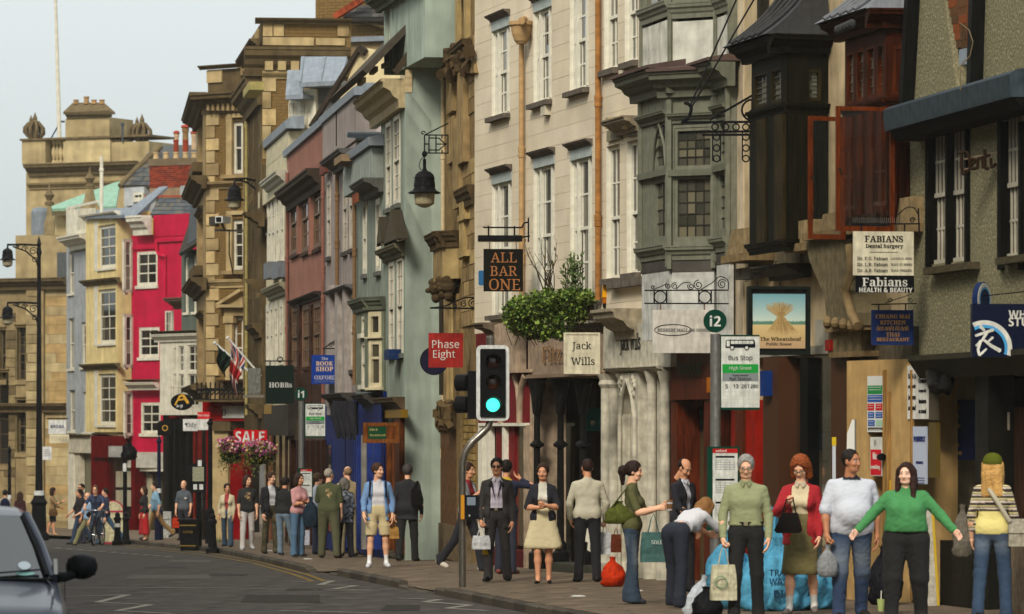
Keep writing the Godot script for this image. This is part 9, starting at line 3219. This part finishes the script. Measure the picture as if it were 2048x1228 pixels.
	panel(s,"blue_panel",1771,984,1780,997,M(50,90,150,.6,"",1,0))

func far_signs()->void:
	var blk:=M(22,22,24,.45,"",1,0)
	var ink:=M(24,22,24,.6,"",1,0)
	var wh:=M(226,226,222,.6,"streak",.8,0)
	var gold:=M(206,176,120,.4,"",1,0,.2)
	var s:=board("dark_green_shop_sign","large dark green hanging sign lettered HOBBS in white serif capitals",531,731,588,808,106.0,M(20,32,28,.5,"",1,0),{"yaw": 3.0})
	say(s,"HOBBs",561,770,46,wh,"serifbold")
	iron(s,"bracket",[[529,722,586,722],[540,722,540,732],[578,722,578,732],[560,719,5]],.03,blk)
	s=board("book_shop_sign","bright blue hanging book shop sign with gold and white lettering",623,710,677,768,95.0,M(26,58,138,.5,"",1,0),{"yaw": 3.0})
	say(s,"The",649,717,13,wh,"serif"); say(s,"BOOK",649,727,34,M(214,186,150,.5,"",1,0),"serifbold"); say(s,"SHOP",649,738,34,M(214,186,150,.5,"",1,0),"serifbold"); say(s,"OXFORD",650,755,42,M(206,200,190,.5,"",1,0),"serif"); say(s,"UNIVERSITY PRESS",650,763,42,M(120,130,160,.5,"",1,0),"serif")
	iron(s,"bracket",[[645,697,678,697],[648,697,648,710],[672,697,672,710],[650,695,674,678]],.025,blk)
	iron(s,"scrolls",[[662,690,5,1.4,.0],[670,686,4,1.4,1.0]],.02,blk)
	s=board("sale_banner","red banner lettered SALE in bold white between the flower baskets",467,860,534,889,107.5,M(192,24,34,.6,"",1,0),{"yaw": 3.0,"t": .02})
	say(s,"SALE",500,874,58,wh,"sansbold",23)
	s=holder("oval_gallery_sign","black oval hanging sign with a gold emblem and letters a-p",364,804,124.0)
	disc(s,"board",364,804,16.5,blk,.08,1.36)
	s.z=.042
	stroke(s,"emblem_stroke",[[350,810],[360,792],[366,790]],3,5,M(206,160,60,.4,"",1,0)); stroke(s,"emblem_stroke",[[366,790],[376,806]],5,6,M(206,160,60,.4,"",1,0)); stroke(s,"emblem_stroke",[[358,800],[370,798]],3,3,M(206,160,60,.4,"",1,0))
	say(s,"a-p",359,813,13,wh,"sansbold")
	iron(s,"bracket",[[318,843,430,838],[364,786,364,778]],.04,blk)
	s=board("white_shop_sign","small white hanging sign with black serif letters left of the red bus flag",366,838,395,862,122.0,wh,{"yaw": 2.0})
	say(s,"Odr",383,850,20,ink,"serif")
	disc(s,"round_mark",372,848,2,ink,.06)
	s=board("bus_flag","red and white bus stop flag on the black pole",395,824,420,860,118.0,wh,{"yaw": 2.0})
	panel(s,"red_top",395,824,420,838,M(196,44,46,.6,"",1,0))
	say(s,"bus stop",407,831,22,wh,"sansbold")
	s=board("small_black_sign","small black square hanging sign with a gold emblem below the bracket",315,844,342,871,127.0,blk,{"yaw": 2.0})
	ringm(s,"gold_ring",330,856,4,6,0,360,M(180,140,60,.4,"",1,0),s.z+.006)
	s=board("white_boutique_sign","white hanging sign with dark capitals beside the golden stone wall",97,840,132,868,158.0,wh,{"yaw": 4.0})
	say(s,"BRORA",115,853,27,M(40,44,80,.6,"",1,0),"sansbold")
	iron(s,"bracket",[[94,837,136,837]],.04,blk)
	s=board("cream_boutique_sign","pale cream sign with faint outlined capitals below the white one",99,869,138,886,159.0,M(214,204,172,.7,"",1,0),{"yaw": 4.0})
	say(s,"TOAST",118,877,34,M(190,180,150,.6,"",1,0),"sansbold")
	s=board("lamp_post_notice","white printed notice fixed to the tall lamp post",85,893,103,920,145.6,wh,{"yaw": 3.0,"t": .02,"cat": "notice"})
	for k in 4: panel(s,"print_line",88,899+k*4,100,900+k*4,M(110,110,116,.6,"",1,0))
	# flags on angled poles
	for q in [[522,752,456,676,116.0,"red, white and blue flag drooping from a slanting white pole",true],[500,745,430,686,118.0,"furled dark green flag on a slanting pole behind the bright one",false]]:
		var d: float=q[4]
		var n:=thing("flag",q[5],"flag",Transform3D(Basis(),W(q[0],q[1],d)))
		var m:=d/F
		var mb:=MB.new()
		var tip:=V((q[2]-q[0])*m,(q[1]-q[3])*m,.1)
		mb.tube([Vector3.ZERO,tip],.03,8); mb.ball(tip,V(.05,.05,.05),8,6)
		part(n,"pole",mb.mesh(),wh)
		mb=MB.new()
		var nx:=14
		var ny:=10
		var g:=[]
		for j in ny+1:
			var row:=[]
			for i in nx+1:
				var u:=float(i)/nx
				var v:=float(j)/ny
				var a:=tip*lerpf(.98,.5,u) # along the pole
				var hang:=V(.05*sin(v*7.0)+(.12-u*.34)*v,-v*(1.45-.35*u) if q[6] else -v*(.75-.2*u),.1*sin(u*14.0+v*3.0)*(.4+v))
				row.append(a+hang)
			g.append(row)
		for j in ny:
			for i in nx:
				var p:=[g[j+1][i],g[j+1][i+1],g[j][i+1],g[j][i]]
				mb.use_t=true
				var nn: Vector3=(p[1]-p[0]).cross(p[3]-p[0]).normalized()
				var uv:=[Q(float(i)/nx,float(j+1)/ny),Q(float(i+1)/nx,float(j+1)/ny),Q(float(i+1)/nx,float(j)/ny),Q(float(i)/nx,float(j)/ny)]
				for k in [0,2,1,0,3,2]:
					mb.v.append(p[k]); mb.n.append(nn); mb.t.append(uv[k])
		part(n,"cloth",mb.mesh(),pictured(flag_picture(),.85) if q[6] else M(22,40,32,.85,"",1,0))
	var dp:=thing("lead_hopper","grey lead hopper and banner board over the green shop sign","rainwater hopper",Transform3D(Basis(),W(511,762,115.0)))
	pbox(dp,"board",V(-.2,-.35,-.1),V(.14,.35,.1),M(120,120,116,.5,"stain",.5,.1))
	pbox(dp,"ledge",V(-.3,-.45,-.15),V(.25,-.37,.2),M(110,106,96,.6,"",1,0))


# ---------- refuse, boards and the car ----------
func bags()->void:
	var blue:=M(92,170,206,.3,"stain",.5,1.2)
	var spots:=[[1460,48.9,.3,.78,"blue trade waste sack farthest left behind the grey-haired man"],[1515,48.2,.28,.62,"blue trade waste sack behind the grey-haired man's legs"],[1562,48.0,.34,.72,"lettered blue trade waste sack left of the woman in the red fleece"],[1628,48.3,.3,.6,"blue trade waste sack between the red fleece and the white t-shirt"],[1545,48.9,.3,1.0,"blue trade waste sack on top at the back of the pile"]]
	for i in spots.size():
		var q: Array=spots[i]
		var n:=thing("waste_sack",q[4],"waste sack",Transform3D(Basis(Vector3.UP,i*1.3),stand(q[0],q[1])),"blue waste sacks on the pavement")
		var mb:=MB.new()
		sack(mb,V(0,0,0),V(q[2],q[3],q[2]*.85),22,.4)
		part(n,"sack",mb.mesh(),blue)
		if i==2:
			var y:=-i*1.3
			var s:=Transform3D(Basis(Vector3.UP,y),Vector3.ZERO)
			var k:=[["TRADE",.44],["WASTE",.34],["BIN",.2]]
			for t in k: text(n,t[0],0,t[1],.31,.3 if t[0]!="BIN" else .2,M(34,60,84,.6,"",1,0),"sansbold",.0,s)
	var o:=solo("orange_bag","bright orange plastic bag standing on the pavement by the white shop","bag",null,M(206,56,18,.35,"stain",.3,.8),Transform3D(Basis(),stand(1225,58.6)))
	var mb:=MB.new()
	sack(mb,V(0,0,0),V(.17,.36,.14),18,.3)
	o.mesh=mb.mesh()
	o=solo("black_waste_sack","black rubbish sack slumped at the foot of the plywood","waste sack",null,M(30,30,36,.3,"stain",.3,.8),Transform3D(Basis(),stand(1768,49.3)))
	mb=MB.new()
	sack(mb,V(0,0,0),V(.2,.6,.2),18,.3)
	o.mesh=mb.mesh()
	o=solo("black_carrier","black and white carrier bag on the pavement below the bending woman","bag",null,M(28,28,32,.35,"stain",.3,.5),Transform3D(Basis(),stand(1412,46.2)))
	mb=MB.new()
	sack(mb,V(0,0,0),V(.17,.3,.12),16,.25)
	o.mesh=mb.mesh()
	o=solo("white_carrier","white plastic bag slumped beside the black carrier","bag",null,M(206,212,218,.4,"stain",.3,.6),Transform3D(Basis(Vector3.FORWARD,.3),stand(1384,46.4)))
	mb=MB.new()
	sack(mb,V(0,0,0),V(.13,.42,.1),16,.3)
	o.mesh=mb.mesh()
	var n:=thing("drink_cup","pale green paper drink cup with a straw standing on the pavement","cup",Transform3D(Basis(),stand(1762,47.2)))
	mb=MB.new()
	mb.lathe([Q(0,0),Q(.032,0),Q(.045,.13),Q(.047,.135),Q(0,.135)],14)
	part(n,"cup",mb.mesh(),M(176,190,120,.6,"",1,0))
	mb=MB.new()
	mb.tube([V(0,.13,0),V(.004,.23,0)],.006,6)
	part(n,"straw",mb.mesh(),M(226,222,214,.5,"",1,0))
	n=tnode("leaning_board","tall white notice board with a yellow edge leaning behind the woman in green","board",1862,48.6,-8)
	mb=MB.new()
	mb.box(V(-.11,0,-.015),V(.07,1.15,.015),Transform3D(Basis(Vector3.BACK,.06),Vector3.ZERO))
	part(n,"panel",mb.mesh(),M(206,200,184,.7,"stain",.5,0))
	mb=MB.new()
	mb.box(V(.07,0,-.02),V(.1,1.15,.02),Transform3D(Basis(Vector3.BACK,.06),Vector3.ZERO))
	part(n,"yellow_edge",mb.mesh(),M(196,164,50,.6,"",1,0))
	var c:=solo("hanging_coat","pale grey coat draped on the black post left of the blonde woman","coat",null,M(120,113,100,.95,"stain",.3,.6),Transform3D(Basis(),stand(1925,46.6)+V(0,.6,0)))
	mb=MB.new()
	sack(mb,V(0,0,0),V(.12,.5,.07),16,.3)
	c.mesh=mb.mesh()
	n=tnode("white_feather_banner","narrow white feather banner standing by the granite pier","banner",1703,49.6,0)
	mb=MB.new()
	mb.prism(PackedVector2Array([Q(-.03,1.2),Q(.035,1.2),Q(.035,2.15),Q(.01,2.16),Q(-.05,2.0),Q(-.06,1.7)]),-.01,.01)
	part(n,"banner",mb.mesh(),M(222,220,212,.7,"",1,0))
	mb=MB.new()
	mb.tube([V(.045,0,0),V(.045,2.16,0)],.012,6)
	part(n,"pole",mb.mesh(),M(120,116,106,.4,"",1,0))
	n=tnode("measuring_staff","thin white and yellow staff leaning at the shop glass","staff",1668,50.6,0)
	mb=MB.new()
	mb.box(V(-.02,0,-.01),V(.02,1.9,.01))
	part(n,"staff",mb.mesh(),M(190,196,204,.6,"",1,0))
	pbox(n,"yellow_top",V(-.025,1.86,-.014),V(.025,1.96,.014),M(206,176,40,.6,"",1,0))

func vehicles()->void:
	# a silver saloon coming towards us: +z is its front, its base on the road
	var d:=34.3
	var g:=V((-98-CX)*d/F,CY-drop(d)-.12,-d)
	var car:=thing("parked_car","silver grey saloon car nearest the camera, facing us with black door mirrors","car",Transform3D(Basis(Vector3.UP,deg_to_rad(10)),g))
	var paint:=M(60,65,76,.3,"",1,0,.25)
	paint.clearcoat_enabled=true; paint.clearcoat=.35; paint.clearcoat_roughness=.08
	var blk:=M(18,18,20,.45,"",1,0)
	# lower body: (z, half-width, bottom, shoulder, top)
	var st:=[[2.0,.5,.35,.55,.6],[1.93,.72,.24,.56,.66],[1.75,.82,.2,.6,.71],[1.2,.86,.2,.66,.79],[.72,.87,.2,.72,.86],[.3,.875,.2,.8,.9],[-.8,.88,.2,.85,.93],[-1.6,.87,.2,.86,.95],[-2.2,.82,.22,.86,.95],[-2.4,.74,.3,.8,.88]]
	var section:=func(q: Array)->Array:
		var p:=[]
		var w: float=q[1]
		for s in [[1.0,q[2],.88],[1.0,q[2]+.12,1.0],[1.0,lerpf(q[2],q[3],.6),1.015],[1.0,q[3],.985],[1.0,lerpf(q[3],q[4],.6),.93],[1.0,lerpf(q[3],q[4],.88),.8],[1.0,q[4]-.004,.5],[1.0,q[4]+.012,.0]]:
			p.append(V(w*s[2],s[1],q[0]))
		for i in range(6,-1,-1): p.append(V(-p[i].x,p[i].y,p[i].z))
		return p
	var rows:=[]
	for q in st: rows.append(section.call(q))
	car_loft(car,"body",rows,paint)
	var pl:=MB.new()
	for j in range(1,rows[0].size()-1): pl.tri(rows[0][0],rows[0][j],rows[0][j+1])
	part(car,"front_panel",pl.mesh(),paint)
	# cabin: pillars and roof
	var roof:=[]
	for q in [[-.28,.60,1.34],[-.45,.615,1.385],[-.9,.63,1.41],[-1.4,.61,1.38],[-1.65,.58,1.33]]:
		var p:=[]
		for s in [[1.02,-.09],[1.0,-.03],[.9,.0],[.5,.018],[.0,.026]]: p.append(V(q[1]*s[0],q[2]+s[1],q[0]))
		for i in range(3,-1,-1): p.append(V(-p[i].x,p[i].y,p[i].z))
		roof.append(p)
	car_loft(car,"roof",roof,paint)
	var pm:=MB.new()
	for s in [-1.0,1.0]:
		pm.tube([V(.78*s,.86,.55),V(.72*s,1.1,.16),V(.62*s,1.345,-.27)],[.045,.04,.045],8)
		pm.tube([V(.8*s,.9,-.75),V(.63*s,1.36,-.85)],.04,8)
		pm.tube([V(.78*s,.92,-2.05),V(.58*s,1.34,-1.62)],.06,8)
	part(car,"pillars",pm.mesh(),paint)
	var gl:=M(24,32,30,.04,"",1,0)
	gl.metallic_specular=.7
	var gm:=MB.new()
	var cols:=10
	for i in cols:
		var a0:=lerpf(-1,1,float(i)/cols)
		var a1:=lerpf(-1,1,float(i+1)/cols)
		var bz:=func(a: float)->Vector3: return V(.775*a,.872,.58+.1*(1.0-a*a))
		var tz:=func(a: float)->Vector3: return V(.60*a,1.352,-.26+.06*(1.0-a*a))
		gm.quad(bz.call(a0),bz.call(a1),tz.call(a1),tz.call(a0))
	part(car,"windscreen",gm.mesh(),gl)
	gm=MB.new()
	for s in [-1.0,1.0]:
		for q in [[.5,-.72,-.25,-.82],[-.78,-2.0,-.88,-1.6]]:
			var a:=V(.80*s,.9,q[0])
			var b:=V(.80*s,.92,q[1])
			var c:=V(.62*s,1.34,q[3])
			var e:=V(.62*s,1.34,q[2])
			if s>0: gm.quad(a,b,c,e)
			else: gm.quad(b,a,e,c)
	gm.quad(V(.7,.94,-2.1),V(-.7,.94,-2.1),V(-.55,1.34,-1.66),V(.55,1.34,-1.66))
	part(car,"side_windows",gm.mesh(),gl)
	var cm:=MB.new()
	cm.box(V(-.78,.845,.55),V(.78,.87,.74))
	part(car,"cowl",cm.mesh(),blk)
	cm=MB.new()
	cm.bar(V(-.5,.9,.68),V(.1,.935,.6),.02,.012); cm.bar(V(.1,.9,.69),V(.68,.935,.55),.02,.012)
	part(car,"wipers",cm.mesh(),blk)
	cm=MB.new()
	cm.bar(V(-.74,.86,.6),V(.74,.86,.6),.02,.02)
	for s in [-1.0,1.0]: cm.tube([V(.73*s,.885,.6),V(.67*s,1.1,.19),V(.585*s,1.335,-.235)],.022,6)
	part(car,"windscreen_seal",cm.mesh(),blk)
	# papers in the nearside corner of the windscreen
	var up:=V(0,.48,-.84).normalized()
	for q in [[.56,.965,.05,196,206,212,true],[.56,.905,.05,150,196,190,false]]:
		var mb:=MB.new()
		var at:=V(q[0],q[1],.58+.1*(1.0-.53)-(q[1]-.872)*1.75+.012)
		var poly:=PackedVector2Array()
		for i in 20: poly.append(Q(cos(TAU*i/20)*q[2],sin(TAU*i/20)*q[2])) if q[6] else poly.append(Q(cos(TAU*i/20)*.075,sin(TAU*i/20)*.022))
		mb.prism(poly,.0,.004,Transform3D(Basis(Vector3.RIGHT,-.9),at))
		part(car,"windscreen_disc",mb.mesh(),M(q[3],q[4],q[5],.6,"",1,0))
	# door mirrors
	for s in [-1.0,1.0]:
		var mm:=MB.new()
		mm.ball(V(1.03*s,.95,.3),V(.13,.105,.075),18,12)
		mm.box(V(1.03*s-.11,.88,.22),V(1.03*s+.11,1.02,.3))
		mm.tube([V(.82*s,.87,.36),V(.9*s,.87,.33),V(.97*s,.9,.31)],[.05,.04,.045],8)
		var o:=part(car,"door_mirror",mm.mesh(),M(20,22,24,.35,"",1,0))
		mm=MB.new()
		mm.box(V(1.03*s-.1,.885,.21),V(1.03*s+.1,1.01,.218))
		part(o,"mirror_glass",mm.mesh(),M(150,160,166,.03,"",1,0,1.0))
		mm=MB.new()
		mm.prism(PackedVector2Array([Q(.1,.88),Q(-.22,.9),Q(-.16,1.02)]),.0,.03,Transform3D(Basis(V(0,0,-1),Vector3.UP,V(1,0,0)),V(.79*s,0,.35)))
		part(car,"mirror_quarter_panel",mm.mesh(),M(160,160,156,.3,"",1,0))
		var wm:=MB.new()
		for z in [1.3,-1.45]:
			wm=MB.new()
			wm.lathe([Q(.2,-.1),Q(.3,-.1),Q(.315,-.06),Q(.315,.06),Q(.3,.1),Q(.2,.1)],24,Transform3D(Basis(Vector3.BACK,PI/2),V(.79*s,.315,z)))
			var w:=part(car,"wheel",wm.mesh(),blk)
			wm=MB.new()
			wm.lathe([Q(.0,-.06),Q(.2,-.08),Q(.2,.08),Q(.0,.06)],20,Transform3D(Basis(Vector3.BACK,PI/2),V(.8*s,.315,z)))
			part(w,"rim",wm.mesh(),M(150,152,154,.3,"",1,0,.8))
		var hm:=MB.new()
		hm.ball(V(.6*s,.49,1.9),V(.17,.08,.1),14,8)
		part(car,"headlight",hm.mesh(),M(190,196,200,.08,"",1,0))
		hm=MB.new()
		hm.bar(V(.885*s,.25,.5),V(.885*s,.84,.42),.006,.012); hm.bar(V(.89*s,.25,-.75),V(.885*s,.88,-.75),.006,.012)
		part(car,"door_gap",hm.mesh(),blk)
		hm=MB.new()
		hm.bar(V(.72*s,.87,.66),V(.76*s,.8,1.1),.012,.006); hm.bar(V(.76*s,.8,1.1),V(.7*s,.71,1.75),.012,.006)
		part(car,"bonnet_gap",hm.mesh(),M(60,62,68,.5,"",1,0))
	pbox(car,"grille",V(-.38,.44,1.9),V(.38,.58,1.995),blk)
	pbox(car,"bumper_strip",V(-.7,.34,1.85),V(.7,.4,1.985),blk)
func car_loft(car: Node3D,called: String,rows: Array,m: Material)->void:
	var mb:=MB.new()
	var nr:=[]
	for i in rows.size():
		var r:=[]
		for j in rows[i].size():
			var a: Vector3=rows[maxi(i-1,0)][j]-rows[mini(i+1,rows.size()-1)][j]
			var b: Vector3=rows[i][mini(j+1,rows[i].size()-1)]-rows[i][maxi(j-1,0)]
			r.append(b.cross(a).normalized())
		nr.append(r)
	for i in rows.size()-1:
		for j in rows[i].size()-1:
			mb.nquad([rows[i][j],rows[i+1][j],rows[i+1][j+1],rows[i][j+1]],[nr[i][j],nr[i+1][j],nr[i+1][j+1],nr[i][j+1]])
	part(car,called,mb.mesh(),m)
